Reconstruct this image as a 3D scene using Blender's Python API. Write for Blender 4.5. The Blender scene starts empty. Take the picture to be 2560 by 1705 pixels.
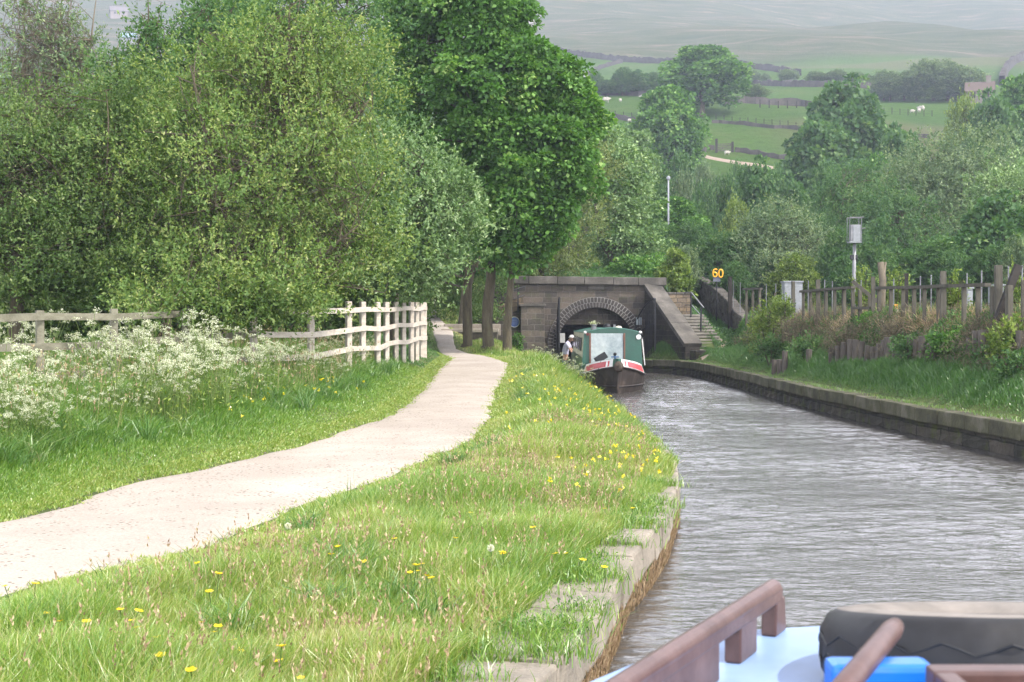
import bpy, bmesh, math, random
import numpy as np
from mathutils import Vector, Matrix
random.seed(7)
rng = np.random.default_rng(7)
R = math.radians
sc = bpy.context.scene
col = sc.collection

# ------------------------------------------------------------------ camera, sky, sun, exposure
F, H, CX, HY = 3500.0, 2.2, 1280.0, 800.0       # focal length in photo pixels, eye height, horizon row
cam = bpy.data.cameras.new("camera"); camo = bpy.data.objects.new("camera", cam); col.objects.link(camo)
camo.location = (0, 0, H); camo.rotation_euler = (R(90), 0, 0)
cam.sensor_width = 36; cam.lens = F / 2560 * 36; cam.shift_y = -(852.5 - HY) / 2560
cam.clip_start = 0.05; cam.clip_end = 6000
cam.dof.use_dof = True; cam.dof.focus_distance = 22; cam.dof.aperture_fstop = 13
sc.camera = camo

SUN_EL, SUN_AZ = R(52), R(122)      # azimuth clockwise from +Y: to the right of and a little behind the camera
world = bpy.data.worlds.new("World"); sc.world = world; world.use_nodes = True
wn = world.node_tree.nodes; wl = world.node_tree.links
sky = wn.new("ShaderNodeTexSky"); sky.sky_type = 'NISHITA'; sky.sun_disc = False
sky.sun_elevation = SUN_EL; sky.sun_rotation = SUN_AZ; sky.dust_density = 6.0; sky.air_density = 1.2
sky.ozone_density = 1.0; sky.altitude = 200
bg = wn["Background"]; bg.inputs[1].default_value = 0.11
veil = wn.new("ShaderNodeMix"); veil.data_type = 'RGBA'; gtc = wn.new("ShaderNodeTexCoord"); gsp = wn.new("ShaderNodeSeparateXYZ"); wl.new(gtc.outputs['Generated'], gsp.inputs[0])
gmr = wn.new("ShaderNodeMapRange"); gmr.inputs[1].default_value = .30; gmr.inputs[2].default_value = .72; gmr.inputs[3].default_value = .80; gmr.inputs[4].default_value = .02
wl.new(gsp.outputs[2], gmr.inputs[0]); wl.new(gmr.outputs[0], veil.inputs[0])      # white haze over the blue, added low down to brighten the water
veil.inputs[7].default_value = (44.0, 44.0, 47.0, 1); wl.new(sky.outputs[0], veil.inputs[6]); wl.new(veil.outputs[2], bg.inputs[0])
sl = bpy.data.lights.new("sun", 'SUN'); sl.energy = 4.8; sl.angle = R(0.8); sl.color = (1.0, 0.95, 0.86)
so = bpy.data.objects.new("sun", sl); col.objects.link(so)
sdir = Vector((math.sin(SUN_AZ) * math.cos(SUN_EL), math.cos(SUN_AZ) * math.cos(SUN_EL), math.sin(SUN_EL)))
so.rotation_euler = sdir.to_track_quat('Z', 'Y').to_euler(); so.location = (60, -60, 100)
sc.view_settings.view_transform = 'Standard'; sc.view_settings.look = 'None'
sc.view_settings.exposure = 0.32; sc.view_settings.gamma = 1
cy = sc.cycles
cy.max_bounces = 6; cy.diffuse_bounces = 3; cy.glossy_bounces = 3; cy.transmission_bounces = 4
cy.volume_bounces = 1; cy.transparent_max_bounces = 8; cy.use_denoising = True
cy.caustics_reflective = False; cy.caustics_refractive = False

# ------------------------------------------------------------------ helpers
def tag(o, label=None, cat=None, group=None, kind=None):
    if label: o['label'] = label
    if cat: o['category'] = cat
    if group: o['group'] = group
    if kind: o['kind'] = kind
    return o

def empty(name, loc, label=None, cat=None, group=None):
    o = bpy.data.objects.new(name, None); o.empty_display_size = .2
    o.location = loc; col.objects.link(o)
    return tag(o, label, cat, group)

def wloc(o):
    v = Vector((0, 0, 0))
    while o is not None:
        v += o.location; o = o.parent
    return v

def copy_tree(o, parent=None):
    c = o.copy(); col.objects.link(c); c.parent = parent
    for ch in list(o.children):
        copy_tree(ch, c)
    return c

def link_mesh(name, verts, faces, mats, parent=None, smooth=False, mi=None, attr=None):
    """verts in world coordinates; stored relative to the parent chain (translations only)"""
    v = np.asarray(verts, dtype=np.float64).reshape(-1, 3)
    base = wloc(parent) if parent is not None else Vector((0, 0, 0))
    v = v - np.array(base)
    me = bpy.data.meshes.new(name)
    if isinstance(faces, np.ndarray):
        n, k = faces.shape
        me.vertices.add(len(v)); me.vertices.foreach_set("co", v.astype(np.float32).ravel())
        me.loops.add(n * k); me.loops.foreach_set("vertex_index", faces.astype(np.int32).ravel())
        me.polygons.add(n); me.polygons.foreach_set("loop_start", (np.arange(n) * k).astype(np.int32))
        me.update(calc_edges=True)
    else:
        me.from_pydata([tuple(p) for p in v], [], faces); me.update()
    for m in (mats if isinstance(mats, (list, tuple)) else [mats]):
        me.materials.append(m)
    if mi is not None: me.polygons.foreach_set("material_index", np.asarray(mi, dtype=np.int32))
    if smooth: me.polygons.foreach_set("use_smooth", np.ones(len(me.polygons), dtype=bool))
    if attr is not None:
        for an, av in attr.items():
            a = me.attributes.new(an, 'FLOAT', 'POINT'); a.data.foreach_set("value", np.asarray(av, dtype=np.float32))
    o = bpy.data.objects.new(name, me); col.objects.link(o)
    if parent is not None: o.parent = parent
    return o

class MB:
    def __init__(s): s.v = []; s.f = []; s.m = []; s.cm = 0
    def add(s, vs, fs):
        b = len(s.v); s.v += [tuple(p) for p in vs]
        s.f += [tuple(b + i for i in f) for f in fs]; s.m += [s.cm] * len(fs)
        return s
    def box(s, c, size, rz=0.0, mat=None, taper=1.0, jit=0.0):
        hx, hy, hz = size[0] / 2, size[1] / 2, size[2] / 2
        M = mat if mat is not None else Matrix.Rotation(rz, 3, 'Z')
        vs = []
        for z in (-1, 1):
            t = taper if z > 0 else 1.0
            for x, y in ((-1, -1), (1, -1), (1, 1), (-1, 1)):
                p = Vector((x * hx * t, y * hy * t, z * hz))
                if jit: p += Vector([random.uniform(-jit, jit) for _ in range(3)])
                vs.append(Vector(c) + M @ p)
        return s.add(vs, [(3, 2, 1, 0), (4, 5, 6, 7), (0, 1, 5, 4), (1, 2, 6, 5), (2, 3, 7, 6), (3, 0, 4, 7)])
    def bbox(s, c, size, rz=0.0, mat=None, b=.01):
        """box with chamfered edges"""
        bm = bmesh.new(); bmesh.ops.create_cube(bm, size=1.0)
        for v in bm.verts: v.co = Vector((v.co.x * size[0], v.co.y * size[1], v.co.z * size[2]))
        bmesh.ops.bevel(bm, geom=bm.edges[:], offset=b, segments=2, affect='EDGES', profile=.6)
        M = mat if mat is not None else Matrix.Rotation(rz, 3, 'Z')
        bm.verts.index_update()
        vs = [Vector(c) + M @ v.co for v in bm.verts]; fs = [[v.index for v in f.verts] for f in bm.faces]
        bm.free(); return s.add(vs, fs)
    def tube(s, pts, r, n=8, cap=True):
        pts = [Vector(p) for p in pts]
        rs = r if isinstance(r, (list, tuple)) else [r] * len(pts)
        b = len(s.v); up = None
        for i, p in enumerate(pts):
            d = (pts[min(i + 1, len(pts) - 1)] - pts[max(i - 1, 0)])
            if d.length < 1e-9: d = Vector((0, 0, 1))
            d.normalize()
            if up is None: up = Vector((1, 0, 0)) if abs(d.x) < .9 else Vector((0, 1, 0))
            a = (up - d * up.dot(d))
            if a.length < 1e-6: a = d.orthogonal()
            a.normalize(); c = d.cross(a); up = a
            for k in range(n):
                t = 2 * math.pi * k / n
                s.v.append(tuple(p + (a * math.cos(t) + c * math.sin(t)) * rs[i]))
        for i in range(len(pts) - 1):
            for k in range(n):
                k2 = (k + 1) % n
                s.f.append((b + i * n + k, b + i * n + k2, b + (i + 1) * n + k2, b + (i + 1) * n + k)); s.m.append(s.cm)
        if cap:
            s.f.append(tuple(b + k for k in reversed(range(n)))); s.m.append(s.cm)
            e = b + (len(pts) - 1) * n; s.f.append(tuple(e + k for k in range(n))); s.m.append(s.cm)
        return s
    def beam(s, a, b, w, h, roll=0):
        a, b = Vector(a), Vector(b); d = (b - a); L = d.length; d.normalize()
        side = d.cross(Vector((0, 0, 1)))
        if side.length < 1e-5: side = Vector((1, 0, 0))
        side.normalize(); upv = side.cross(d)
        M = Matrix((side, d, upv)).transposed()
        return s.box((a + b) / 2, (w, L, h), mat=M)
    def lathe(s, prof, c, n=16, mat=None):
        M = mat if mat is not None else Matrix.Identity(3)
        b = len(s.v)
        for r, z in prof:
            for k in range(n):
                t = 2 * math.pi * k / n
                s.v.append(tuple(Vector(c) + M @ Vector((r * math.cos(t), r * math.sin(t), z))))
        for i in range(len(prof) - 1):
            for k in range(n):
                k2 = (k + 1) % n
                s.f.append((b + i * n + k, b + i * n + k2, b + (i + 1) * n + k2, b + (i + 1) * n + k)); s.m.append(s.cm)
        return s
    def build(s, name, mats, parent=None, smooth=False):
        return link_mesh(name, s.v, s.f, mats, parent, smooth, mi=s.m)

def sm(a, b, x):
    t = np.clip((np.asarray(x, float) - a) / (b - a), 0, 1); return t * t * (3 - 2 * t)

def P(px, py, d): return Vector(((px - CX) / F * d, d, H + (HY - py) / F * d))

# ------------------------------------------------------------------ materials
def newmat(name):
    m = bpy.data.materials.new(name); m.use_nodes = True
    return m, m.node_tree.nodes, m.node_tree.links, m.node_tree.nodes["Principled BSDF"]

def ramp(n, stops):
    r = n.new("ShaderNodeValToRGB"); e = r.color_ramp.elements
    e[0].position, e[0].color = stops[0][0], (*stops[0][1], 1)
    e[1].position, e[1].color = stops[-1][0], (*stops[-1][1], 1)
    for p, c in stops[1:-1]:
        x = e.new(p); x.color = (*c, 1)
    return r

def noise(n, l, vec, scale, detail=5, rough=.6, dist=0.0):
    t = n.new("ShaderNodeTexNoise"); t.inputs['Scale'].default_value = scale
    t.inputs['Detail'].default_value = detail; t.inputs['Roughness'].default_value = rough
    t.inputs['Distortion'].default_value = dist
    if vec is not None: l.new(vec, t.inputs['Vector'])
    return t

def mapping(n, l, vec, sc_):
    mp = n.new("ShaderNodeMapping"); mp.inputs['Scale'].default_value = sc_; l.new(vec, mp.inputs['Vector'])
    return mp.outputs[0]

def mix(n, l, fac, a, b, mode='MIX'):
    m = n.new("ShaderNodeMix"); m.data_type = 'RGBA'; m.blend_type = mode
    if isinstance(fac, (int, float)): m.inputs[0].default_value = fac
    else: l.new(fac, m.inputs[0])
    for i, c in ((6, a), (7, b)):
        if isinstance(c, tuple): m.inputs[i].default_value = (*c, 1)
        else: l.new(c, m.inputs[i])
    return m.outputs[2]

def simple(name, stops, scale=3, rough=.8, bump=.2, bdist=.01, detail=6, stretch=(1, 1, 1), fine=30, spec=.3, metal=0):
    m, n, l, p = newmat(name)
    tc = n.new("ShaderNodeTexCoord"); v = mapping(n, l, tc.outputs['Object'], stretch)
    t = noise(n, l, v, scale, detail); r = ramp(n, stops); l.new(t.outputs[0], r.inputs[0])
    t2 = noise(n, l, v, fine, 4); mm = n.new("ShaderNodeMapRange")
    mm.inputs[3].default_value = .7; mm.inputs[4].default_value = 1.3; l.new(t2.outputs[0], mm.inputs[0])
    c = mix(n, l, 1.0, r.outputs[0], mm.outputs[0], 'MULTIPLY')
    l.new(c, p.inputs['Base Color']); p.inputs['Roughness'].default_value = rough
    p.inputs['Specular IOR Level'].default_value = spec; p.inputs['Metallic'].default_value = metal
    b = n.new("ShaderNodeBump"); b.inputs['Strength'].default_value = bump; b.inputs['Distance'].default_value = bdist
    l.new(t2.outputs[0], b.inputs['Height']); l.new(b.outputs[0], p.inputs['Normal'])
    return m

def paint(name, c, rough=.35, var=.15, spec=.5, metal=0):
    d = tuple(x * (1 - var) for x in c); u = tuple(min(1, x * (1 + var)) for x in c)
    return simple(name, [(.3, d), (.7, u)], 2.5, rough, .05, .002, spec=spec, metal=metal, fine=18)

def leafmat(name, stops, trans=.38, gloss=.025, rough=.55, gain=1.6):
    stops = [(p, tuple(min(.8, c * gain) for c in cc)) for p, cc in stops]
    m, n, l, p = newmat(name); n.remove(p)
    out = n["Material Output"]
    a = n.new("ShaderNodeAttribute"); a.attribute_name = "var"
    r = ramp(n, stops); l.new(a.outputs['Fac'], r.inputs[0])
    df = n.new("ShaderNodeBsdfDiffuse"); tr = n.new("ShaderNodeBsdfTranslucent"); gl = n.new("ShaderNodeBsdfGlossy")
    gl.inputs['Roughness'].default_value = rough
    l.new(r.outputs[0], df.inputs[0])
    tc = mix(n, l, 1.0, r.outputs[0], (1.15, 1.2, .55), 'MULTIPLY'); l.new(tc, tr.inputs[0])
    m1 = n.new("ShaderNodeMixShader"); m1.inputs[0].default_value = trans
    l.new(df.outputs[0], m1.inputs[1]); l.new(tr.outputs[0], m1.inputs[2])
    m2 = n.new("ShaderNodeMixShader"); m2.inputs[0].default_value = gloss
    l.new(m1.outputs[0], m2.inputs[1]); l.new(gl.outputs[0], m2.inputs[2])
    l.new(m2.outputs[0], out.inputs[0])
    return m

def stonemat(name, c1, c2, mortar, bw=.5, bh=.25, msize=.02, vertical=True, bump=.6, moss=0.0, soot=(.02, .02, .022)):
    m, n, l, p = newmat(name)
    tc = n.new("ShaderNodeTexCoord"); sp = n.new("ShaderNodeSeparateXYZ"); l.new(tc.outputs['Object'], sp.inputs[0])
    ad = n.new("ShaderNodeMath"); ad.operation = 'MULTIPLY_ADD'; ad.inputs[1].default_value = .93
    l.new(sp.outputs[1], ad.inputs[0]); l.new(sp.outputs[0], ad.inputs[2])
    cb = n.new("ShaderNodeCombineXYZ"); l.new(ad.outputs[0], cb.inputs[0]); l.new(sp.outputs[2], cb.inputs[1])
    wob = noise(n, l, cb.outputs[0], 1.7, 3); vm = n.new("ShaderNodeVectorMath"); vm.operation = 'MULTIPLY_ADD'
    vm.inputs[1].default_value = (.1, .1, 0); l.new(wob.outputs[1], vm.inputs[0]); l.new(cb.outputs[0], vm.inputs[2])
    br = n.new("ShaderNodeTexBrick"); l.new(vm.outputs[0], br.inputs['Vector'])
    br.inputs['Scale'].default_value = 1; br.inputs['Brick Width'].default_value = bw; br.inputs['Row Height'].default_value = bh
    br.inputs['Mortar Size'].default_value = msize; br.inputs['Mortar Smooth'].default_value = .4
    br.inputs['Color1'].default_value = (*c1, 1); br.inputs['Color2'].default_value = (*c2, 1); br.inputs['Mortar'].default_value = (*mortar, 1)
    br.offset = .5; br.squash = .75; br.squash_frequency = 3
    st = noise(n, l, tc.outputs['Object'], .9, 6, .65); rr = ramp(n, [(.35, (0, 0, 0)), (.65, (1, 1, 1))]); l.new(st.outputs[0], rr.inputs[0])
    f1 = n.new("ShaderNodeMath"); f1.operation = 'MULTIPLY'; f1.inputs[1].default_value = .55; l.new(rr.outputs[0], f1.inputs[0])
    c = mix(n, l, f1.outputs[0], br.outputs[0], soot)
    fn = noise(n, l, tc.outputs['Object'], 14, 6, .7); mr = n.new("ShaderNodeMapRange"); mr.inputs[3].default_value = .5; mr.inputs[4].default_value = 1.5
    l.new(fn.outputs[0], mr.inputs[0]); c = mix(n, l, 1.0, c, mr.outputs[0], 'MULTIPLY')
    if moss:
        ms = noise(n, l, tc.outputs['Object'], 2.3, 5, .7); rm = ramp(n, [(.5, (0, 0, 0)), (.68, (1, 1, 1))]); l.new(ms.outputs[0], rm.inputs[0])
        f2 = n.new("ShaderNodeMath"); f2.operation = 'MULTIPLY'; f2.inputs[1].default_value = moss; l.new(rm.outputs[0], f2.inputs[0])
        c = mix(n, l, f2.outputs[0], c, (.07, .09, .02))
    l.new(c, p.inputs['Base Color']); p.inputs['Roughness'].default_value = .9; p.inputs['Specular IOR Level'].default_value = .2
    hm = n.new("ShaderNodeMath"); hm.operation = 'SUBTRACT'; l.new(fn.outputs[0], hm.inputs[0]); l.new(br.outputs['Fac'], hm.inputs[1])
    b = n.new("ShaderNodeBump"); b.inputs['Strength'].default_value = bump; b.inputs['Distance'].default_value = .03
    l.new(hm.outputs[0], b.inputs['Height']); l.new(b.outputs[0], p.inputs['Normal'])
    return m

MAT = {}
MAT['path'] = None
def make_path_mat():
    m, n, l, p = newmat("path_gravel")
    tc = n.new("ShaderNodeTexCoord"); o = tc.outputs['Object']
    big = noise(n, l, o, .7, 4); r = ramp(n, [(.3, (.32, .28, .24)), (.7, (.43, .38, .33))]); l.new(big.outputs[0], r.inputs[0])
    g = noise(n, l, o, 45, 5, .75); mr = n.new("ShaderNodeMapRange"); mr.inputs[3].default_value = .45; mr.inputs[4].default_value = 1.55; l.new(g.outputs[0], mr.inputs[0])
    c = mix(n, l, 1.0, r.outputs[0], mr.outputs[0], 'MULTIPLY')
    vo = n.new("ShaderNodeTexVoronoi"); vo.inputs['Scale'].default_value = 16; l.new(o, vo.inputs['Vector'])
    rv = ramp(n, [(.2, (1, 1, 1)), (.26, (0, 0, 0))]); l.new(vo.outputs['Distance'], rv.inputs[0])
    s2 = noise(n, l, o, 3, 3); rs = ramp(n, [(.46, (0, 0, 0)), (.54, (1, 1, 1))]); l.new(s2.outputs[0], rs.inputs[0])
    f = n.new("ShaderNodeMath"); f.operation = 'MULTIPLY'; l.new(rv.outputs[0], f.inputs[0]); l.new(rs.outputs[0], f.inputs[1])
    c = mix(n, l, f.outputs[0], c, (.13, .11, .09))
    l.new(c, p.inputs['Base Color']); p.inputs['Roughness'].default_value = .95; p.inputs['Specular IOR Level'].default_value = .15
    b = n.new("ShaderNodeBump"); b.inputs['Strength'].default_value = .7; b.inputs['Distance'].default_value = .012
    l.new(g.outputs[0], b.inputs['Height']); l.new(b.outputs[0], p.inputs['Normal'])
    return m
MAT['path'] = make_path_mat()
MAT['soil'] = simple("grassy_soil", [(.3, (.045, .06, .018)), (.5, (.07, .10, .025)), (.7, (.12, .13, .045))], 1.6, .95, .8, .03, fine=25)
MAT['dirt'] = simple("worn_dirt", [(.3, (.24, .185, .14)), (.7, (.34, .27, .21))], 3, .95, .5, .02, fine=30)

def make_hill_mat():
    m, n, l, p = newmat("hill_pasture")
    g = n.new("ShaderNodeNewGeometry"); o = g.outputs['Position']
    st = mapping(n, l, o, (.03, .10, .15))
    t = noise(n, l, st, 1, 9, .68)
    moor = ramp(n, [(.36, (.065, .09, .042)), (.5, (.098, .115, .058)), (.58, (.135, .128, .08)), (.68, (.24, .195, .135))]); l.new(t.outputs[0], moor.inputs[0])
    t2 = noise(n, l, mapping(n, l, o, (.006, .011, .02)), 1, 7, .6)
    hm = ramp(n, [(.5, (0, 0, 0)), (.6, (1, 1, 1))]); l.new(t2.outputs[0], hm.inputs[0])
    a2 = n.new("ShaderNodeAttribute"); a2.attribute_name = "high"
    fm = n.new("ShaderNodeMath"); fm.operation = 'MULTIPLY'; l.new(hm.outputs[0], fm.inputs[0]); l.new(a2.outputs['Fac'], fm.inputs[1])
    moorc = mix(n, l, fm.outputs[0], moor.outputs[0], (.10, .075, .075))
    t3 = noise(n, l, mapping(n, l, o, (.05, .05, .05)), 1, 8, .7)
    fld = ramp(n, [(.3, (.065, .135, .03)), (.55, (.085, .16, .035)), (.75, (.13, .165, .055))]); l.new(t3.outputs[0], fld.inputs[0])
    ru = n.new("ShaderNodeAttribute"); ru.attribute_name = "rush"
    fldc = mix(n, l, ru.outputs['Fac'], fld.outputs[0], (.15, .15, .075))
    a1 = n.new("ShaderNodeAttribute"); a1.attribute_name = "moor"
    c = mix(n, l, a1.outputs['Fac'], fldc, moorc)
    ft = noise(n, l, o, .6, 6, .8); mr = n.new("ShaderNodeMapRange"); mr.inputs[3].default_value = .6; mr.inputs[4].default_value = 1.4; l.new(ft.outputs[0], mr.inputs[0])
    c = mix(n, l, 1.0, c, mr.outputs[0], 'MULTIPLY')
    a3 = n.new("ShaderNodeAttribute"); a3.attribute_name = "scrub"
    c = mix(n, l, a3.outputs['Fac'], c, (.055, .06, .03))
    l.new(c, p.inputs['Base Color']); p.inputs['Roughness'].default_value = 1; p.inputs['Specular IOR Level'].default_value = .05
    b = n.new("ShaderNodeBump"); b.inputs['Strength'].default_value = 1; b.inputs['Distance'].default_value = 1.5
    l.new(ft.outputs[0], b.inputs['Height']); l.new(b.outputs[0], p.inputs['Normal'])
    return m
MAT['hill'] = make_hill_mat()

def make_water():
    m, n, l, p = newmat("canal_water")
    g = n.new("ShaderNodeNewGeometry"); o = g.outputs['Position']
    p.inputs['Base Color'].default_value = (.07, .066, .062, 1); p.inputs['Roughness'].default_value = .10
    p.inputs['IOR'].default_value = 1.45
    a = noise(n, l, mapping(n, l, o, (7, 16, 1)), 1.0, 3, .55, .4)
    b_ = noise(n, l, mapping(n, l, o, (.5, 1.2, 1)), 1.0, 2, .5, .2)
    md = n.new("ShaderNodeMath"); md.operation = 'MULTIPLY_ADD'; md.inputs[1].default_value = 1.6
    l.new(b_.outputs[0], md.inputs[0]); l.new(a.outputs[0], md.inputs[2])
    b = n.new("ShaderNodeBump"); b.inputs['Strength'].default_value = 1.0; b.inputs['Distance'].default_value = .012
    l.new(md.outputs[0], b.inputs['Height']); l.new(b.outputs[0], p.inputs['Normal'])
    return m
MAT['water'] = make_water()
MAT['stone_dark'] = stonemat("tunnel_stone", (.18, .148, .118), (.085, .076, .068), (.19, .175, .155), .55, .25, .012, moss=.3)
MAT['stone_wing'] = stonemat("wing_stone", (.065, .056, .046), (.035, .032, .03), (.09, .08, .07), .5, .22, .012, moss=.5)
MAT['stone_rear'] = stonemat("stair_stone", (.32, .24, .15), (.20, .16, .12), (.10, .09, .08), .4, .2, .015, moss=.2)
MAT['stone_bank'] = stonemat("bank_stone", (.09, .08, .065), (.05, .05, .04), (.03, .03, .025), .9, .3, .02, moss=.8)
MAT['stone_near'] = stonemat("near_bank_stone", (.20, .16, .10), (.14, .11, .07), (.06, .05, .04), .7, .3, .02, moss=.3)
MAT['coping'] = simple("coping_stone", [(.3, (.17, .155, .13)), (.5, (.25, .22, .18)), (.72, (.33, .29, .24))], 2.2, .92, .7, .015, fine=28)
MAT['coping_moss'] = simple('mossy_coping', [(.3, (.05, .048, .035)), (.5, (.085, .085, .05)), (.75, (.17, .155, .125))], 1.8, .95, .8, .02, fine=16)
MAT['coping_dark'] = simple("weathered_coping", [(.3, (.055, .052, .046)), (.55, (.115, .105, .092)), (.75, (.19, .175, .155))], 1.5, .92, .6, .02, fine=20)
MAT['brick_arch'] = simple("arch_block", [(.3, (.045, .04, .038)), (.7, (.085, .077, .07))], 3, .9, .5, .01, fine=20)
MAT['mortar'] = simple("mortar", [(.3, (.26, .25, .24)), (.7, (.36, .34, .32))], 4, .95, .3, .005)
MAT['dry_wall'] = simple("dry_stone", [(.3, (.06, .055, .05)), (.7, (.17, .15, .13))], 1.2, .95, 1.0, .06, fine=5)
MAT['far_wall'] = simple("field_wall", [(.3, (.04, .038, .036)), (.7, (.09, .08, .07))], .8, .95, 1.0, .1, fine=3)
MAT['wood_grey'] = simple("weathered_wood", [(.3, (.058, .054, .042)), (.7, (.12, .112, .088))], 2, .9, .5, .006, stretch=(6, 6, 1), fine=14)
MAT['wood_pale'] = simple("pale_fence_wood", [(.3, (.38, .33, .27)), (.7, (.55, .50, .43))], 2, .85, .4, .004, stretch=(2, 2, 6), fine=16)
MAT['wood_shaded'] = simple('shaded_rail_wood', [(.3, (.12, .115, .08)), (.7, (.22, .21, .155))], 2, .9, .4, .004, stretch=(2, 2, 6), fine=16)  # darker wood colour stands in for tree shade on the left fence
MAT['wood_dark'] = simple("dark_wood", [(.3, (.018, .016, .014)), (.7, (.045, .04, .034))], 2, .9, .5, .006, fine=14)
MAT['log'] = simple("log_wood", [(.3, (.075, .066, .055)), (.7, (.13, .115, .10))], 3, .95, .6, .008, stretch=(6, 6, 1), fine=16)
MAT['bark'] = simple("tree_bark", [(.3, (.045, .038, .026)), (.55, (.10, .085, .055)), (.75, (.12, .12, .065))], 2.5, .95, 1.0, .03, stretch=(3, 3, .7), fine=12)
MAT['bark_pale'] = simple("pale_bark", [(.3, (.10, .085, .06)), (.7, (.18, .155, .115))], 3, .95, .8, .02, stretch=(3, 3, .7), fine=12)
MAT['iron'] = simple("black_iron", [(.3, (.012, .013, .016)), (.7, (.03, .032, .036))], 5, .5, .2, .003)
MAT['iron_grey'] = simple("galvanised_steel", [(.3, (.15, .155, .165)), (.7, (.25, .255, .265))], 5, .5, .1, .003, metal=.3)
MAT['cabinet'] = simple("cabinet_paint", [(.3, (.20, .215, .23)), (.6, (.28, .295, .31)), (.8, (.16, .155, .14))], 2.2, .7, .2, .004, fine=12)
MAT['white'] = paint("white_paint", (.78, .78, .76), .5, .08)

# leaf colours (linear)
MAT['leaf_willow'] = leafmat("willow_leaves", [(0, (.038, .08, .016)), (.5, (.080, .135, .032)), (.85, (.165, .20, .055)), (1, (.28, .30, .15))], gain=1.6)
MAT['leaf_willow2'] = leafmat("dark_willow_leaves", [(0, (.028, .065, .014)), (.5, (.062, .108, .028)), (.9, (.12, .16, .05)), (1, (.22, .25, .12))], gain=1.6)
MAT['leaf_white'] = leafmat("whitebeam_leaves", [(0, (.035, .075, .025)), (.5, (.085, .145, .055)), (.8, (.17, .24, .11)), (1, (.40, .47, .30))], gain=1.7)
MAT['leaf_syc'] = leafmat("sycamore_leaves", [(0, (.018, .055, .009)), (.5, (.045, .11, .020)), (.85, (.10, .19, .040)), (1, (.26, .34, .13))], gain=1.75)
MAT['leaf_mid'] = leafmat("wood_leaves", [(0, (.018, .055, .018)), (.5, (.042, .095, .028)), (.9, (.085, .145, .045)), (1, (.18, .23, .10))], gain=1.65)
MAT['leaf_yel'] = leafmat("yellow_green_leaves", [(0, (.05, .09, .015)), (.5, (.10, .155, .03)), (1, (.24, .30, .07))], gain=1.4)
MAT['leaf_grey'] = leafmat("grey_green_leaves", [(0, (.04, .075, .036)), (.5, (.08, .125, .06)), (1, (.19, .23, .12))], gain=1.65)
MAT['leaf_brown'] = leafmat("heath_twigs", [(0, (.045, .038, .028)), (.5, (.09, .078, .052)), (1, (.17, .15, .095))], trans=.15)
MAT['leaf_haw'] = leafmat("hawthorn_leaves", [(0, (.04, .07, .02)), (.5, (.09, .12, .035)), (.9, (.16, .19, .07)), (1, (.45, .48, .33))])
MAT['grass'] = leafmat("grass_blades", [(0, (.05, .14, .018)), (.25, (.10, .24, .025)), (.5, (.20, .33, .04)), (.75, (.34, .40, .09)), (1, (.58, .50, .28))], trans=.35, gloss=.07, rough=.35, gain=1.0)
MAT['grass_cool'] = leafmat("cool_grass_blades", [(0, (.04, .12, .025)), (.5, (.08, .20, .035)), (.9, (.17, .27, .06)), (1, (.30, .30, .13))], trans=.3, gloss=.07, rough=.35, gain=1.0)
MAT['seed'] = leafmat("seed_heads", [(0, (.22, .14, .09)), (.5, (.38, .28, .17)), (1, (.56, .46, .30))], trans=.2, gain=1.0)
MAT['petal_w'] = leafmat("parsley_flowers", [(0, (.34, .38, .22)), (.5, (.56, .59, .44)), (1, (.74, .74, .66))], trans=.3, gloss=.02, gain=1.0)
MAT['petal_y'] = leafmat("buttercup_petals", [(0, (.75, .55, .01)), (1, (.85, .72, .02))], trans=.25, gloss=.08, rough=.3, gain=1.0)
MAT['stem'] = leafmat("plant_stems", [(0, (.08, .15, .03)), (1, (.20, .27, .08))], trans=.15, gain=1.0)

# ------------------------------------------------------------------ terrain functions
EX = np.array([[-8, -4.2], [0, -1.9], [5, -.5], [6.96, .099], [7.28, .196], [7.67, .329], [8.68, .553], [10.43, .834], [11.33, 1.072],
    [12.73, 1.378], [15.2, 1.78], [18.0, 2.08], [21.1, 2.14], [25.8, 2.17], [31.5, 2.14], [40, 1.98], [50, 1.82], [56, 1.8], [61, 1.98], [61.7, 2.0]])
RX = np.array([[-8, 9.8], [22, 8.1], [27, 7.7], [31, 7.5], [37, 7.3], [46, 7.3], [53, 7.15], [55.5, 7.0], [57.2, 6.5], [58.2, 5.6], [58.8, 5.3], [61.7, 5.3]])
ex = lambda d: np.interp(d, EX[:, 0], EX[:, 1])
rx = lambda d: np.interp(d, RX[:, 0], RX[:, 1])
zp = lambda d: np.interp(d, [0, 12.5, 15, 19.4, 27.4, 35.3, 39, 43, 48, 56, 61.7], [.42, .45, .5, .6, .8, .95, 1.05, 1.15, 1.8, 2.4, 3.7])
zs = lambda d: np.interp(d, [0, 12.5, 15, 19.4, 27.4, 35.3, 39, 43, 45, 52, 60], [.42, .45, .5, .6, .8, .95, 1.05, 1.15, 1.4, 1.35, 1.0])
def onpath(px, py):
    lo, hi = 2.0, 43.0
    for _ in range(50):
        m = (lo + hi) / 2
        y = HY + (H - float(zp(m))) * F / m
        if y > py: lo = m
        else: hi = m
    return ((px - CX) / F * lo, lo)
PLpx = [(0, 1300), (130, 1267), (283, 1213), (522, 1164), (696, 1126), (761, 1104), (870, 1071), (979, 1033), (1044, 979), (1087, 924), (1122, 897)]
PRpx = [(0, 1522), (217, 1446), (544, 1370), (816, 1256), (1033, 1180), (1142, 1126), (1218, 1088), (1240, 1033), (1250, 979), (1277, 935), (1280, 908), (1218, 890)]
PL = sorted([onpath(*p)[::-1] for p in PLpx]); PR = sorted([onpath(*p)[::-1] for p in PRpx])
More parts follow.
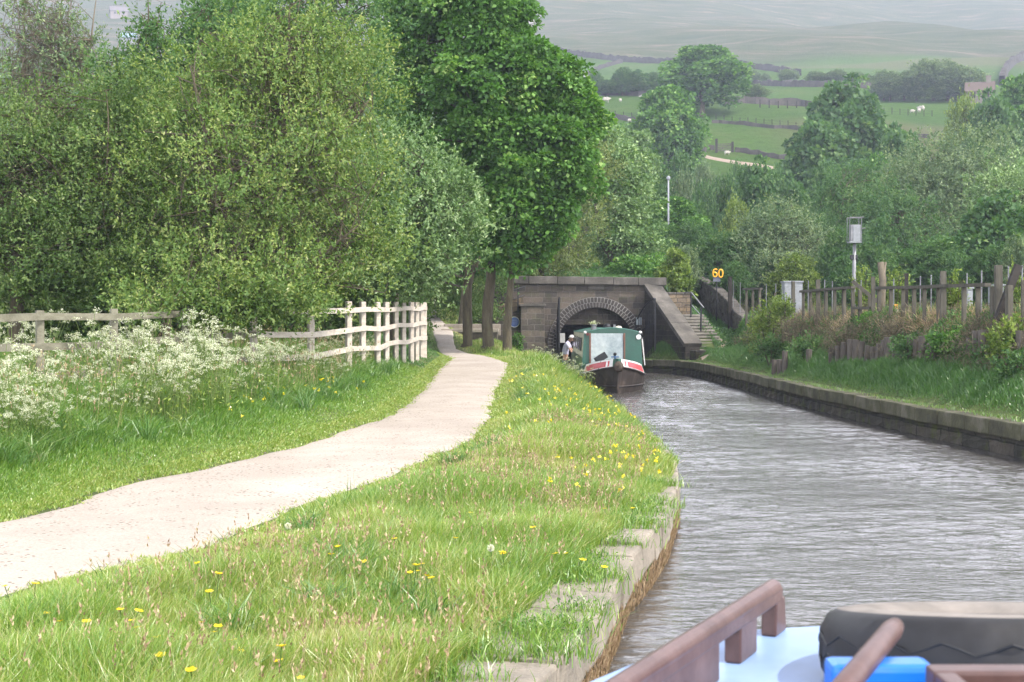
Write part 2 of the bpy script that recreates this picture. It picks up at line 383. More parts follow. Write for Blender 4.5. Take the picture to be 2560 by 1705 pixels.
PL = [(-8, -15.0), (4, -8.2)] + PL + [(44, -2.35), (48, -2.75), (56, -3.6), (61.7, -4.0)]
PR = [(-8, -10.5), (4, -5.2)] + PR + [(44, -1.75), (48, -2.0), (56, -3.0), (61.7, -3.3)]
PL = np.array(sorted(PL)); PR = np.array(sorted(PR))
xl = lambda d: np.interp(d, PL[:, 0], PL[:, 1]) + np.where(np.asarray(d) < 24, .04, .015) * (np.sin(np.asarray(d) * 2.1) + .6 * np.sin(np.asarray(d) * 5.3 + 1))
xr = lambda d: np.interp(d, PR[:, 0], PR[:, 1]) + np.where(np.asarray(d) < 24, .04, .015) * (np.sin(np.asarray(d) * 1.7 + 2) + .6 * np.sin(np.asarray(d) * 4.7))

def wig(x, y, s=1.0):
    return (np.sin(x * 1.3 * s + .7 * y * s) + np.sin(y * 1.9 * s - .6 * x * s + 1.3) + .5 * np.sin(x * 3.7 * s + 2.1) * np.sin(y * 3.1 * s))

def gL(x, d):
    x = np.asarray(x, float); d = np.asarray(d, float)
    e, a, b = ex(d), xl(d), xr(d)
    side = zs(d); pth = zp(d)
    w1 = sm(0.15, 1.0, (e - x) / np.maximum(.7 * (e - b), .6))
    zc = .37 + (side - .37) * w1
    w2 = sm(0, 1, (b + .7 - x) / .7)
    w2 = np.maximum(w2, sm(1.5, 2.3, -x) * sm(53, 60.5, d))
    z = zc + (pth - side) * w2
    t = np.maximum(a - x, 0)
    z = z + .45 * (1 - np.exp(-t / 1.1)) * sm(6, 16, d) + np.minimum(.03 * t, 1.2)
    out = (x < a) | (x > b)
    z = z + .02 * wig(x, d, 1.5) * sm(0, .6, np.maximum(np.maximum(a - x, 0), np.maximum(x - b, 0)))
    return z

def gR(x, d):
    x = np.asarray(x, float); d = np.asarray(d, float)
    s = x - rx(d)
    prof = np.interp(s, [0, .42, .6, 1.25, 1.45, 2.2, 2.6, 6, 40, 300], [.5, .5, .6, 1.1, 1.2, 1.95, 2.1, 2.15, 3.5, 14])
    climb = np.interp(d, [50, 54, 57, 61, 62], [1.4, 1.1, .98, 2.3, 2.5])
    low = np.interp(d, [50, 54, 57, 61, 62], [1.4, 1.15, 1.05, 1.5, 1.6])
    q = sm(8.2, 9.0, x); climb = climb * (1 - q) + low * q
    xm = np.interp(d, [50, 56, 60], [8.4, 8.6, 9.7])
    w = sm(50, 55, d) * (1 - sm(xm, xm + .7, x))
    pf = np.interp(s, [0, .4, 1.0, 1.8], [0, 0, .6, 1])
    alt = .5 + (climb - .5) * pf
    z = prof * (1 - w) + alt * w
    return z + .02 * wig(x, d, 1.2) * sm(.4, 1, s)

BD = [61, 90, 135, 200, 260, 400, 500, 1100, 1300, 2200]
BZ = [3.7, 6.5, 15.5, 26.5, 43, 70.8, 95, 258, 314, 280]
def gF(x, d):
    x = np.asarray(x, float); d = np.asarray(d, float)
    base = np.interp(d, BD, BZ)
    rail = np.interp(d, [61, 100, 125, 160, 200] + BD[4:], [2.1, 2.6, 5, 15, 25] + BZ[4:])
    w = sm(10, 12.5, x) * (1 - sm(60, 120, x))
    z = base * (1 - w) + rail * w
    dip = sm(6.6, 7.4, x) * (1 - sm(10, 12, x)) * (1 - sm(72, 90, d))
    lo = np.interp(d, [61, 77, 90], [2.4, 3.6, 6.0]); lo2 = np.interp(d, [61, 70, 77, 90], [1.55, 2.3, 3.2, 6.0])
    q = sm(8.2, 9.0, x); z = z * (1 - dip) + (lo * (1 - q) + lo2 * q) * dip
    z = z + wig(x / 22, d / 30) * 1.0 * sm(150, 260, d) + wig(x / 90 + 2, d / 120) * 5 * sm(450, 800, d) + wig(x / 260, d / 300) * 9 * sm(600, 1000, d)
    return z

def ground(x, d):
    if d >= 61.7: return float(gF(x, d))
    if x <= float(ex(d)): return float(gL(x, d))
    if x >= float(rx(d)): return float(gR(x, d))
    return 0.0

def hit(px, py, d0=95.0):
    """where the sight line through a photo point meets the hillside"""
    k = (px - CX) / F; e = (HY - py) / F; d = d0
    while d < 2000:
        if float(gF(k * d, d)) >= H + e * d: break
        d += 1.0
    return Vector((k * d, d, float(gF(k * d, d))))

def grid_mesh(name, X, Y, Z, mat, kind='structure', flip=False, attr=None):
    n, m = X.shape
    v = np.stack([X, Y, Z], -1).reshape(-1, 3)
    i = np.arange(n - 1)[:, None] * m + np.arange(m - 1)[None, :]
    f = np.stack([i, i + 1, i + m + 1, i + m], -1).reshape(-1, 4)
    if flip: f = f[:, ::-1]
    o = link_mesh(name, v, np.ascontiguousarray(f), mat, smooth=True, attr=attr)
    return tag(o, kind=kind)

# ------------------------------------------------------------------ ground, path, water, hill
dd = np.concatenate([np.arange(-8, 5, .5), np.arange(5, 46, .2), np.arange(46, 61.8, .3)]); dd[-1] = 61.7
ss = np.concatenate([np.arange(0, 1, .1), np.arange(1, 9, .2), np.arange(9, 22, .8), np.geomspace(22, 700, 14)])
D, S = np.meshgrid(dd, ss, indexing='ij')
X = ex(D) - S; Z = gL(X, D)
grid_mesh("ground", X, D, Z, MAT['soil'], flip=True)
X = rx(D) + S; Z = gR(X, D)
grid_mesh("ground", X, D, Z, MAT['soil'])
# towpath: sits a little above the ground
T = np.linspace(0, 1, 14)
D2, T2 = np.meshgrid(dd, T, indexing='ij')
a_, b_ = xl(D2), xr(D2); X2 = a_ + (b_ - a_) * T2
crown = .02 * (1 - (2 * T2 - 1) ** 2) + .012 - .05 * (np.abs(2 * T2 - 1) > .999)
grid_mesh("path", X2, D2, gL(X2, D2) + crown, MAT['path'], flip=False)
# worn earth path around the foot of the steps
pts = [(1700, 8.75), (1760, 8.2)]
trk = [(7.55, 55.9, .30), (8.1, 55.9, .30), (8.6, 56.3, .30), (8.85, 57.2, .3), (8.8, 58.3, .28), (8.6, 59.3, .26), (8.45, 60.2, .22)]
vs = []; fs = []
for i, (x, y, w) in enumerate(trk):
    q = trk[min(i + 1, len(trk) - 1)]; p0 = trk[max(i - 1, 0)]
    dx, dy = q[0] - p0[0], q[1] - p0[1]; L_ = math.hypot(dx, dy); nx, ny = -dy / L_, dx / L_
    for s_ in (-1, -.5, 0, .5, 1):
        xx, yy = x + nx * w * s_, y + ny * w * s_
        vs.append((xx, yy, float(gR(xx, yy)) + (.05 if abs(s_) < 1 else -.02)))
    if i:
        for k in range(4): fs.append(((i - 1) * 5 + k, (i - 1) * 5 + k + 1, i * 5 + k + 1, i * 5 + k))
tag(link_mesh("path", vs, fs, MAT['dirt'], smooth=True), kind='structure')

wx = np.array([-60, 90.0]); wy = np.array([-40, 61.0])
tag(link_mesh("water", [(-8, -40, 0), (14, -40, 0), (14, 2.0, 0), (-8, 2.0, 0)], [(0, 1, 2, 3)], MAT['water']), kind='structure')
rw = np.random.default_rng(5)
wyy = np.concatenate([np.arange(2.0, 12, .022), np.arange(12, 26, .034), np.arange(26, 61.01, .06)]); wyy[-1] = 61.0
wU = np.linspace(0, 1, 240); WY, WU = np.meshgrid(wyy, wU, indexing='ij')
wa = ex(WY) - .1; wb = np.minimum(rx(WY) + .1, 2560 * 0 + .42 * WY + 3.2); WX = wa + (wb - wa) * WU; WZ = np.zeros_like(WX)
for k in range(46):
    lam = (rw.uniform(.11, .30) if k % 3 else rw.uniform(.35, 1.1)); th = rw.normal() * .42 + .06; sl = .036 * rw.uniform(.5, 1.3) * (1.0 if lam < .5 else .7)
    kx_, ky_ = 2 * np.pi / lam * np.sin(th), 2 * np.pi / lam * np.cos(th)
    WZ += sl * lam / (2 * np.pi) * np.sin(kx_ * WX + ky_ * WY + rw.uniform(0, 6.3))
WZ *= .55 + .45 * np.sin(WX * .9 + WY * .35 + 1) * np.sin(WY * .5 - WX * .3) + .25 * sm(30, 55, WY)
grid_mesh("water", WX, WY, WZ, MAT['water'])
tag(link_mesh("water", [(1.9, 61.0, 0), (5.4, 61.0, 0), (5.4, 92, 0), (1.9, 92, 0)], [(0, 1, 2, 3)], MAT['water']), kind='structure')

fd = np.concatenate([np.arange(61.7, 130, 1.5), np.arange(130, 320, 3.0), np.arange(320, 700, 7), np.geomspace(700, 1900, 60)])
u = np.linspace(-1, 1, 221)
FD, U = np.meshgrid(fd, u, indexing='ij')
FX = np.sign(U) * (np.abs(U) ** 1.5) * (120 + .75 * FD)
FZ = gF(FX, FD)
yscr = HY - (FZ - H) / FD * F; xscr = FX / FD * F + CX
moorA = sm(480, 520, FD + wig(FX / 30, FD / 30) * 8); highA = sm(800, 1050, FD)
rushA = (sm(185, 200, FD) * (1 - sm(222, 232, FD)) * sm(35, 50, FX + 0 * FD) + .9 * sm(440, 455, FD) * (1 - sm(480, 500, FD)) * sm(70, 90, FX)) * .8
scrubA = 1 - sm(165, 195, FD)
grid_mesh("hillside", FX, FD, FZ, MAT['hill'], attr={'moor': moorA.ravel(), 'high': highA.ravel(), 'rush': np.clip(rushA, 0, 1).ravel(), 'scrub': scrubA.ravel()})
for xa, xb in ((-90, -1.1), (6.6, 90)):
    xs = np.linspace(xa, xb, 120); zt_ = gF(xs, 61.7)
    v = np.stack([np.concatenate([xs, xs]), np.full(240, 61.71), np.concatenate([zt_, np.full(120, -1.0)])], -1)
    i = np.arange(119); f = np.stack([i, i + 1, i + 121, i + 120], -1)
    tag(link_mesh("ground", v, f, MAT['soil']), kind='structure')

# ------------------------------------------------------------------ foliage generator
def unit(v): return v / np.maximum(np.linalg.norm(v, axis=-1, keepdims=True), 1e-9)

def leaf_quads(C, Dr, Nm, L, W):
    Dr = unit(Dr); Sd = unit(np.cross(Dr, Nm))
    L = np.asarray(L).reshape(-1, 1); W = np.asarray(W).reshape(-1, 1)
    mid = C + Dr * L * .45; up = unit(np.cross(Sd, Dr)) * W * .12
    v = np.stack([C, mid + Sd * W / 2 + up, C + Dr * L, mid - Sd * W / 2 + up], 1).reshape(-1, 3)
    f = np.arange(len(C) * 4).reshape(-1, 4)
    return v, f

def sample_crown(lobes, nblob, blobr, rg, upbias=.25, shell=.72):
    """small foliage masses spread through irregular lobes; returns centres, radii, outward directions"""
    lob = np.array(lobes, float)
    wgt = (lob[:, 3] * lob[:, 4] + lob[:, 3] * lob[:, 5] + lob[:, 4] * lob[:, 5]); wgt /= wgt.sum()
    idx = rg.choice(len(lob), nblob, p=wgt)
    dr = unit(rg.normal(size=(nblob, 3)) + np.array([0, 0, upbias]))
    lumps = 1 + .24 * np.sin(dr[:, 0] * 5 + idx * 1.7) * np.sin(dr[:, 1] * 4.3 + idx) + .12 * np.sin(dr[:, 2] * 7 + idx * 2.3)
    rr = np.where(rg.random(nblob) < shell, rg.uniform(.78, 1.0, nblob), rg.uniform(.25, .8, nblob)) * lumps * np.where(rg.random(nblob) < (.12 if blobr < .5 else 0), rg.uniform(1.05, 1.28, nblob), 1)
    c = lob[idx, :3] + dr * lob[idx, 3:6] * rr[:, None]
    r = blobr * rg.uniform(.6, 1.35, nblob)
    return c, r, dr, idx

def crown_leaves(c, r, dr, per, kind, leaf, rg, flat=.75):
    n = len(c); N = n * per
    C = np.repeat(c, per, 0); Rr = np.repeat(r, per)[:, None]; O = np.repeat(dr, per, 0)
    if kind == 'dome':          # broad leaves on the top and outside of every mass
        d = unit(rg.normal(size=(N, 3)) * .75 + O * .35 + np.array([0, 0, .45]))
        p = C + d * Rr * np.array([1, 1, flat]) * rg.uniform(.7, 1.05, (N, 1))
        Dr = unit(d * .8 + rg.normal(size=(N, 3)) * .45 + np.array([0, 0, -.35]))
        Nm = unit(d * .6 + np.array([0, 0, .6]) + rg.normal(size=(N, 3)) * .6)
        L = leaf * rg.uniform(.6, 1.25, N); W = L * rg.uniform(.65, .95, N)
    else:                        # leaves strung along upright twigs
        tw = max(per // 9, 1); tid = rg.integers(0, tw, N) + np.repeat(np.arange(n), per) * tw
        tdir = unit(rg.normal(size=(n * tw, 3)) * .55 + np.repeat(dr, tw, 0) * .55 + np.array([0, 0, .45]))
        toff = rg.normal(size=(n * tw, 3)) * .45
        s = rg.random((N, 1))
        p = C + (toff[tid] + tdir[tid] * (s * 1.5 - .5)) * Rr
        Dr = unit(tdir[tid] * .7 + rg.normal(size=(N, 3)) * .6)
        Nm = unit(rg.normal(size=(N, 3)) * .55 + np.array([.1, -.15, .7]) + O * .55)
        L = leaf * rg.uniform(.6, 1.3, N); W = L * rg.uniform(.38, .55, N)
    v, f = leaf_quads(p, Dr, Nm, L, W)
    var = np.repeat(rg.random(n), per) * .45 + rg.random(N) * .55
    return v, f, np.repeat(np.clip(var, 0, 1), 4)

def curve_pts(a, b, sag, k=5, rg=random):
    a, b = Vector(a), Vector(b); L = (b - a).length
    o = Vector((rg.uniform(-1, 1), rg.uniform(-1, 1), rg.uniform(-.3, .6))) * L * sag
    return [a.lerp(b, t) + o * math.sin(math.pi * t) for t in [i / (k - 1) for i in range(k)]]

def tree(name, label, base, trunk, lobes, kind='dome', nblob=900, blobr=.45, per=40, leaf=.11, mat='leaf_mid',
         bark='bark', limbs=40, limb_r=.05, twigs=0, group=None, seed=1, upbias=.25, shell=.72, cat='tree', flat=.75, extra=None):
    """trunk: polylines of (x, y, z, r); everything in world coordinates"""
    rg = np.random.default_rng(seed); pr = random.Random(seed)
    root = empty(name, base, label, cat, group)
    c, r, dr, idx = sample_crown(lobes, nblob, blobr, rg, upbias, shell)
    mb = MB(); tp = []
    for poly in trunk:
        # wobbling, finely divided trunk
        pts = []; rad = []
        for i in range(len(poly) - 1):
            for k in range(4):
                t = k / 4; a, b = poly[i], poly[i + 1]
                q = Vector(a[:3]).lerp(Vector(b[:3]), t); rr = a[3] + (b[3] - a[3]) * t
                if i or k: q += Vector((pr.uniform(-1, 1), pr.uniform(-1, 1), 0)) * rr * .22
                pts.append(q); rad.append(rr * pr.uniform(.93, 1.07))
        pts.append(Vector(poly[-1][:3])); rad.append(poly[-1][3])
        mb.tube(pts, rad, 9); tp += list(zip(pts, rad))
    upper = [q for q in tp if q[0].z > tp[0][0].z + .25 * (max(t[0].z for t in tp) - tp[0][0].z)] or tp
    ends = []
    sel = rg.choice(nblob, min(limbs, nblob), replace=False)
    for i in sel:
        e = Vector(c[i]); cand = [q for q in upper if q[0].z < e.z + .3] or upper
        q = min(cand, key=lambda w: (w[0] - e).length + pr.uniform(0, 1))
        pts = curve_pts(q[0], e, .12, 6, pr); r0 = min(q[1] * .7, limb_r * pr.uniform(.7, 1.3))
        mb.tube(pts, [r0 * (1 - .8 * t / 5) for t in range(6)], 5, cap=False); ends.append(pts)
    for k in range(twigs):
        pts = pr.choice(ends); s = pr.choice(pts[2:]); e = Vector(c[pr.randrange(nblob)])
        if (e - s).length > 3.0 * blobr + 1.2:
            e = s + (e - s).normalized() * (2 * blobr + .8)
        q = curve_pts(s, e, .15, 4, pr)
        mb.tube(q, [limb_r * .33, limb_r * .25, limb_r * .17, limb_r * .1], 4, cap=False)
    mb.build("trunk", MAT[bark], root, smooth=True)
    v, f, var = crown_leaves(c, r, dr, per, kind, leaf, rg, flat)
    link_mesh("crown", v, f, MAT[mat], root, attr={'var': var})
    return root

def lobe(px, py, d, rpx, rpy, rd=None):
    q = P(px, py, d); k = d / F
    return (q.x, q.y, q.z, rpx * k, rpy * k, (rpx * k if rd is None else rd))
def lobes_px(lst):
    out = []
    for t in lst:
        x, y, z, a, b, c = lobe(*t); out.append((x, y, z, a, c, b))     # radii x, y(depth), z
    return out
def trunk_px(pts):
    out = []
    for px, py, d, r in pts:
        q = P(px, py, d); out.append((q.x, q.y, q.z, r))
    return out
def basepx(px, d, x=None):
    xx = (px - CX) / F * d
    return Vector((xx, d, ground(xx, d)))

# ---- large willow with a leaning trunk in front of the left fence
b = basepx(530, 24)
tree("willow_tree", "large olive-green willow with a dark leaning trunk at the pale fence", b,
     [[(b.x, b.y, b.z - .2, .17)] + trunk_px([(540, 790, 24, .15), (598, 675, 24, .13), (642, 590, 24, .11), (658, 466, 24.1, .10), (682, 395, 24.2, .085), (706, 329, 24.3, .075), (713, 263, 24.4, .06), (722, 120, 24.5, .03), (724, 20, 24.6, .012)]),
      trunk_px([(560, 760, 24, .09), (500, 690, 24.4, .07), (420, 560, 24.8, .05), (360, 420, 25.2, .03), (330, 300, 25.4, .012)]),
      trunk_px([(612, 650, 24, .08), (540, 470, 23.4, .06), (505, 300, 23.2, .04), (480, 180, 23, .012)]),
      trunk_px([(652, 500, 24, .07), (760, 420, 24.2, .05), (860, 330, 24.4, .03), (930, 240, 24.5, .01)]),
      trunk_px([(560, 745, 24, .07), (680, 720, 23.7, .05), (800, 640, 23.6, .035), (900, 560, 23.6, .012)])],
     lobes_px([(700, 150, 24.6, 215, 165), (860, 230, 24.8, 140, 150), (560, 250, 24.4, 200, 170), (640, 430, 23.9, 300, 210),
               (860, 480, 24.2, 150, 190), (450, 520, 24.6, 190, 190), (620, 640, 23.6, 270, 110), (800, 690, 24, 150, 70), (430, 670, 24.3, 150, 80), (940, 640, 24.6, 110, 90), (620, 745, 22.4, 170, 55), (450, 735, 22.6, 120, 50), (740, 765, 22.6, 90, 35), (560, 790, 22.8, 60, 35), (370, 752, 21.6, 100, 42), (500, 765, 21.9, 110, 48), (650, 775, 22.6, 110, 45), (750, 752, 23.8, 70, 38), (640, 720, 22.4, 150, 60)]),
     kind='twig', nblob=2300, blobr=.27, per=62, leaf=.066, mat='leaf_willow', limbs=220, limb_r=.026, twigs=900, seed=11, upbias=.1, shell=.5)
# ---- pale whitebeam behind the fence, to the right of the willow
b = basepx(985, 38)
tree("whitebeam_tree", "pale silvery-leaved tree over the fence's end, between the big willow and the sycamores", b,
     [[(b.x, b.y, b.z - .2, .12)] + trunk_px([(985, 760, 37.6, .11), (995, 650, 36, .09), (1020, 520, 34, .06), (1060, 400, 33, .02)]),
      trunk_px([(990, 720, 36.6, .06), (1090, 600, 33.4, .045), (1170, 500, 32.4, .012)]),
      trunk_px([(988, 740, 37, .06), (940, 640, 35, .045), (900, 500, 33, .012)])],
     lobes_px([(1010, 440, 33.4, 120, 110), (1100, 530, 33, 110, 100), (1010, 590, 32.8, 150, 120), (1150, 560, 32.8, 80, 90), (930, 560, 33.5, 120, 130), (960, 690, 33, 150, 60), (1060, 660, 32.6, 90, 60)]),
     kind='twig', nblob=900, blobr=.30, per=52, leaf=.10, mat='leaf_white', limbs=80, limb_r=.025, twigs=160, seed=12, upbias=.3)
# ---- left-hand trees
b = basepx(40, 25)
tree("willow_tree", "dense dark-limbed willow at the left edge of the picture, behind the fence", b,
     [[(b.x, b.y, b.z - .2, .16)] + trunk_px([(45, 760, 25, .14), (30, 600, 25, .12), (60, 450, 25, .09), (90, 300, 25.1, .05), (100, 180, 25.2, .015)]),
      trunk_px([(35, 620, 25, .09), (120, 520, 24.8, .075), (230, 470, 24.6, .05), (300, 440, 24.4, .02)]),
      trunk_px([(40, 680, 25, .07), (180, 620, 24.6, .05), (260, 560, 24.4, .03), (330, 500, 24.3, .012)])],
     lobes_px([(70, 420, 25, 170, 200), (230, 380, 25.2, 160, 170), (60, 620, 24.8, 190, 130), (260, 560, 24.8, 170, 150), (300, 690, 24.6, 140, 60), (120, 720, 25, 160, 50), (330, 300, 25.4, 120, 130), (-120, 500, 25.5, 170, 260), (-330, 520, 26, 190, 240), (-520, 600, 26.5, 180, 190), (-260, 720, 25.5, 200, 80)]),
     kind='twig', nblob=2500, blobr=.28, per=60, leaf=.068, mat='leaf_willow2', limbs=170, limb_r=.026, twigs=600, seed=13, upbias=.1, shell=.6)
b = basepx(410, 29)
tree("willow_tree", "fresh green willow rising in narrow spires behind the big olive willow", b,
     [[(b.x, b.y, b.z - .2, .13)] + trunk_px([(420, 600, 29, .11), (400, 400, 29, .08), (385, 240, 29, .05), (372, 60, 29, .02), (370, -10, 29, .006)]),
      trunk_px([(405, 430, 29, .06), (470, 260, 29, .04), (520, 80, 29, .015)]), trunk_px([(400, 420, 29, .05), (310, 260, 29, .04), (285, 120, 29, .012)])],
     lobes_px([(378, 170, 29, 62, 95), (372, 60, 29, 28, 60), (300, 210, 29, 62, 90), (470, 210, 29.2, 100, 130), (545, 90, 29.4, 75, 110), (380, 370, 29, 210, 150)]),
     kind='twig', nblob=760, blobr=.26, per=52, leaf=.09, mat='leaf_mid', limbs=90, limb_r=.024, twigs=260, seed=14)
b = basepx(110, 33)
tree("birch_tree", "sparse grey-twigged tree with thin young leaves standing tallest at the top left", b,
     [[(b.x, b.y, b.z - .2, .14)] + trunk_px([(110, 700, 33, .12), (100, 420, 33, .09), (60, 260, 33, .06), (60, 40, 33, .03), (70, -120, 33, .01)]),
      trunk_px([(100, 430, 33, .06), (170, 330, 33, .05), (215, 200, 33, .035), (240, 0, 33, .012)]),
      trunk_px([(100, 400, 33, .05), (140, 250, 33, .04), (150, 60, 33, .02), (160, -60, 33, .008)]),
      trunk_px([(150, 350, 33, .04), (250, 250, 33, .03), (300, 100, 33, .008)])],
     lobes_px([(60, 60, 33, 120, 130), (150, 130, 33, 110, 150), (215, 180, 33, 70, 110), (30, 250, 33, 130, 110)]),
     kind='twig', nblob=430, blobr=.30, per=24, leaf=.08, mat='leaf_grey', bark='bark_pale', limbs=160, limb_r=.02, twigs=700, seed=15, shell=.5)
b = basepx(780, 38)
tree("sallow_tree", "tall grey-green tree showing only its top between the olive willow and the sycamores", b,
     [[(b.x, b.y, b.z - .2, .16)] + trunk_px([(800, 600, 38, .14), (830, 300, 38, .09), (860, 60, 38, .04), (880, -60, 38, .01)])],
     lobes_px([(700, 60, 38, 170, 130), (880, 20, 38, 150, 110), (600, 160, 38.5, 160, 160), (820, 260, 38.5, 190, 200), (560, 40, 39, 100, 110)]),
     kind='twig', nblob=800, blobr=.38, per=44, leaf=.12, mat='leaf_mid', limbs=60, limb_r=.03, twigs=80, seed=16)
# understorey: dark bushes closing the space behind the fence
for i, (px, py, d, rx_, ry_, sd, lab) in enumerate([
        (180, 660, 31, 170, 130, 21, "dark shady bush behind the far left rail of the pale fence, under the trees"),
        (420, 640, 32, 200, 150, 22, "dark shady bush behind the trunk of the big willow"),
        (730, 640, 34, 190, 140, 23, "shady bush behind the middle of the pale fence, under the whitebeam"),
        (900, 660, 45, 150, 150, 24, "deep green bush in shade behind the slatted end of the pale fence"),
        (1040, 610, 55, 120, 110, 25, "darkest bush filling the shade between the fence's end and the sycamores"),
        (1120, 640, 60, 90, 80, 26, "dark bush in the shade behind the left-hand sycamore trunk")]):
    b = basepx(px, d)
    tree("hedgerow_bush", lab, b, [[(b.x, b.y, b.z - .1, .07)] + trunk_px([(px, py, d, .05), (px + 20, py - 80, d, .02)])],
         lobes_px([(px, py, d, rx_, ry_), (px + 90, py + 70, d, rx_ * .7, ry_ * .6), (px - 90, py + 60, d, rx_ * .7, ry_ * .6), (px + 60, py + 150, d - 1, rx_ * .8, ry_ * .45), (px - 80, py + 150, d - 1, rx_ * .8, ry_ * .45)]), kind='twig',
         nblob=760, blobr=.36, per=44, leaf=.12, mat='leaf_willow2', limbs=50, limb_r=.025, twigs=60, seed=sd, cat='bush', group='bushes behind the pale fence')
# ---- three sycamores beside the path
SY = [("sycamore_tree", "left-hand of the three sycamores beside the path, nearest the low stone wall's end", 1168, 44.6,
       [(1172, 640, 44.4, .14), (1160, 480, 44.4, .12), (1140, 250, 44.4, .08), (1130, 40, 44.4, .03)],
       [(1060, 60, 45.5, 110, 130), (1020, 200, 45.5, 85, 130), (1120, 300, 45.2, 120, 130), (1080, 440, 45.4, 110, 90), (1140, 560, 44.6, 90, 80), (1140, -40, 45.4, 150, 110), (1180, 430, 44, 90, 80)], 31),
      ("sycamore_tree", "middle one of the three sycamores beside the path, with the thickest trunk", 1218, 43.8,
       [(1228, 640, 43.6, .17), (1222, 480, 43.6, .13), (1230, 250, 43.6, .09), (1225, 30, 43.6, .03)],
       [(1200, 60, 44, 110, 130), (1250, 200, 43.6, 120, 120), (1190, 260, 43, 110, 110), (1240, 370, 43.2, 115, 90), (1200, 500, 43.2, 100, 80), (1260, 20, 44, 55, 90), (1255, 560, 43.4, 85, 70), (1235, 620, 43.3, 60, 45)], 32),
      ("sycamore_tree", "right-hand of the three sycamores, its curved trunk in front of the round blue plaque", 1268, 43.0,
       [(1270, 800, 43, .14), (1275, 740, 43, .125), (1279, 690, 43, .115), (1290, 620, 43, .11), (1330, 450, 43, .09), (1345, 250, 43, .05), (1335, 160, 43, .015)],
       [(1310, 190, 43.4, 75, 80), (1370, 250, 43, 90, 90), (1410, 330, 43, 75, 85), (1350, 390, 42.6, 110, 90), (1390, 460, 42.8, 85, 80), (1300, 480, 42.6, 90, 70), (1400, 220, 43.2, 45, 55), (1440, 250, 43, 36, 34), (1340, 560, 42.8, 85, 60), (1310, 620, 42.8, 60, 40)], 33)]
for nm, lab, px, d, tr, lb, sd in SY:
    b = basepx(px, d)
    tr = [(a_, b_, c_, r_ * .86) for a_, b_, c_, r_ in tr]; t0 = [(b.x - .07, b.y, b.z - .25, tr[0][3] * 1.75), (b.x, b.y, b.z + .12, tr[0][3] * 1.3)]
    tree(nm, lab, b, [t0 + trunk_px(tr)], lobes_px(lb), kind='dome', nblob=520, blobr=.44, per=120, leaf=.15, mat='leaf_syc', limbs=90, limb_r=.05, twigs=60, seed=sd,
         group='sycamores beside the towpath', shell=.8, flat=.6)
b = basepx(1150, 52)
tree("leaning_tree", "dark leaning tree trunk in deep shade behind the left sycamore", b,
     [[(b.x, b.y, b.z - .2, .2)] + trunk_px([(1165, 720, 52, .16), (1195, 640, 52, .14), (1215, 500, 52, .1), (1220, 300, 52, .03)])],
     lobes_px([(1150, 480, 53, 150, 100), (1080, 600, 54, 130, 75), (1200, 620, 52.5, 90, 60), (1000, 480, 54, 120, 120), (1010, 640, 56, 120, 70)]), kind='dome', nblob=620, blobr=.5, per=60, leaf=.16, mat='leaf_mid', limbs=40, seed=34)
# ---- trees round the tunnel mouth
def near_portal(name, label, px, d, tr, lb, **kw):
    b = basepx(px, d)
    return tree(name, label, b, [[(b.x, b.y, b.z - .2, tr[0][3] * 1.3)] + trunk_px(tr)], lobes_px(lb), **kw)
near_portal("hawthorn_tree", "speckled brownish-green hawthorn whose low boughs hang over the left end of the tunnel parapet", 1350, 64,
            [(1355, 660, 64, .12), (1370, 560, 64, .09), (1400, 430, 64, .03)],
            [(1380, 600, 63.5, 110, 70), (1440, 520, 64, 85, 90), (1330, 660, 62.6, 85, 50), (1410, 660, 63, 70, 30), (1460, 420, 65, 90, 70), (1290, 640, 63, 70, 60), (1340, 500, 64, 90, 80)],
            kind='twig', nblob=900, blobr=.34, per=40, leaf=.12, mat='leaf_haw', limbs=90, limb_r=.03, twigs=260, seed=41)
near_portal("whitebeam_tree", "pale silver-green tree behind the tunnel parapet with a dark trunk leaning to the left", 1590, 70,
            [(1570, 700, 70, .22), (1530, 640, 70, .2), (1500, 600, 70, .15), (1490, 500, 70, .09), (1530, 400, 70, .03)],
            [(1530, 420, 71, 80, 70), (1560, 500, 70.5, 75, 80), (1500, 380, 72, 60, 60), (1600, 620, 69.5, 70, 55), (1560, 590, 70, 60, 60), (1590, 670, 69, 60, 35), (1510, 640, 71, 50, 50), (1470, 340, 72, 60, 50)],
            kind='dome', nblob=620, blobr=.5, per=46, leaf=.17, mat='leaf_white', limbs=60, limb_r=.05, twigs=60, seed=42)
near_portal("sycamore_sapling", "small yellow-green sapling growing just behind the right end of the tunnel parapet", 1690, 63,
            [(1692, 720, 63, .05), (1690, 660, 63, .02)],
            [(1688, 690, 63, 36, 36), (1665, 720, 63, 30, 24), (1705, 725, 62.8, 26, 26), (1690, 655, 63, 22, 26)],
            kind='dome', nblob=110, blobr=.26, per=34, leaf=.15, mat='leaf_yel', limbs=20, limb_r=.02, seed=43)
near_portal("dense_bush", "dark green rounded bush low behind the tunnel parapet", 1590, 66,
            [(1590, 680, 66, .05), (1590, 660, 66, .02)],
            [(1580, 680, 66, 60, 26), (1640, 680, 66.5, 40, 30)], kind='dome', nblob=160, blobr=.35, per=40, leaf=.14, mat='leaf_syc', limbs=20, limb_r=.02, seed=44, cat='bush')

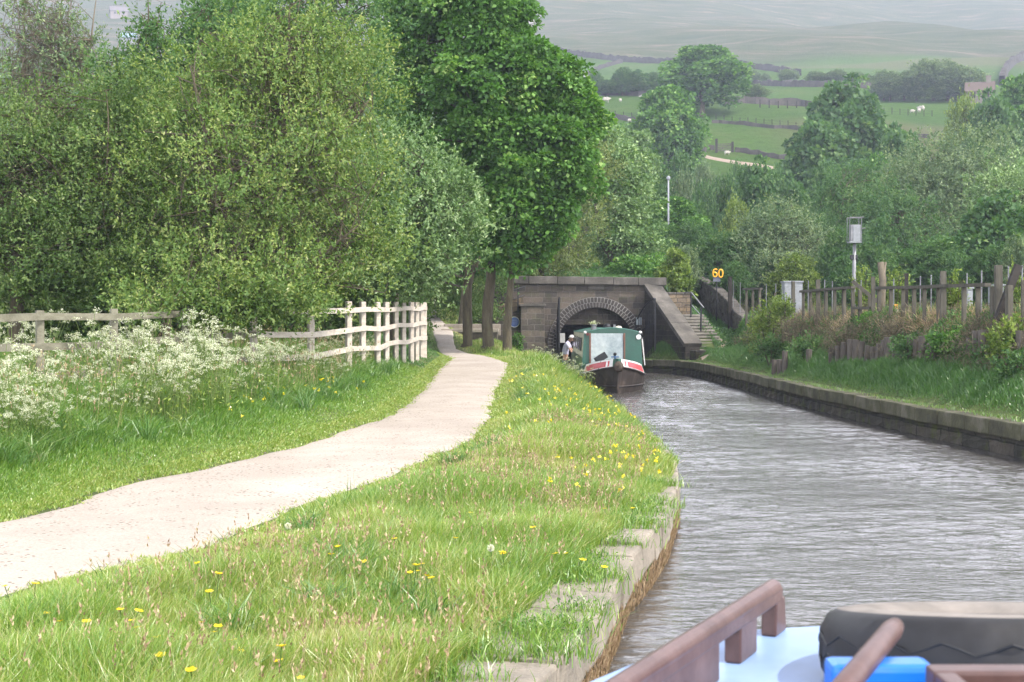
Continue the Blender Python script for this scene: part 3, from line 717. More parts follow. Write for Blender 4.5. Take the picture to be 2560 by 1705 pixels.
# ---- prototypes for the woods and the far trees (unit tree: height about 10, radius about 4)
PROTO = {}
def proto(key, kind, mat, lobes, nblob, blobr, per, leaf, seed, bark='bark', flat=.7, upbias=.4, shell=.8, trunkh=6, limbs=40, twigs=0, bare=.25):
    PROTO[key] = dict(kind=kind, mat=mat, lobes=lobes, nblob=nblob, blobr=blobr, per=per, leaf=leaf, seed=seed, bark=bark, flat=flat, upbias=upbias, shell=shell,
                      limbs=limbs, limb_r=.09, twigs=twigs, trunk=[[(0, 0, -.6, bare * 1.3), (0, 0, .6, bare), (.1, 0, 3, bare * .85), (0, .1, trunkh, bare * .5), (.1, 0, 9, .05)]])
proto('dome', 'dome', 'leaf_mid', [(0, 0, 5.2, 3.9, 3.9, 3.1), (0, 0, 7.4, 2.7, 2.7, 2.5), (1.6, -.5, 4, 2.6, 2.6, 2.2), (-1.7, .3, 4.2, 2.4, 2.4, 2.3)], 520, .75, 44, .42, 51)
proto('sycamore', 'dome', 'leaf_syc', [(0, 0, 5, 3.8, 3.8, 3.3), (.5, 0, 7.6, 2.4, 2.4, 2.3), (-1.5, -1, 5.5, 2.6, 2.6, 2.4), (2, 0, 3.6, 2.3, 2.3, 2)], 460, .8, 46, .40, 52)
proto('willow', 'twig', 'leaf_grey', [(0, 0, 5, 3.8, 3.8, 3.4), (1, 0, 7.4, 2.4, 2.4, 2.4), (-1.8, 0, 6, 2.2, 2.2, 2.6), (2.2, -.4, 3.6, 2.2, 2.2, 2.4)], 560, .62, 44, .34, 53, twigs=60)
proto('mixed', 'twig', 'leaf_mid', [(0, 0, 4.6, 3.9, 3.9, 3.6), (-.5, 0, 7.1, 2.9, 2.9, 2.7), (1.8, .5, 6, 2.5, 2.5, 3), (-2, -.4, 4.4, 2.4, 2.4, 3)], 560, .6, 44, .36, 54, twigs=60)
proto('yellow', 'twig', 'leaf_yel', [(0, 0, 4.6, 3.4, 3.4, 3.6), (0, 0, 7.2, 2.6, 2.6, 2.6), (1.8, .5, 4.6, 2.4, 2.4, 3), (-1.8, -.4, 4.4, 2.3, 2.3, 3)], 420, .55, 40, .33, 55, twigs=40)
proto('pale', 'dome', 'leaf_white', [(0, 0, 5, 3.8, 3.8, 3.4), (1, 0, 7.4, 2.6, 2.6, 2.3), (-1.8, 0, 5, 2.4, 2.4, 2.6)], 480, .62, 44, .34, 56)
_made = {}
def put(key, name, label, px, ytop, halfw, d, group=None, rot=None, cat='tree', ybase=None, xw=None):
    x = (px - CX) / F * d; g = ground(x, d)
    ztop = H + (HY - ytop) / F * d; h = max(ztop - g, .5); wd = halfw / F * d
    if key not in _made:
        q = PROTO[key]; kw = {k: v for k, v in q.items() if k not in ('trunk', 'lobes')}
        _made[key] = tree(name, label, Vector((0, 0, 0)), q['trunk'], q['lobes'], cat=cat, group=group, **kw); o = _made[key]
        o.name = name
    else:
        o = copy_tree(_made[key]); o.name = name
        for k in ('group',):
            if k in o: del o[k]
        tag(o, label, cat, group)
    o.location = (x, d, g); s = wd / 3.9
    o.scale = (s, s, h / 9.9); o.rotation_euler = (0, 0, random.uniform(0, 6.28) if rot is None else rot)
    return o
G1 = 'trees of the wooded valley side'
WOOD = [
 ('sycamore', 'sycamore_tree', "lone big round-headed sycamore standing by the sheep field on the hill", 1755, 122, 105, 236, None),
 ('sycamore', 'sycamore_tree', "dark egg-shaped sycamore in front of the bigger round-headed one", 1662, 228, 92, 176, None),
 ('dome', 'horse_chestnut_tree', "tall domed tree covered in pale flower tips, right of the rushy field", 2118, 226, 118, 150, None),
 ('dome', 'horse_chestnut_tree', "broad lower tree directly in front of the domed chestnut, reaching down into the wood", 2050, 322, 105, 140, None),
 ('sycamore', 'maple_tree', "dark green round tree below the white lamp post", 1690, 500, 78, 92, G1),
 ('mixed', 'small_tree', "bluish green tree low behind the egg-shaped sycamore, above the lamp post", 1600, 385, 75, 120, G1),
 ('dome', 'small_tree', "dark low tree just left of the lamp post", 1632, 470, 50, 110, G1),
 ('dome', 'dark_tree', "darkest tall tree in the middle of the wood, standing over the 60 sign", 1895, 430, 78, 104, G1),
 ('yellow', 'small_tree', "light green bushy tree left of the darkest tree in the wood", 1838, 500, 55, 98, G1),
 ('mixed', 'feathery_tree', "soft feathery tree behind the yellow number sign", 1800, 590, 85, 80, G1),
 ('mixed', 'small_tree', "round light green tree below the domed chestnut", 2075, 425, 75, 118, G1),
 ('dome', 'small_tree', "dark green tree filling the gap right of the domed chestnut", 2245, 345, 85, 132, G1),
 ('sycamore', 'small_tree', "dark crown between the domed chestnut and the big pale willow", 2200, 400, 60, 120, G1),
 ('yellow', 'birch_tree', "yellowish-green tree at the upper right, left of the highest dark crown", 2410, 246, 60, 150, G1),
 ('dome', 'ash_tree', "round green tree at upper right beneath the highest dark crown", 2480, 262, 85, 142, G1),
 ('sycamore', 'dark_tree', "highest dark crown touching the right edge of the picture", 2560, 200, 95, 165, G1),
 ('dome', 'dark_tree', "dark leafy tree behind the fence's tallest posts at the right edge", 2500, 510, 110, 66, G1),
 ('mixed', 'goat_willow', "mid-green tree rising behind the mast's lower pole", 2130, 580, 80, 72, G1),
 ('mixed', 'goat_willow', "mid-green bushy tree behind the long fence rail", 2330, 600, 110, 64, G1),
 ('yellow', 'small_tree', "light green scrubby tree behind the grey cabinet", 1990, 640, 70, 70, G1),
 ('mixed', 'small_tree', "pale tree on the slope right behind the stone field wall's upper end", 1740, 560, 60, 84, G1),
 ('pale', 'rowan_tree', "tree with whitish blossom speckles behind the left sycamores, above the tunnel", 1560, 330, 75, 105, G1),
 ('mixed', 'alder_tree', "tree behind the sycamores' right flank, above the hawthorn", 1450, 340, 70, 90, G1),
]
def broad(name, label, px, d, lb, mat, n=620, blobr=.42, per=46, leaf=.16, seed=1, kind='twig', top=None):
    b = basepx(px, d); yb = max(q[1] for q in lb); yt = min(q[1] for q in lb)
    return tree(name, label, b, [[(b.x, b.y, b.z - .3, .2)] + trunk_px([(px, (yb * 2 + yt) / 3, d, .13), (px + 10, yt, d, .03)]), trunk_px([(px, yb, d, .12), (px - 60, (yb + yt) / 2, d, .03)]), trunk_px([(px, yb, d, .12), (px + 70, (yb + yt) / 2, d, .03)])],
                lobes_px(lb), kind=kind, nblob=n, blobr=blobr, per=per, leaf=leaf, mat=mat, limbs=60, limb_r=.05, twigs=120, seed=seed, group=G1, shell=.7)
broad("crack_willow", "big pale willow with wind-blown top filling the right of the picture", 2400, 92, [(2330, 430, 92, 120, 85), (2440, 420, 92, 120, 90), (2380, 520, 91, 170, 110), (2250, 500, 92, 90, 80), (2520, 500, 91, 110, 110), (2300, 600, 90, 120, 80), (2460, 610, 90, 130, 90)], 'leaf_grey', 1300, .5, 50, .19, 201)
broad("crack_willow", "silvery willow at the far right above the tall fence posts", 2540, 70, [(2530, 480, 70, 95, 80), (2580, 560, 70, 110, 110), (2470, 560, 70, 75, 75), (2520, 650, 69, 120, 60)], 'leaf_white', 620, .4, 46, .15, 202)
broad("goat_willow", "broad grey-green tree at the centre of the right-hand wood", 2240, 84, [(2200, 540, 84, 80, 75), (2270, 580, 84, 95, 80), (2180, 640, 83, 90, 55), (2300, 660, 83, 90, 50)], 'leaf_mid', 620, .42, 44, .16, 203)
broad("grey_willow", "rounded grey-green willow standing alone above the grey cabinet", 1950, 80, [(1950, 565, 80, 85, 60), (1900, 610, 80, 70, 60), (2000, 620, 80, 80, 65), (1940, 670, 79, 110, 45)], 'leaf_grey', 620, .42, 46, .15, 204)
broad("ash_tree", "leafy green tree right behind the box on the signal mast", 2100, 88, [(2090, 520, 88, 75, 70), (2130, 470, 90, 65, 60), (2070, 600, 86, 70, 70), (2130, 640, 84, 75, 55)], 'leaf_mid', 520, .45, 44, .17, 205)
for k, nm, lab, px, yt, hw, d, gp in WOOD:
    put(k, nm, lab, px, yt, hw, d, gp)
G2 = 'hazy trees below the moor'
FARW = [(1465, 205, 30, 330, 'dome'), (1488, 178, 20, 334, 'mixed'), (1520, 203, 30, 330, 'dome'), (1556, 172, 26, 334, 'mixed'), (1592, 180, 34, 332, 'dome'), (1632, 184, 26, 330, 'mixed'),
        (1880, 180, 26, 350, 'dome'), (1915, 188, 12, 378, 'mixed'), (1972, 178, 25, 378, 'dome'), (2045, 184, 28, 380, 'dome'), (2090, 178, 25, 382, 'mixed'), (2130, 184, 28, 380, 'dome'), (2165, 190, 20, 378, 'mixed'),
        (1888, 214, 34, 285, 'dome'), (2225, 178, 44, 312, 'dome'), (2335, 150, 66, 318, 'dome'), (2290, 182, 46, 308, 'mixed'), (2395, 163, 56, 314, 'dome'), (2440, 195, 26, 318, 'mixed'), (2260, 215, 50, 300, 'dome'), (2370, 215, 60, 300, 'dome'), (2210, 215, 34, 300, 'mixed')]
names = ["first", "second", "third", "fourth", "fifth", "sixth", "seventh"]
FL = ["leftmost hazy tree beside the pale barn", "narrow hazy tree, second from the barn", "hazy tree in the middle of the clump right of the barn", "taller hazy tree in the clump right of the barn",
      "wide hazy tree near the right of the clump beside the barn", "last hazy tree of the clump, next to the round-headed sycamore", "hazy tree just right of the round-headed sycamore",
      "very small hazy tree on the far hedge line", "lone rounded hazy tree on the far hedge line", "hazy tree on the hedge line, left of the thin white pole", "hazy tree on the hedge line, right above the domed chestnut",
      "hazy tree on the hedge line, right of the thin white pole", "smallest hazy tree at the right end of the hedge line", "bluish bush at the corner of the field wall beside the round-headed sycamore",
      "left tree of the big hazy clump", "tallest tree of the big hazy clump", "hazy tree left of the tallest in the big clump", "hazy tree right of the tallest in the big clump", "right-hand end tree of the big hazy clump",
      "low dark hazy tree at the foot of the big clump, left half", "low dark hazy tree at the foot of the big clump, right half", "lowest left hazy tree of the big clump"]
for (px, yt, hw, d, k), lab in zip(FARW, FL):
    k = 'willow' if px > 1700 else k
    yb = 240 if px < 1700 else 214 if (px > 1900 and px < 2200 and yt < 200) or px == 1880 else 252
    put(k, "distant_tree", lab, px, yt - (4 if yb < 230 else 0), hw * 1.1, hit(px, yb).y, G2)
# scrub on the valley side between the trees
pr = random.Random(5)
SCR = [(1585, 560, 45, 80), (1640, 600, 60, 76), (1700, 620, 55, 74), (1760, 470, 50, 112), (1800, 455, 55, 118), (1850, 470, 50, 116), (1700, 440, 45, 120), (1730, 520, 50, 96), (1660, 560, 50, 84),
       (1980, 470, 60, 104), (2010, 540, 60, 90), (2070, 560, 55, 84), (1900, 600, 60, 80), (2200, 560, 60, 80), (2250, 660, 60, 66), (2400, 640, 70, 62), (2480, 620, 70, 60), (2110, 650, 50, 66), (2560, 600, 60, 58), (1830, 660, 50, 70),
       (2330, 420, 80, 112), (2450, 400, 80, 115), (2180, 500, 60, 92), (1930, 440, 50, 114), (1840, 420, 40, 126), (1700, 395, 40, 140), (1760, 420, 40, 134)]
for i, (px, yt, hw, d) in enumerate(SCR):
    put(['mixed', 'dome', 'willow', 'mixed'][i % 4], "scrub_bush", "bush of the thick scrub covering the valley side behind the railway fence", px, yt, hw, d, 'scrub bushes on the valley side', cat='bush')

# ------------------------------------------------------------------ canal walls
def bank_wall(name, label, edge, sgn, zt, d0, d1, wmat, cmat, w0, w1, lens, seed, loff=0.0):
    pr = random.Random(seed)
    root = empty(name, (float(edge(20)), 20, zt), label, 'canal wall')
    ds = np.concatenate([np.arange(-8, d1, .4), [d1]]); vs = []; fs = []
    for i, d in enumerate(ds):
        x = float(edge(d))
        for k, z in enumerate((zt - .22, zt - .32, .12, 0.0, -.5)):
            vs.append((x - sgn * (.02 if k in (0,) else (.0 + .025 * math.sin(d * 7 + k)) ) + sgn * 0.03, d, z))
        if i:
            for k in range(4): fs.append(((i - 1) * 5 + k, i * 5 + k, i * 5 + k + 1, (i - 1) * 5 + k + 1))
    link_mesh("wall_face", vs, fs, MAT[wmat], root)
    d = d0
    while d < d1 - .3:
        L = pr.uniform(*lens)
        a = Vector((float(edge(d)), d, 0)); 
        e2 = d
        while (Vector((float(edge(e2)), e2, 0)) - a).length < L and e2 < d1 + .5: e2 += .02
        b = Vector((float(edge(e2)), e2, 0)); t = (b - a).normalized(); L = (b - a).length
        n = Vector((t.y, -t.x, 0)) * sgn            # points away from the water
        w = pr.uniform(w0, w1); c = (a + b) / 2 + n * (w / 2 - .035 + pr.uniform(-.012, .012))
        M = Matrix((t, n, Vector((0, 0, 1)))).transposed()
        M = M @ Matrix.Rotation(R(pr.uniform(-1.2, 1.2)), 3, 'X') @ Matrix.Rotation(R(pr.uniform(-.8, .8)), 3, 'Y')
        mb = MB(); mb.bbox((c.x, c.y, zt - .13 + pr.uniform(-.012, .012)), (L - .025, w, .27), mat=M, b=.028)
        mb.v = [(x + .008 * math.sin(17 * y + 9 * z), y + .008 * math.sin(13 * x), z + .006 * math.sin(9 * x + 11 * y)) for x, y, z in mb.v]
        mb.build("coping_stone", MAT[cmat], root, smooth=False)
        d = e2
    return root
bank_wall("canal_wall", "left canal wall with worn pale coping stones, grass growing in their joints", ex, -1, .42, 3.2, 40, 'stone_near', 'coping', .5, .70, (.40, .80), 3)
bank_wall("canal_wall", "right canal wall of dark mossy stone with a straight line of flat coping", rx, 1, .55, 18, 58.6, 'stone_bank', 'coping_moss', .42, .52, (.8, 1.25), 4)
tag(link_mesh("ground", [(ex(40) + 0, 40, .36), (ex(61) + .0, 61, .36), (ex(61), 61, -.4), (ex(40), 40, -.4)], [(0, 1, 2, 3)], MAT['stone_bank']), kind='structure')

# ------------------------------------------------------------------ tunnel mouth
PY = 61.0; kx = F / PY
def px2x(px, d=PY): return (px - CX) / F * d
def py2z(py, d=PY): return H + (HY - py) / F * d
TC, TR, TS = 3.66, 1.655, 1.10       # arch centre, radius, springing height
root = empty("tunnel_portal", (TC, PY, 0), "dark stone canal tunnel mouth with a round arch and a flat parapet", "tunnel entrance")
vs = []; fs = []
def quad(a, b, c, d): 
    k = len(vs); vs.extend([a, b, c, d]); fs.append((k, k + 1, k + 2, k + 3))
ztop = 3.82; xL, xR = -1.15, 6.62
N = 28; ang = [math.pi * (1 - i / N) for i in range(N + 1)]
arc = [(TC + TR * math.cos(t), TS + TR * math.sin(t)) for t in ang]
for i in range(N):
    (x0, z0), (x1, z1) = arc[i], arc[i + 1]
    quad((x0, PY, z0), (x1, PY, z1), (x1, PY, ztop), (x0, PY, ztop))
quad((xL, PY, -.5), (TC - TR, PY, -.5), (TC - TR, PY, ztop), (xL, PY, ztop))
quad((TC + TR, PY, -.5), (xR, PY, -.5), (xR, PY, ztop), (TC + TR, PY, ztop))
quad((xR, PY, -.5), (xR, PY + .7, -.5), (xR, PY + .7, ztop), (xR, PY, ztop))
quad((xL, PY + .7, -.5), (xL, PY, -.5), (xL, PY, ztop), (xL, PY + .7, ztop))
quad((xL, PY, ztop), (xR, PY, ztop), (xR, PY + .7, ztop), (xL, PY + .7, ztop))
quad((xR, PY + .7, 2), (xL, PY + .7, 2), (xL, PY + .7, ztop), (xR, PY + .7, ztop))
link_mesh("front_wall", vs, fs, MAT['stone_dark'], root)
vs = []; fs = []
full = [(TC - TR, -.5), (TC - TR, TS)] + arc[1:-1] + [(TC + TR, TS), (TC + TR, -.5)]
for j, (y0, y1) in enumerate([(PY, PY + 3), (PY + 3, PY + 12), (PY + 12, PY + 30)]):
    for i in range(len(full) - 1):
        (x0, z0), (x1, z1) = full[i], full[i + 1]
        quad((x0, y0, z0), (x0, y1, z0), (x1, y1, z1), (x1, y0, z1))
k = len(vs); vs += [(x, PY + 30, z) for x, z in full]; fs.append(tuple(range(k, k + len(full))))
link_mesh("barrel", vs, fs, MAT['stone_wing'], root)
# ring of small blocks in two courses over light mortar
mo = MB(); br = MB()
NB = 46
mvs = []; 
for course, (r0, r1) in enumerate(((TR - .005, TR + .205), (TR + .225, TR + .43))):
    for i in range(NB):
        a0 = math.pi * (1.06 - (i + .12) / NB * 1.12); a1 = math.pi * (1.06 - (i + .88) / NB * 1.12)
        if course: a0 -= .03; a1 -= .03
        c8 = []
        for y in (PY - .055 - random.uniform(0, .012), PY + .1):
            for (a, r) in ((a0, r0), (a1, r0), (a1, r1), (a0, r1)):
                c8.append((TC + r * math.cos(a), y, TS + r * math.sin(a)))
        br.add(c8, [(0, 1, 2, 3), (4, 7, 6, 5), (0, 4, 5, 1), (1, 5, 6, 2), (2, 6, 7, 3), (3, 7, 4, 0)])
br.build("arch_ring", MAT['brick_arch'], root)
for i in range(40):
    a0 = math.pi * (1.06 - i / 40 * 1.12); a1 = math.pi * (1.06 - (i + 1) / 40 * 1.12)
    r0, r1 = TR + .001, TR + .445
    vv = [(TC + r * math.cos(a), PY - .04, TS + r * math.sin(a)) for a, r in ((a0, r0), (a1, r0), (a1, r1), (a0, r1))]
    vv += [(x, PY + .02, z) for x, _, z in vv]
    mo.add(vv, [(0, 1, 2, 3), (3, 2, 6, 7), (1, 0, 4, 5)])
mo.build("arch_mortar", MAT['mortar'], root)
# parapet coping
x = -.3; 
while x < 6.7:
    L = random.uniform(.95, 1.35); x2 = min(x + L, 6.72)
    if 6.72 - x2 < .4: x2 = 6.72
    zc = 4.10 - .012 * (x - 1); mb = MB(); mb.bbox(((x + x2) / 2, PY + .32, zc - .17), (x2 - x - .012, .98, .34), b=.03); mb.build("parapet_stone", MAT['coping_dark'], root); x = x2
    if x >= 6.71: break
mb = MB(); mb.bbox((px2x(1490), PY - .01, py2z(717)), (.68, .06, .27), b=.012); mb.bbox((px2x(1490), PY - .035, py2z(717)), (.56, .05, .18), b=.01)
mb.build("name_tablet", MAT['coping_dark'], root)

# wing wall on the right
root = empty("wing_wall", (6.7, 59, .5), "steep buttress wall with a broad pale sloping coping, right of the tunnel arch", "stone wall")
A, B = Vector((6.08, PY, 3.62)), Vector((7.35, 57.0, 1.10)); n = Vector((B.y - A.y, A.x - B.x, 0)).normalized() * -1
if n.x < 0: n = -n
hw = .36
vs = []; fs = []
a0, a1, b0, b1 = A - n * hw * .9, A + n * hw * .9, B - n * hw * .9, B + n * hw * .9
z0 = .1
quad((a0.x, a0.y, z0), (b0.x, b0.y, z0), tuple(b0), tuple(a0)); quad((b0.x, b0.y, z0), (b1.x, b1.y, z0), tuple(b1), tuple(b0)); quad((b1.x, b1.y, z0), (a1.x, a1.y, z0), tuple(a1), tuple(b1))
quad(tuple(a0), tuple(b0), tuple(b1), tuple(a1))
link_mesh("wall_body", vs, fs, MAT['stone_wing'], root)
D_ = (B - A); Ld = D_.length; D_.normalize(); sd = n.normalized(); upn = sd.cross(D_); upn = upn if upn.z > 0 else -upn
M = Matrix((sd, D_, upn)).transposed()
for k in range(3):
    c = A + D_ * (Ld * (k + .5) / 3) + upn * .09
    mb = MB(); mb.bbox(tuple(c), (.80, Ld / 3 - .012, .18), mat=M, b=.02); mb.build("sloping_slab", MAT['coping_dark'], root)
mb = MB(); c = B + Vector((.16, -.42, -.35)); mb.bbox((c.x, c.y, .62), (.5, .5, .72), b=.04, rz=.4); mb.build("end_block", MAT['stone_wing'], root)

# left abutment, ramp walls, plaque, railing
root = empty("abutment_wall", (.9, 59.6, .8), "squared stone pier and ramp wall just left of the tunnel arch", "stone wall")
mb = MB(); mb.bbox((.875, 60.1, 1.6), (1.01, 1.8, 2.36), b=.03); mb.build("pier", MAT['stone_dark'], root)
mb = MB(); mb.bbox((.875, 60.1, 2.83), (1.12, 1.9, .11), b=.02); mb.build("pier_cap", MAT['coping_dark'], root)
def slope_wall(name, x0, x1, y0, y1, zb, zt0, zt1, m, parent):
    v = [(x0, y0, zb), (x1, y0, zb), (x1, y1, zb), (x0, y1, zb), (x0, y0, zt0), (x1, y0, zt1), (x1, y1, zt1), (x0, y1, zt0)]
    return link_mesh(name, v, [(3, 2, 1, 0), (4, 5, 6, 7), (0, 1, 5, 4), (1, 2, 6, 5), (2, 3, 7, 6), (3, 0, 4, 7)], MAT[m], parent)
slope_wall("ramp_wall", -1.45, .36, 59.75, 60.2, .8, 1.95, 2.55, 'stone_dark', root)
slope_wall("ramp_coping", -1.50, .37, 59.70, 60.25, 1.96, 2.02, 2.0, 'coping_dark', root).data.vertices.foreach_set("co",
    (np.array([(-1.5, 59.70, 1.955), (.37, 59.70, 2.575), (.37, 60.25, 2.575), (-1.5, 60.25, 1.955), (-1.5, 59.70, 2.035), (.37, 59.70, 2.655), (.37, 60.25, 2.655), (-1.5, 60.25, 2.035)]) - np.array([.9, 59.6, .8])).astype(np.float32).ravel())
slope_wall("stair_wall", -1.48, .5, 60.5, 60.95, .8, 2.72, 3.25, 'stone_rear', root)
root = empty("blue_plaque", (px2x(1286, 59.75), 59.72, py2z(805, 59.75)), "round pale blue plaque with a white rim, half behind a sycamore trunk", "plaque")
c = root.location
RX90 = Matrix.Rotation(R(90), 3, 'X')
mb = MB(); mb.lathe([(0, .0), (.205, .0), (.21, -.02)], c, 28, RX90); mb.build("disc", paint("plaque_blue", (.10, .17, .45), .5), root)
mb = MB(); mb.lathe([(.20, .008), (.205, .014), (.225, .014), (.23, -.02)], c, 28, RX90); mb.build("rim", MAT['white'], root)
mb = MB()
for i, (w, z) in enumerate(((.22, .075), (.26, .035), (.20, -.005), (.24, -.045), (.14, -.085))): mb.box((c.x, c.y - .004, c.z + z), (w, .006, .009 if i else .016))
mb.build("faint_lettering", paint("plaque_letter", (.35, .42, .62), .6), root)
root = empty("handrail", (-.6, 60.4, 2.4), "black sloping iron handrail behind the left sycamore trunks", "handrail")
mb = MB(); mb.tube([P(1193, 759, 60.4), P(1263, 733, 60.4), P(1312, 716, 60.4)], .028, 6); mb.tube([P(1234, 766, 60.4), P(1312, 738, 60.4)], .022, 6); mb.build("rail", MAT['iron'], root, smooth=True)
for px, y0, y1 in ((1197, 758, 790), (1295, 722, 786), (1240, 742, 780)):
    mb = MB(); mb.beam(P(px, y1, 60.4), P(px, y0, 60.4), .06, .06); mb.build("post", MAT['iron'], root)
# low stone wall / bench like trough by the path
root = empty("low_stone_wall", (-1.6, 49, 1.3), "low stone wall with flat pale slabs on top, behind the sycamore trunks", "stone wall")
mb = MB(); mb.bbox((-1.45, 49.1, 1.42), (1.9, 1.5, .72), b=.03); mb.build("wall_body", MAT['stone_dark'], root)
for k in range(2):
    mb = MB(); mb.bbox((-1.45 - .5 + k * 1.0, 49.05, 1.83), (.98, 1.62, .12), b=.02); mb.build("top_slab", MAT['coping'], root)
for k in range(3):
    mb = MB(); mb.bbox((-2.1 + k * .68, 50.1, 1.85), (.66, .5, .42), b=.03); mb.build("back_stone", MAT['coping'], root)
# notice board just inside the arch
root = empty("notice_board", (2.17, 60.9, .9), "small off-white board hanging just inside the left edge of the tunnel arch", "sign")
mb = MB(); mb.bbox((px2x(1404.5, 60.9), 60.85, py2z(845, 60.9)), (.27, .03, .41), b=.005); mb.build("board", paint("board_white", (.42, .42, .40), .7), root)
mb = MB(); mb.box((px2x(1399, 60.9), 60.9, 1.0), (.04, .04, 1.0)); mb.build("post", MAT['wood_dark'], root)

# iron gate leaves, swung open
def gate(name, label, hinge, tip, h0, h1, zb):
    root = empty(name, (hinge[0], hinge[1], zb), label, 'gate')
    hinge = Vector((*hinge, 0)); tip = Vector((*tip, 0)); fr = MB(); ba = MB()
    L = (tip - hinge).length
    top = []
    for i in range(13):
        t = i / 12; p = hinge.lerp(tip, t); z = h0 + (h1 - h0) * math.sin(t * math.pi / 2); top.append(Vector((p.x, p.y, z)))
    fr.tube(top, .032, 5); fr.beam((hinge.x, hinge.y, zb), top[0], .08, .08); fr.beam((tip.x, tip.y, zb), top[-1], .06, .06)
    fr.tube([(hinge.x, hinge.y, zb + .15), (tip.x, tip.y, zb + .15)], .03, 5)
    mid = [Vector((q.x, q.y, zb + (q.z - zb) * .62)) for q in top]; fr.tube(mid, .022, 5)
    fr.build("frame", MAT['iron'], root)
    for i in range(1, 12):
        q = top[i]; b = hinge.lerp(tip, i / 12); ba.tube([(b.x, b.y, zb + .15), (q.x, q.y, q.z)], .012, 4)
    ba.build("bars", MAT['iron'], root)
gate("iron_gate", "tall black iron gate leaf seen edge-on at the left of the arch", (1.95, 60.85), (2.0, 59.2), 1.9, 3.15, .35)
gate("iron_gate", "black iron gate leaf with curved top, open against the sloping wing wall", (5.36, 60.80), (6.02, 58.9), 2.1, 3.1, .35)
mb = MB(); mb.bbox((5.5, 60.62, 2.15), (.24, .02, .32), b=.004)
t = mb.build("gate_notice", paint("gate_notice", (.35, .40, .42), .6)); tag(t, "tiny pale notice fixed beside the hinge of the right iron gate", "sign")

# ------------------------------------------------------------------ steps and their wall
root = empty("stone_steps", (8, 57.5, .9), "flight of grey stone steps climbing beside the wing wall, right of the tunnel", "steps")
p0 = Vector((8.10, 57.2)); p1 = Vector((7.66, 60.7)); dv = (p1 - p0); Ls = dv.length; dv.normalize(); rzs = math.atan2(dv.y, dv.x) - math.pi / 2
for i in range(12):
    c = p0 + dv * (Ls * (i + .5) / 12); z = .88 + .13 * (i + 1)
    mb = MB(); w = 1.55 - .03 * i
    mb.bbox((c.x, c.y + .02, z - .035), (w, Ls / 12 + .06, .07), rz=rzs, b=.012)
    mb.box((c.x, c.y + .04, z - .16), (w - .03, Ls / 12, .19), rz=rzs)
    mb.build("step", simple("step_stone", [(.3, (.16, .15, .125)), (.7, (.30, .28, .24))], 3, .9, .6, .01) if i == 0 else bpy.data.materials["step_stone"], root)
root = empty("stair_side_wall", (7.2, 61.2, 2), "short wall of squared tan stone at the head of the steps, behind the railing", "stone wall")
mb = MB(); mb.bbox((7.12, 61.0, 2.55), (1.35, .5, 1.55), b=.03); mb.build("wall_body", MAT['stone_rear'], root)
for k in range(4):
    mb = MB(); mb.bbox((6.62 + k * .34, 61.0, 3.36), (.33, .56, .10), b=.02); mb.build("cap_stone", MAT['coping_dark'], root)
root = empty("handrail", (7.9, 59.5, 2), "black metal handrail with pale worn top beside the stone steps", "handrail")
mb = MB(); tr = [P(1711, 731, 60.9), P(1728, 731, 60.2), P(1759, 769, 57.9)]
mb.tube(tr, .03, 6); mb.tube([P(1711, 762, 60.9), P(1729, 763, 60.2), P(1752, 788, 58.0)], .022, 6); mb.build("rail", MAT['iron_grey'], root, smooth=True)
for a, b in ((P(1711, 731, 60.9), P(1711, 787, 60.9)), (P(1728, 731, 60.2), P(1727, 800, 60.2)), (P(1753, 768, 58.0), P(1752, 828, 58.0))):
    mb = MB(); mb.tube([a, b], .035, 6); mb.build("post", MAT['iron'], root)

# ------------------------------------------------------------------ rough stone wall climbing to the right of the steps
def rubble(name, label, pts, thick, mat, course=.16, seed=1, cap=True, cat='stone wall', parent=None, slen=(.22, .5)):
    """pts: (x, y, ztop, zbottom); stones laid in courses, with a row of rounded caps"""
    pr = random.Random(seed); root = empty(name, pts[0][:2] + (pts[0][3],), label, cat); mb = MB(); cb = MB()
    for i in range(len(pts) - 1):
        a, b = pts[i], pts[i + 1]; L = math.hypot(b[0] - a[0], b[1] - a[1]); rz = math.atan2(b[1] - a[1], b[0] - a[0])
        s = 0
        while s < L:
            w = pr.uniform(*slen); t = min((s + w / 2) / L, 1); x = a[0] + (b[0] - a[0]) * t; y = a[1] + (b[1] - a[1]) * t
            zt = a[2] + (b[2] - a[2]) * t; zb = a[3] + (b[3] - a[3]) * t
            z = zb
            while z < zt - .05:
                hgt = min(course * pr.uniform(.7, 1.3), zt - z)
                mb.box((x + pr.uniform(-.03, .03), y + pr.uniform(-.03, .03), z + hgt / 2), (w * pr.uniform(.85, 1.05), thick * pr.uniform(.9, 1.08), hgt * .97), rz=rz + pr.uniform(-.05, .05), jit=.012); z += hgt
            if cap: cb.bbox((x, y, zt + course * .35), (w * .95, thick * 1.12, course * 1.1), rz=rz + pr.uniform(-.15, .15), b=course * .3)
            s += w
    mb.build("stonework", MAT[mat], root)
    if cap: cb.build("cap_stones", MAT['coping_dark' if mat == 'dry_wall' else mat], root)
    return root
wp = [(1880, 803, 58), (1865, 790, 59.5), (1850, 780, 61), (1830, 752, 64), (1812, 735, 67), (1790, 716, 70), (1765, 700, 73), (1745, 692, 76), (1700, 688, 78)]
pts = []
for px, py, d in wp:
    q = P(px, py, d); pts.append((q.x, q.y, q.z - .12, min(q.z - .8, ground(q.x, d) - .1)))
rubble("rubble_wall", "rough stone wall with rounded capstones climbing away up the slope from the railway fence", pts, .42, 'dry_wall', .15, 9)
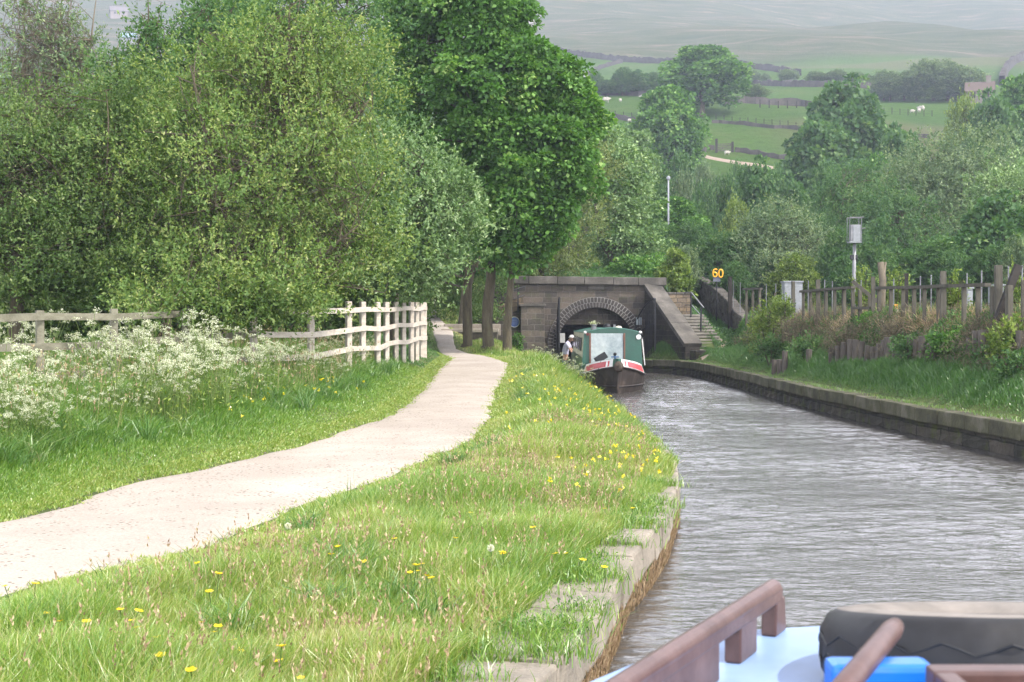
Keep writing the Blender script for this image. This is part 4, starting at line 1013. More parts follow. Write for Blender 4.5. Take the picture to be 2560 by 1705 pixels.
mb = MB(); q = P(1743, 693, 75.2); mb.beam((q.x, q.y, q.z - 1.2), (q.x, q.y, q.z + .25), .26, .16); tag(mb.build("gate_post", MAT['wood_dark']), "stubby dark post standing at the top end of the rough stone wall", "post")

# ------------------------------------------------------------------ field walls, fences, gate, track on the hillside
def field_wall(label, pl, h=1.1, th=.6, seed=0, d0=95):
    pts = []
    for i in range(len(pl) - 1):
        for k in range(6):
            t = k / 6; px = pl[i][0] + (pl[i + 1][0] - pl[i][0]) * t; py = pl[i][1] + (pl[i + 1][1] - pl[i][1]) * t
            pts.append(hit(px, py, d0))
    pts.append(hit(*pl[-1], d0)); mb = MB(); pr = random.Random(seed)
    root = empty("field_wall", pts[0], label, 'stone wall'); vs = []; fs = []
    L = [0]
    for a, b in zip(pts, pts[1:]): L.append(L[-1] + (b - a).length)
    n = max(int(L[-1] / 1.1), 8)
    for i in range(n + 1):
        s = L[-1] * i / n; j = max(k for k in range(len(L)) if L[k] <= s + 1e-6); j = min(j, len(pts) - 2)
        t = (s - L[j]) / max(L[j + 1] - L[j], 1e-6); q = pts[j].lerp(pts[j + 1], t); g = ground(q.x, q.y)
        dv = (pts[j + 1] - pts[j]); dv.z = 0; dv.normalize(); nn = Vector((-dv.y, dv.x, 0)) * th / 2
        hh = h * pr.uniform(.72, 1.12)
        vs += [tuple(Vector((q.x, q.y, g - .3)) - nn), tuple(Vector((q.x, q.y, g + hh)) - nn * .7), tuple(Vector((q.x, q.y, g + hh)) + nn * .7), tuple(Vector((q.x, q.y, g - .3)) + nn)]
        if i:
            b = (i - 1) * 4
            for k in range(3): fs.append((b + k, b + 4 + k, b + 5 + k, b + 1 + k))
    link_mesh("stonework", vs, fs, MAT['far_wall'], root)
    return root
field_wall("dark field wall along the top of the upper left sheep field", [(1400, 240), (1470, 238), (1560, 239), (1660, 243)], 1.1, .6, 1)
field_wall("field wall running level behind the round-headed sycamore towards the domed chestnut", [(1800, 262), (1850, 258), (1930, 262), (2075, 270)], 1.3, .6, 2)
field_wall("tumbledown wall between the sheep field and the lower left field", [(1440, 280), (1510, 292), (1600, 308)], .8, .6, 3)
field_wall("low wall with fence posts between the sheep field and the rushy field", [(1780, 308), (1840, 312), (1900, 318), (2020, 328)], .6, .5, 4)
field_wall("short field wall right of the domed chestnut", [(2190, 340), (2260, 342), (2320, 347)], .6, .5, 5)
field_wall("low wall left of the wooden field gate", [(1700, 385), (1748, 381), (1786, 377)], .7, .5, 6)
field_wall("low wall running right from the wooden field gate", [(1838, 380), (1880, 388), (1930, 396), (2000, 404)], .8, .5, 7)
field_wall("long dark wall where the green fields meet the moor", [(1380, 130), (1410, 134), (1470, 144), (1550, 154), (1620, 158), (1720, 160), (1850, 167), (1930, 178), (2000, 190)], 2.0, 1.2, 8)
field_wall("far wall slanting down from the moor wall to the pale barn", [(1462, 192), (1500, 172), (1555, 157)], 1.4, 1.0, 9)
field_wall("far hedge-dark wall beneath the line of small hazy trees", [(1870, 214), (1960, 216), (2080, 218), (2200, 222)], 1.5, .9, 10)
field_wall("far wall curving uphill at the right edge of the picture", [(2505, 215), (2515, 180), (2535, 158), (2575, 143)], 2.6, 1.6, 11)
field_wall("short low wall in the grass left of the egg-shaped sycamore", [(1500, 343), (1540, 340), (1580, 342)], .6, .5, 12)
def stake_fence(label, pl, n, h=1.1, r=.05):
    pts = [hit(pl[0][0] + (pl[1][0] - pl[0][0]) * i / (n - 1), pl[0][1] + (pl[1][1] - pl[0][1]) * i / (n - 1)) for i in range(n)]
    root = empty("field_fence", pts[0], label, 'fence')
    for q in pts:
        mb = MB(); mb.box((q.x, q.y, q.z + h / 2), (r * 2, r * 2, h * random.uniform(.85, 1.15))); mb.build("post", MAT['wood_dark'], root)
    mb = MB()
    for z in (.5, .9): mb.tube([q + Vector((0, 0, z)) for q in pts], .012, 3)
    mb.build("wire", MAT['iron'], root)
stake_fence("post and wire fence along the low wall of the rushy field", [(1790, 305), (2030, 326)], 13)
stake_fence("post and wire fence along the tumbledown wall at the left of the sheep field", [(1455, 280), (1600, 302)], 8)
stake_fence("line of posts at the far side of the field right of the domed chestnut", [(2170, 284), (2330, 292)], 9)
stake_fence("posts and broken rails in front of the field wall between the two domed trees", [(1900, 270), (2060, 272)], 8, 1.3, .09)
# wooden field gate
g0, g1 = hit(1791, 382), hit(1834, 384)
g1 = Vector((g1.x, g0.y, ground(g1.x, g0.y)))
root = empty("field_gate", (g0 + g1) / 2, "five-barred wooden gate between stout posts at the bottom of the rushy field", "gate")
mb = MB(); W_ = g1 - g0
for k in range(5): mb.beam(g0 + Vector((0, 0, .25 + .24 * k)), g1 + Vector((0, 0, .25 + .24 * k)), .05, .12)
mb.beam(g0 + Vector((0, 0, .25)), g1 + Vector((0, 0, 1.2)), .05, .09); mb.build("bars", MAT['wood_grey'], root)
for q, h_ in ((g0, 2.1), (g1, 1.6)):
    mb = MB(); mb.box((q.x, q.y, q.z + h_ / 2 - .1), (.32, .32, h_)); mb.build("gate_post", MAT['wood_dark'], root)
# farm track
tp = [hit(px, py) for px, py in [(1760, 392), (1785, 398), (1815, 405), (1850, 411), (1900, 417), (1950, 424)]]
vs = []; fs = []
for i, q in enumerate(tp):
    for s_ in (-1.6, -.8, 0, .8, 1.6):
        vs.append((q.x, q.y + s_, ground(q.x, q.y + s_) + (.12 if abs(s_) < 1.5 else -.1)))
    if i:
        for k in range(4): fs.append(((i - 1) * 5 + k, i * 5 + k, i * 5 + k + 1, (i - 1) * 5 + k + 1))
tag(link_mesh("path", vs, fs, MAT['dirt'], smooth=True), kind='structure')

# buildings
def house(label, px, py, w, dp, hgt, rot, wallc, roofc, d0=95, chim=True, name="farmhouse", wins=3, rise=.45, cat='building'):
    q = hit(px, py, d0); root = empty(name, (0, 0, 0), label, cat)
    wm = simple(name + "_wall_" + str(px), [(.3, tuple(c * .85 for c in wallc)), (.7, wallc)], .8, .95, .3, .02)
    rm = simple(name + "_roof_" + str(px), [(.3, tuple(c * .8 for c in roofc)), (.7, roofc)], .8, .9, .3, .02)
    r = dp * rise
    v = [(-w / 2, -dp / 2, -2), (w / 2, -dp / 2, -2), (w / 2, dp / 2, -2), (-w / 2, dp / 2, -2), (-w / 2, -dp / 2, hgt), (w / 2, -dp / 2, hgt), (w / 2, dp / 2, hgt), (-w / 2, dp / 2, hgt), (-w / 2, 0, hgt + r), (w / 2, 0, hgt + r)]
    link_mesh("wall", v, [(0, 1, 5, 4), (2, 3, 7, 6), (1, 2, 6, 9, 5), (3, 0, 4, 8, 7)], wm, root)
    o = .35; e = .12
    v = [(-w / 2 - o, -dp / 2 - o, hgt - o * rise * 1.0), (w / 2 + o, -dp / 2 - o, hgt - o * rise), (w / 2 + o, 0, hgt + r + e), (-w / 2 - o, 0, hgt + r + e), (w / 2 + o, dp / 2 + o, hgt - o * rise), (-w / 2 - o, dp / 2 + o, hgt - o * rise)]
    v += [(x, y, z + .2) for x, y, z in v]
    rf = link_mesh("roof", v, [(6, 7, 8, 9), (9, 8, 10, 11), (0, 1, 7, 6), (1, 2, 8, 7), (2, 4, 10, 8), (3, 0, 6, 9), (5, 3, 9, 11), (4, 5, 11, 10)], rm, root)
    if chim:
        mb = MB(); mb.box((w * .32, 0, hgt + r + .5), (.9, .7, 1.6)); mb.box((w * .32, 0, hgt + r + 1.35), (1.1, .9, .15)); c = mb.build("chimney", wm, root); c.parent = rf
    for k in range(wins):
        mb = MB(); xx = -w / 2 + w * (k + .5) / wins; mb.box((xx, -dp / 2 - .02, hgt * .6), (.9, .12, 1.1)); mb.build("window", MAT['wood_dark'], root)
    root.location = q; root.rotation_euler = (0, 0, rot)
    return root
house("pale farmhouse high on the moor edge, beside the top of the sycamore", 1322, 58, 10, 7, 3.6, R(38), (.40, .38, .34), (.24, .24, .24), 300)
house("low barn with a pale sheet roof below the moor wall", 1446, 206, 3.6, 3.4, 1.4, R(25), (.25, .24, .23), (.38, .37, .37), 200, chim=False, name="barn", wins=1)
house("brown-roofed stone cottage half hidden at the right behind trees", 2450, 256, 5.0, 4.0, 1.9, R(-20), (.20, .17, .14), (.12, .09, .075), 200, name="cottage", wins=2)
house("tiny stone cottage seen through the gap above the left trees", 297, 44, 9, 6, 3.0, R(20), (.26, .22, .20), (.18, .16, .16), 300, name="cottage", wins=2)
house("small shed with a pale blue roof seen between the left trees", 322, 108, 7, 5, 2.2, R(10), (.26, .25, .24), (.28, .38, .48), 200, chim=False, name="shed", wins=1)
q = hit(2146, 222); mb = MB(); mb.tube([q, q + Vector((0, 0, 2.8))], .09, 6); mb.box(q + Vector((0, 0, 2.85)), (.35, .12, .12)); tag(mb.build("pole", MAT['white']), "thin white pole standing among the hazy hedge-line trees", "pole")

# lamp post in the wood
root = empty("lamp_post", P(1671, 520, 88), "thin white lamp post rising out of the trees above the dark maple", "lamp post")
mb = MB(); a = P(1671, 447, 88); mb.tube([(a.x, a.y, ground(a.x, 88) - .2), a], [.075, .05], 8); mb.build("pole", MAT['cabinet'], root, smooth=True)
mb = MB(); mb.lathe([(.02, -.1), (.11, -.05), (.13, .08), (.06, .17), (0, .19)], a, 10); mb.build("lamp_head", MAT['cabinet'], root, smooth=True)

# ------------------------------------------------------------------ sheep (one continuous body each)
def sheep_mesh(name, wool):
    me = bpy.data.meshes.new(name)
    V = [(0, 0, .62), (.28, 0, .64), (.5, 0, .60), (.66, 0, .72), (.82, 0, .74), (.93, 0, .66), (-.28, 0, .64), (-.5, 0, .60), (-.58, 0, .45)]
    Rr = [.30, .30, .24, .14, .10, .06, .30, .24, .06]
    E = [(0, 1), (1, 2), (2, 3), (3, 4), (4, 5), (0, 6), (6, 7), (7, 8)]
    for x, par in ((.42, 2), (-.42, 7)):
        for y in (-.13, .13):
            i = len(V); V += [(x, y, .40), (x + .02, y, .22), (x, y, .02)]; Rr += [.07, .035, .035]; E += [(par, i), (i, i + 1), (i + 1, i + 2)]
    for y in (-.1, .1):
        i = len(V); V += [(.78, y, .80)]; Rr += [.03]; E += [(4, i)]
    me.from_pydata(V, E, []); me.materials.append(wool)
    o = bpy.data.objects.new(name, me); col.objects.link(o)
    m = o.modifiers.new("Skin", 'SKIN'); s = o.modifiers.new("Sub", 'SUBSURF'); s.levels = 1; s.render_levels = 1
    for v, r in zip(me.skin_vertices[0].data, Rr): v.radius = (r, r)
    me.skin_vertices[0].data[0].use_root = True
    return o
wool = paint("sheep_wool", (.40, .37, .32), .95, .12)
proto_s = None
SH = [(1514, 258, 1.5, 0.1, "grey-fleeced sheep grazing in the upper left field, facing right"), (1551, 256, .95, 1.2, "white lamb just right of the grey-fleeced sheep"), (1608, 250, 1.3, 2.6, "sheep at the top edge of the sheep field beside the egg-shaped sycamore"),
      (1574, 307, .8, .5, "small white lamb by the tumbledown wall"), (2018, 343, 1.5, 2.9, "large white sheep at the right end of the rushy field"), (2304, 280, 1.3, 2.4, "sheep standing behind the posts right of the domed chestnut"),
      (2298, 284, 1.0, 1.0, "pale lamb in front of the sheep near the right-hand posts"), (2280, 284, .9, .2, "lamb furthest left near the right-hand posts"), (1817, 389, .9, 0.3, "white lamb lying behind the wooden field gate")]
for px, py, s, rz, lab in SH:
    if proto_s is None: o = proto_s = sheep_mesh("sheep", wool)
    else:
        o = proto_s.copy(); col.objects.link(o)
    q = hit(px, py); o.location = q + Vector((0, 0, .02)); o.scale = (s * .78, s * .78, s * .78); o.rotation_euler = (0, 0, rz)
    tag(o, lab, "sheep", "sheep on the hill pastures")


# ------------------------------------------------------------------ pale post and rail fence on the left
FP = [(-60, 17.5), (105, 19), (290, 20.5), (470, 22), (640, 23.5), (783, 25.2), (877, 27), (912, 28.5), (949, 30), (971, 31.3), (994, 32.6), (1013, 33.9), (1033, 35), (1046, 36), (1058, 37), (1065, 38)]
root = empty("wooden_fence", basepx(877, 27), "pale weathered post and rail fence curving along the left of the path", "fence")
tops = []
for i, (px, d) in enumerate(FP):
    zt = np.interp(px, [-60, 105, 783, 949, 1065], [2.31, 2.34, 2.47, 2.53, 2.62]); x = (px - CX) / F * d; g = ground(x, d)
    mb = MB(); mb.bbox((x - .05, d + .06, (zt + g) / 2 - .08), (.10, .12, zt - g + (.27 if px > 700 else .14)), rz=.5, b=.008); mb.build("post", MAT['wood_pale' if px > 600 else 'wood_shaded'], root)
    tops.append(Vector((x, d, zt)))
for lvl, (dz, hh) in enumerate(((-.115, .10), (-.51, .10), (-.90, .10))):
    vs = []; fs = []
    for i, q in enumerate(tops):
        w = .03 * math.sin(i * 1.9 + lvl); k_ = dz + w * (1 if lvl else .8) + (.02 if i % 3 == 0 else 0)
        a = tops[max(i - 1, 0)]; b = tops[min(i + 1, len(tops) - 1)]; t = (b - a); t.z = 0; t.normalize(); nn = Vector((t.y, -t.x, 0))
        for off in (0, .035):
            p_ = q + nn * off
            vs += [(p_.x, p_.y, q.z + k_ - hh / 2), (p_.x, p_.y, q.z + k_ + hh / 2)]
        if i:
            o_ = (i - 1) * 4
            for a_i, b_i in ((0, 1), (1, 3), (3, 2), (2, 0)): fs.append((o_ + a_i, o_ + b_i, o_ + 4 + b_i, o_ + 4 + a_i))
    n_ = (len(tops) - 1) * 4; fs += [(0, 1, 3, 2), (n_, n_ + 2, n_ + 3, n_ + 1)]
    sp_ = 4
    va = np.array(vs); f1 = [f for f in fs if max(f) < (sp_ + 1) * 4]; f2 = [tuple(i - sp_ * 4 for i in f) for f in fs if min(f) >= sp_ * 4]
    o1 = link_mesh("rail", va[:(sp_ + 1) * 4], f1, MAT['wood_shaded'], root); o1['label'] = "grey-green rail with tree shade put into its colour"
    link_mesh("rail", va[sp_ * 4:], f2, MAT['wood_pale'], root)

# ------------------------------------------------------------------ ragged timber fence on the right bank
def fence_d(px, x0=9.76, d0=28, x1=9.2, d1=55):
    m = (x1 - x0) / (d1 - d0); c = x0 - m * d0; return c / ((px - CX) / F - m)
def right_post(px, yt, w=.10, m='wood_grey', dx=0, parent=None, name="post", d=None):
    d = fence_d(px) if d is None else d; x = (px - CX) / F * d; g = ground(x, d); z = H + (HY - yt) / F * d
    w = w * .82; mb = MB(); mb.bbox((x, d, (z + g) / 2 - .2), (w, w, z - g + .4), rz=random.uniform(-.3, .3), b=.008); return mb.build(name, MAT[m], parent)
secs = [("short dark fence run under a cap rail, nearest the rough stone wall", [(1866, 722), (1882, 725), (1899, 722)], [((1860, 719), (1903, 719))]),
        ("long grey fence run with a rising top rail, left of the fallen rail", [(2008, 728), (2026, 730), (2065, 722), (2087, 724), (2110, 722), (2132, 718)], [((2003, 726), (2134, 715))]),
        ("longest stretch of fence with a level top rail, right of the fallen rail", [(2198, 718), (2227, 720), (2258, 722), (2285, 721), (2311, 721), (2346, 720), (2410, 716), (2445, 714)], [((2192, 717), (2330, 714)), ((2330, 713), (2470, 709))]),
        ("short lower pair of fence posts joined by a low rail, beneath the fallen rail", [(2150, 725), (2174, 738)], [((2135, 767), (2180, 767))])]
for lab, ps, rl in secs:
    d = fence_d(ps[0][0]); x = (ps[0][0] - CX) / F * d
    root = empty("timber_fence", (x, d, ground(x, d)), lab, "fence")
    for px, yt in ps: right_post(px, yt, .11, parent=root)
    for (a, b) in rl:
        da, db = fence_d(a[0]) - .08, fence_d(b[0]) - .08
        mb = MB(); mb.beam(P(a[0], a[1] + 3, da), P(b[0], b[1] + 3, db), .13, .075); mb.build("rail", MAT['wood_grey'], root)
for px, yt, w, m, lab in [(1938, 732, .10, 'wood_grey', "left of two bare fence stumps in front of the yellow-green bush"), (1957, 732, .10, 'wood_grey', "right of two bare fence stumps in front of the yellow-green bush"),
                          (1983, 703, .13, 'wood_grey', "taller single post standing in front of the pale cabinet"), (2045, 699, .15, 'wood_grey', "tall post rising through the rail left of the fallen rail"),
                          (2183, 692, .13, 'wood_grey', "tall weathered post at the lower end of the fallen rail"), (2358, 678, .16, 'wood_grey', "tall slant-topped post behind the longest fence rail"),
                          (2483, 716, .14, 'wood_grey', "blocky shorter post beside the tallest post at the right"), (2496, 663, .17, 'wood_grey', "tallest grey post near the right edge of the picture"),
                          (2523, 713, .14, 'wood_grey', "post in front of the black leaning timber"), (2560, 700, .12, 'wood_grey', "post cut off by the right edge of the picture"), (2266, 683, .11, 'wood_dark', "dark post behind the longest fence rail")]:
    o = right_post(px, yt, w, m, name="fence_post", d=(fence_d(px) + (2.5 if px == 2266 else .12 if px == 2496 else 0))); tag(o, lab, "post", None)
mb = MB(); d = fence_d(2160) - .3; mb.beam(P(2131, 703, d), P(2194, 754, d - .2), .12, .10); tag(mb.build("fallen_rail", MAT['wood_grey']), "loose pale rail sloping down to the right between two fence runs", "rail")
mb = MB(); d = fence_d(2520) + .3; mb.beam(P(2494, 800, d), P(2546, 663, d), .14, .14); tag(mb.build("leaning_timber", MAT['wood_dark']), "black timber leaning to the right near the right edge of the picture", "timber")
mb = MB(); d = 38.5; q = P(2203, 790, d); mb.tube([(q.x, d, ground(q.x, d)), P(2205, 740, d), P(2207, 700, d), P(2201, 655, d)], [.11, .10, .10, .09], 8); mb.tube([P(2206, 710, d), P(2214, 655, d)], [.06, .03], 6)
tag(mb.build("dead_tree", MAT['bark_pale'], smooth=True), "pinkish dead tree stump with a broken forked top behind the fence", "dead tree")
# thin metal stakes with wire
SK = [(1833, 702), (1850, 706), (1915, 711), (1939, 709), (2020, 702), (2061, 699), (2080, 703), (2152, 700), (2233.5, 697), (2300, 690), (2327, 687), (2350, 685), (2416.5, 683), (2453, 676), (2520, 665), (2554.5, 663)]
root = empty("wire_fence", (9.9, 40, 2.1), "line of thin pale metal stakes strung with wire just behind the timber fence", "fence"); last = None; tp = []
for px, yt in SK:
    d = fence_d(px, 10.3, 28, 9.9, 58); x = (px - CX) / F * d; g = ground(x, d); z = H + (HY - yt) / F * d
    mb = MB(); mb.tube([(x, d, g - .2), (x + .01, d, z)], .016, 5); mb.build("stake", MAT['iron_grey'], root); tp.append(Vector((x, d, z - .05)))
mb = MB()
for dz in (0, -.35, -.7): mb.tube([q + Vector((0, 0, dz)) for q in tp], .004, 3)
mb.build("wire", MAT['iron'], root)
# row of short upright logs holding the bank
root = empty("log_edging", (8.5, 33, 1.1), "long row of short upright logs edging the grass of the right bank", "log edging")
pr = random.Random(3); px = 1935
while px < 2345:
    d = float(np.interp(px, [1935, 2110, 2345], [42, 36.2, 29.6])); x = (px - CX) / F * d; g = ground(x, d); hgt = pr.uniform(.38, .60)
    if px > 2100 or pr.random() < .6:
        mb = MB(); r = pr.uniform(.065, .09); mb.lathe([(r, -.2), (r * 1.02, hgt * .5), (r, hgt - .01), (r * .9, hgt), (0, hgt + .005)], (x, d, g), 10, Matrix.Rotation(R(pr.uniform(-5, 5)), 3, 'Y')); mb.build("log", MAT['log'], root, smooth=False)
    px += pr.uniform(11, 17)
root = empty("log_edging", (9.0, 27.5, 1.1), "second row of short logs further right, half hidden in the undergrowth", "log edging")
for px in (2425, 2440, 2455, 2490, 2515, 2530, 2550):
    d = float(np.interp(px, [2425, 2550], [28.4, 26.2])); x = (px - CX) / F * d; g = ground(x, d); hgt = pr.uniform(.4, .6)
    mb = MB(); mb.lathe([(.08, -.2), (.08, hgt), (0, hgt + .005)], (x, d, g), 10); mb.build("log", MAT['log'], root)

# cabinets, plate, mast, speed figure
def cabinet(px0, px1, yt, d, label, m='cabinet'):
    x0, x1 = px2x(px0, d), px2x(px1, d); z = py2z(yt, d); g = ground((x0 + x1) / 2, d); root = empty("equipment_cabinet", ((x0 + x1) / 2, d, g), label, "cabinet")
    mb = MB(); mb.bbox(((x0 + x1) / 2, d, (z + g) / 2), (x1 - x0, .5, z - g), b=.02); mb.build("body", MAT[m], root)
    mb = MB(); mb.bbox(((x0 + x1) / 2, d, z + .02), (x1 - x0 + .06, .56, .05), b=.01); mb.build("lid", MAT[m], root)
    for s in (-1, 1):
        mb = MB(); mb.bbox(((x0 + x1) / 2 + s * (x1 - x0) * .235, d - .255, (z + g) / 2), ((x1 - x0) * .44, .02, (z - g) * .86), b=.006); mb.build("door", MAT[m], root)
cabinet(1957, 2003, 706, 48, "pale grey steel cabinet beside the railway, behind the single tall post")
cabinet(2478, 2516, 716, 35, "second grey cabinet glimpsed between the fence posts at the far right")
cabinet(2398, 2425, 722, 39, "narrow grey cabinet hidden behind the leafy sapling on the fence")
root = empty("yellow_plate", P(2236, 790, 38), "small orange-yellow plate on a thin white leg behind the longest fence rail", "sign")
mb = MB(); mb.bbox(P(2237, 766, 38), (.17, .02, .12), b=.004); mb.build("plate", paint("plate_yellow", (.65, .32, .03), .5), root)
for k_ in (2231, 2243):
    mb = MB(); mb.beam(P(k_, 800, 38.02), P(k_, 770, 38.02), .02, .02); mb.build("leg", MAT['white'], root)
d = 50; x = px2x(2135, d); g = ground(x, d)
root = empty("signal_mast", (x, d, g), "grey railway mast carrying a metal box with a wire frame on top", "signal mast")
mb = MB(); mb.tube([(x - .03, d, g - .2), (x + .02, d, py2z(607, d))], [.075, .062], 10); mb.build("pole", MAT['iron_grey'], root, smooth=True)
mb = MB(); mb.bbox((x + .03, d, py2z(584, d)), (.36, .34, .62), b=.015); bx = mb.build("box", MAT['iron_grey'], root)
mb = MB(); mb.bbox((x + .05, d - .18, py2z(584, d)), (.24, .02, .56), b=.006); mb.box((x + .07, d - .195, py2z(585, d)), (.02, .02, .06)); mb.build("box_door", MAT['cabinet'], bx)
mb = MB(); mb.bbox((x + .02, d, py2z(606, d)), (.42, .4, .05), b=.008); mb.build("shelf", MAT['cabinet'], root)
mb = MB(); z0, z1 = py2z(560, d), py2z(544, d)
for sx in (-.2, .22):
    for sy in (-.2, .2): mb.tube([(x + sx, d + sy, py2z(606, d)), (x + sx, d + sy, z1)], .012, 4)
mb.tube([(x - .2, d - .2, z1), (x + .30, d - .2, z1)], .014, 4); mb.tube([(x - .2, d + .2, z1), (x + .30, d + .2, z1)], .014, 4); mb.tube([(x + .22, d - .2, py2z(572, d)), (x + .36, d - .2, py2z(571, d))], .014, 4)
mb.build("wire_frame", MAT['iron_grey'], root)
mb = MB(); mb.bbox((x - .01, d, py2z(643, d)), (.26, .12, .17), b=.01); mb.build("clamp", MAT['iron'], root)
d = 66; root = empty("speed_sign", P(1793, 700, d), "cut-out yellow figures 60 on a short post above the rough stone wall", "sign")
yel = paint("sign_yellow", (.80, .40, .02), .45, .08)
def stroke(pts, name):
    mb = MB(); mb.tube([P(px, py, d) for px, py in pts], .036, 6); mb.build(name, yel, root, smooth=True)
stroke([(1793, 674.5), (1789, 672.5), (1785, 674), (1782.6, 679), (1782.6, 687), (1784.5, 691), (1788, 692), (1791.5, 690), (1792.6, 686), (1791, 682), (1787, 680.7), (1783.5, 683)], "figure_six")
c_ = [(1801.8 + 5.0 * math.sin(t) * (1 if abs(math.sin(t)) < .999 else 1), 683.5 - 9.8 * (abs(math.cos(t)) ** .7) * (1 if math.cos(t) >= 0 else -1)) for t in [2 * math.pi * i / 20 for i in range(21)]]
stroke(c_, "figure_nought")
mb = MB(); q = P(1792, 698, d); mb.bbox((q.x, d + .05, q.z), (.34, .03, .22), b=.005); mb.build("back_plate", paint("sign_back", (.12, .13, .17), .6), root)
mb = MB(); mb.tube([(q.x, d + .09, ground(q.x, d) - .1), P(1792, 675, d + .09)], .03, 6); mb.build("post", MAT['iron'], root)
for px in (1825,):
    mb = MB(); q = P(px, 700, 62); mb.bbox((q.x, 62, (q.z + 1.9) / 2), (.17, .17, q.z - 1.9 + .3), b=.01); mb.lathe([(.13, q.z - .0), (0, q.z + .14)], (q.x, 62, 0), 4)
    tag(mb.build("marker_post", MAT['wood_dark']), "dark reddish post with pointed cap standing just behind the rough stone wall", "post")

# ------------------------------------------------------------------ the green narrowboat
BX, BY = 3.17, 42.0; bdir = Vector((.013, 1, 0)).normalized(); bright = Vector((bdir.y, -bdir.x, 0))
def W(u, v, z): return Vector((BX, BY, 0)) + bdir * u + bright * v + Vector((0, 0, z))
green = paint("boat_green", (.012, .085, .055), .3, .12); black = simple("hull_black", [(.3, (.022, .018, .016)), (.55, (.045, .035, .03)), (.75, (.11, .085, .07))], 2.2, .6, .3, .004, fine=14, spec=.4)
white = paint("boat_white", (.74, .72, .72), .4, .06); red = paint("boat_red", (.52, .05, .06), .4, .1); cream = paint("boat_cream", (.62, .57, .46), .5, .08)
root = empty("narrowboat", W(7, 0, 0), "green narrowboat with red and white bow panels coming out of the tunnel", "narrowboat")
US = [0, .12, .35, .7, 1.1, 1.6, 2.2, 3.0, 5, 8, 11, 13.6, 14.6, 15.2, 15.5]
hwid = lambda u: float(np.interp(u, [0, .12, .35, .7, 1.1, 1.6, 2.2, 3.0, 13.6, 14.6, 15.2, 15.5], [.035, .14, .34, .56, .74, .90, 1.0, 1.04, 1.04, .95, .7, .35]))
hbot = lambda u: float(np.interp(u, [0, .35, .7, 1.1, 1.6, 2.2, 3.0, 13.6, 15.5], [.03, .13, .30, .5, .70, .88, 1.0, 1.0, .3]))
zrub = lambda u: float(np.interp(u, [0, .7, 1.6, 3, 15.5], [.80, .68, .53, .47, .47]))
ztp = lambda u: float(np.interp(u, [0, .7, 1.6, 2.6, 3.4, 15.5], [1.04, .96, .84, .76, .70, .66]))
vs = []; fs = []
for i, u in enumerate(US):
    for s in (-1, 1):
        vs += [tuple(W(u + .05, s * hbot(u) * .9, -.5)), tuple(W(u, s * (hbot(u) * .4 + hwid(u) * .6), .18)), tuple(W(u, s * hwid(u), zrub(u)))]
    if i:
        for s in (0, 1):
            b = (i - 1) * 6 + s * 3
            for k in range(2): fs.append((b + k, b + 6 + k, b + 7 + k, b + 1 + k))
e = len(US) * 6 - 6; fs.append((e, e + 1, e + 2, e + 5, e + 4, e + 3)); fs.append((0, 3, 4, 5, 2, 1))
link_mesh("hull", vs, fs, black, root)
mb = MB()
for s in (-1, 1):
    mb.tube([W(u - .02, s * (hwid(u) + .01), zrub(u)) for u in US], .028, 5, cap=False)
    mb.tube([W(u, s * ((hbot(u) * .4 + hwid(u) * .6) + .012), .20) for u in US], .022, 5, cap=False)
mb.tube([W(-.03, 0, .95), W(-.05, 0, .5), W(-.03, 0, .1), W(.1, 0, -.4)], .035, 6)
mb.build("rubbing_strake", black, root)
def side_pt(u, s, t, out=0.0):      # t 0 at the strake, 1 at the top of the bulwark
    z = zrub(u) + (ztp(u) - zrub(u)) * t; return W(u + .10 * t * (1 if u < 2 else 0), s * (hwid(u) - .10 * t * min(1, hwid(u) / .5) + out), z)
for s, nm in ((-1, "bulwark"), (1, "bulwark")):
    vs = []; fs = []
    for i, u in enumerate(US):
        vs += [tuple(side_pt(u, s, 0)), tuple(side_pt(u, s, 1)), tuple(side_pt(u, s, 1) - bright * s * .04), tuple(side_pt(u, s, 0) - bright * s * .04)]
        if i:
            b = (i - 1) * 4
            for k in range(3): fs.append((b + k, b + 4 + k, b + 5 + k, b + 1 + k))
    bw_ = link_mesh(nm, vs, fs, green, root)
    for nm2, m2, u0, u1, t0, t1, o_ in (("bow_panel_border", white, .12, 1.95, .02, .98, .008), ("bow_panel", red, .24, 1.78, .17, .80, .014)):
        vs = []; fs = []; uu = np.linspace(u0, u1, 9)
        for i, u in enumerate(uu):
            vs += [tuple(side_pt(u, s, t0, o_)), tuple(side_pt(u, s, t1, o_))]
            if i: b = (i - 1) * 2; fs.append((b, b + 2, b + 3, b + 1))
        link_mesh(nm2, vs, fs, m2, bw_)
# foredeck and gunwales
vs = []; fs = []
for i, u in enumerate(US):
    w = hwid(u) - .12; z = ztp(u) - (.04 if u < 1.2 else .06)
    vs += [tuple(W(u + .1, -max(w, .01), z)), tuple(W(u + .1, max(w, .01), z))]
    if i: b = (i - 1) * 2; fs.append((b, b + 1, b + 3, b + 2))
link_mesh("deck", vs, fs, green, root)
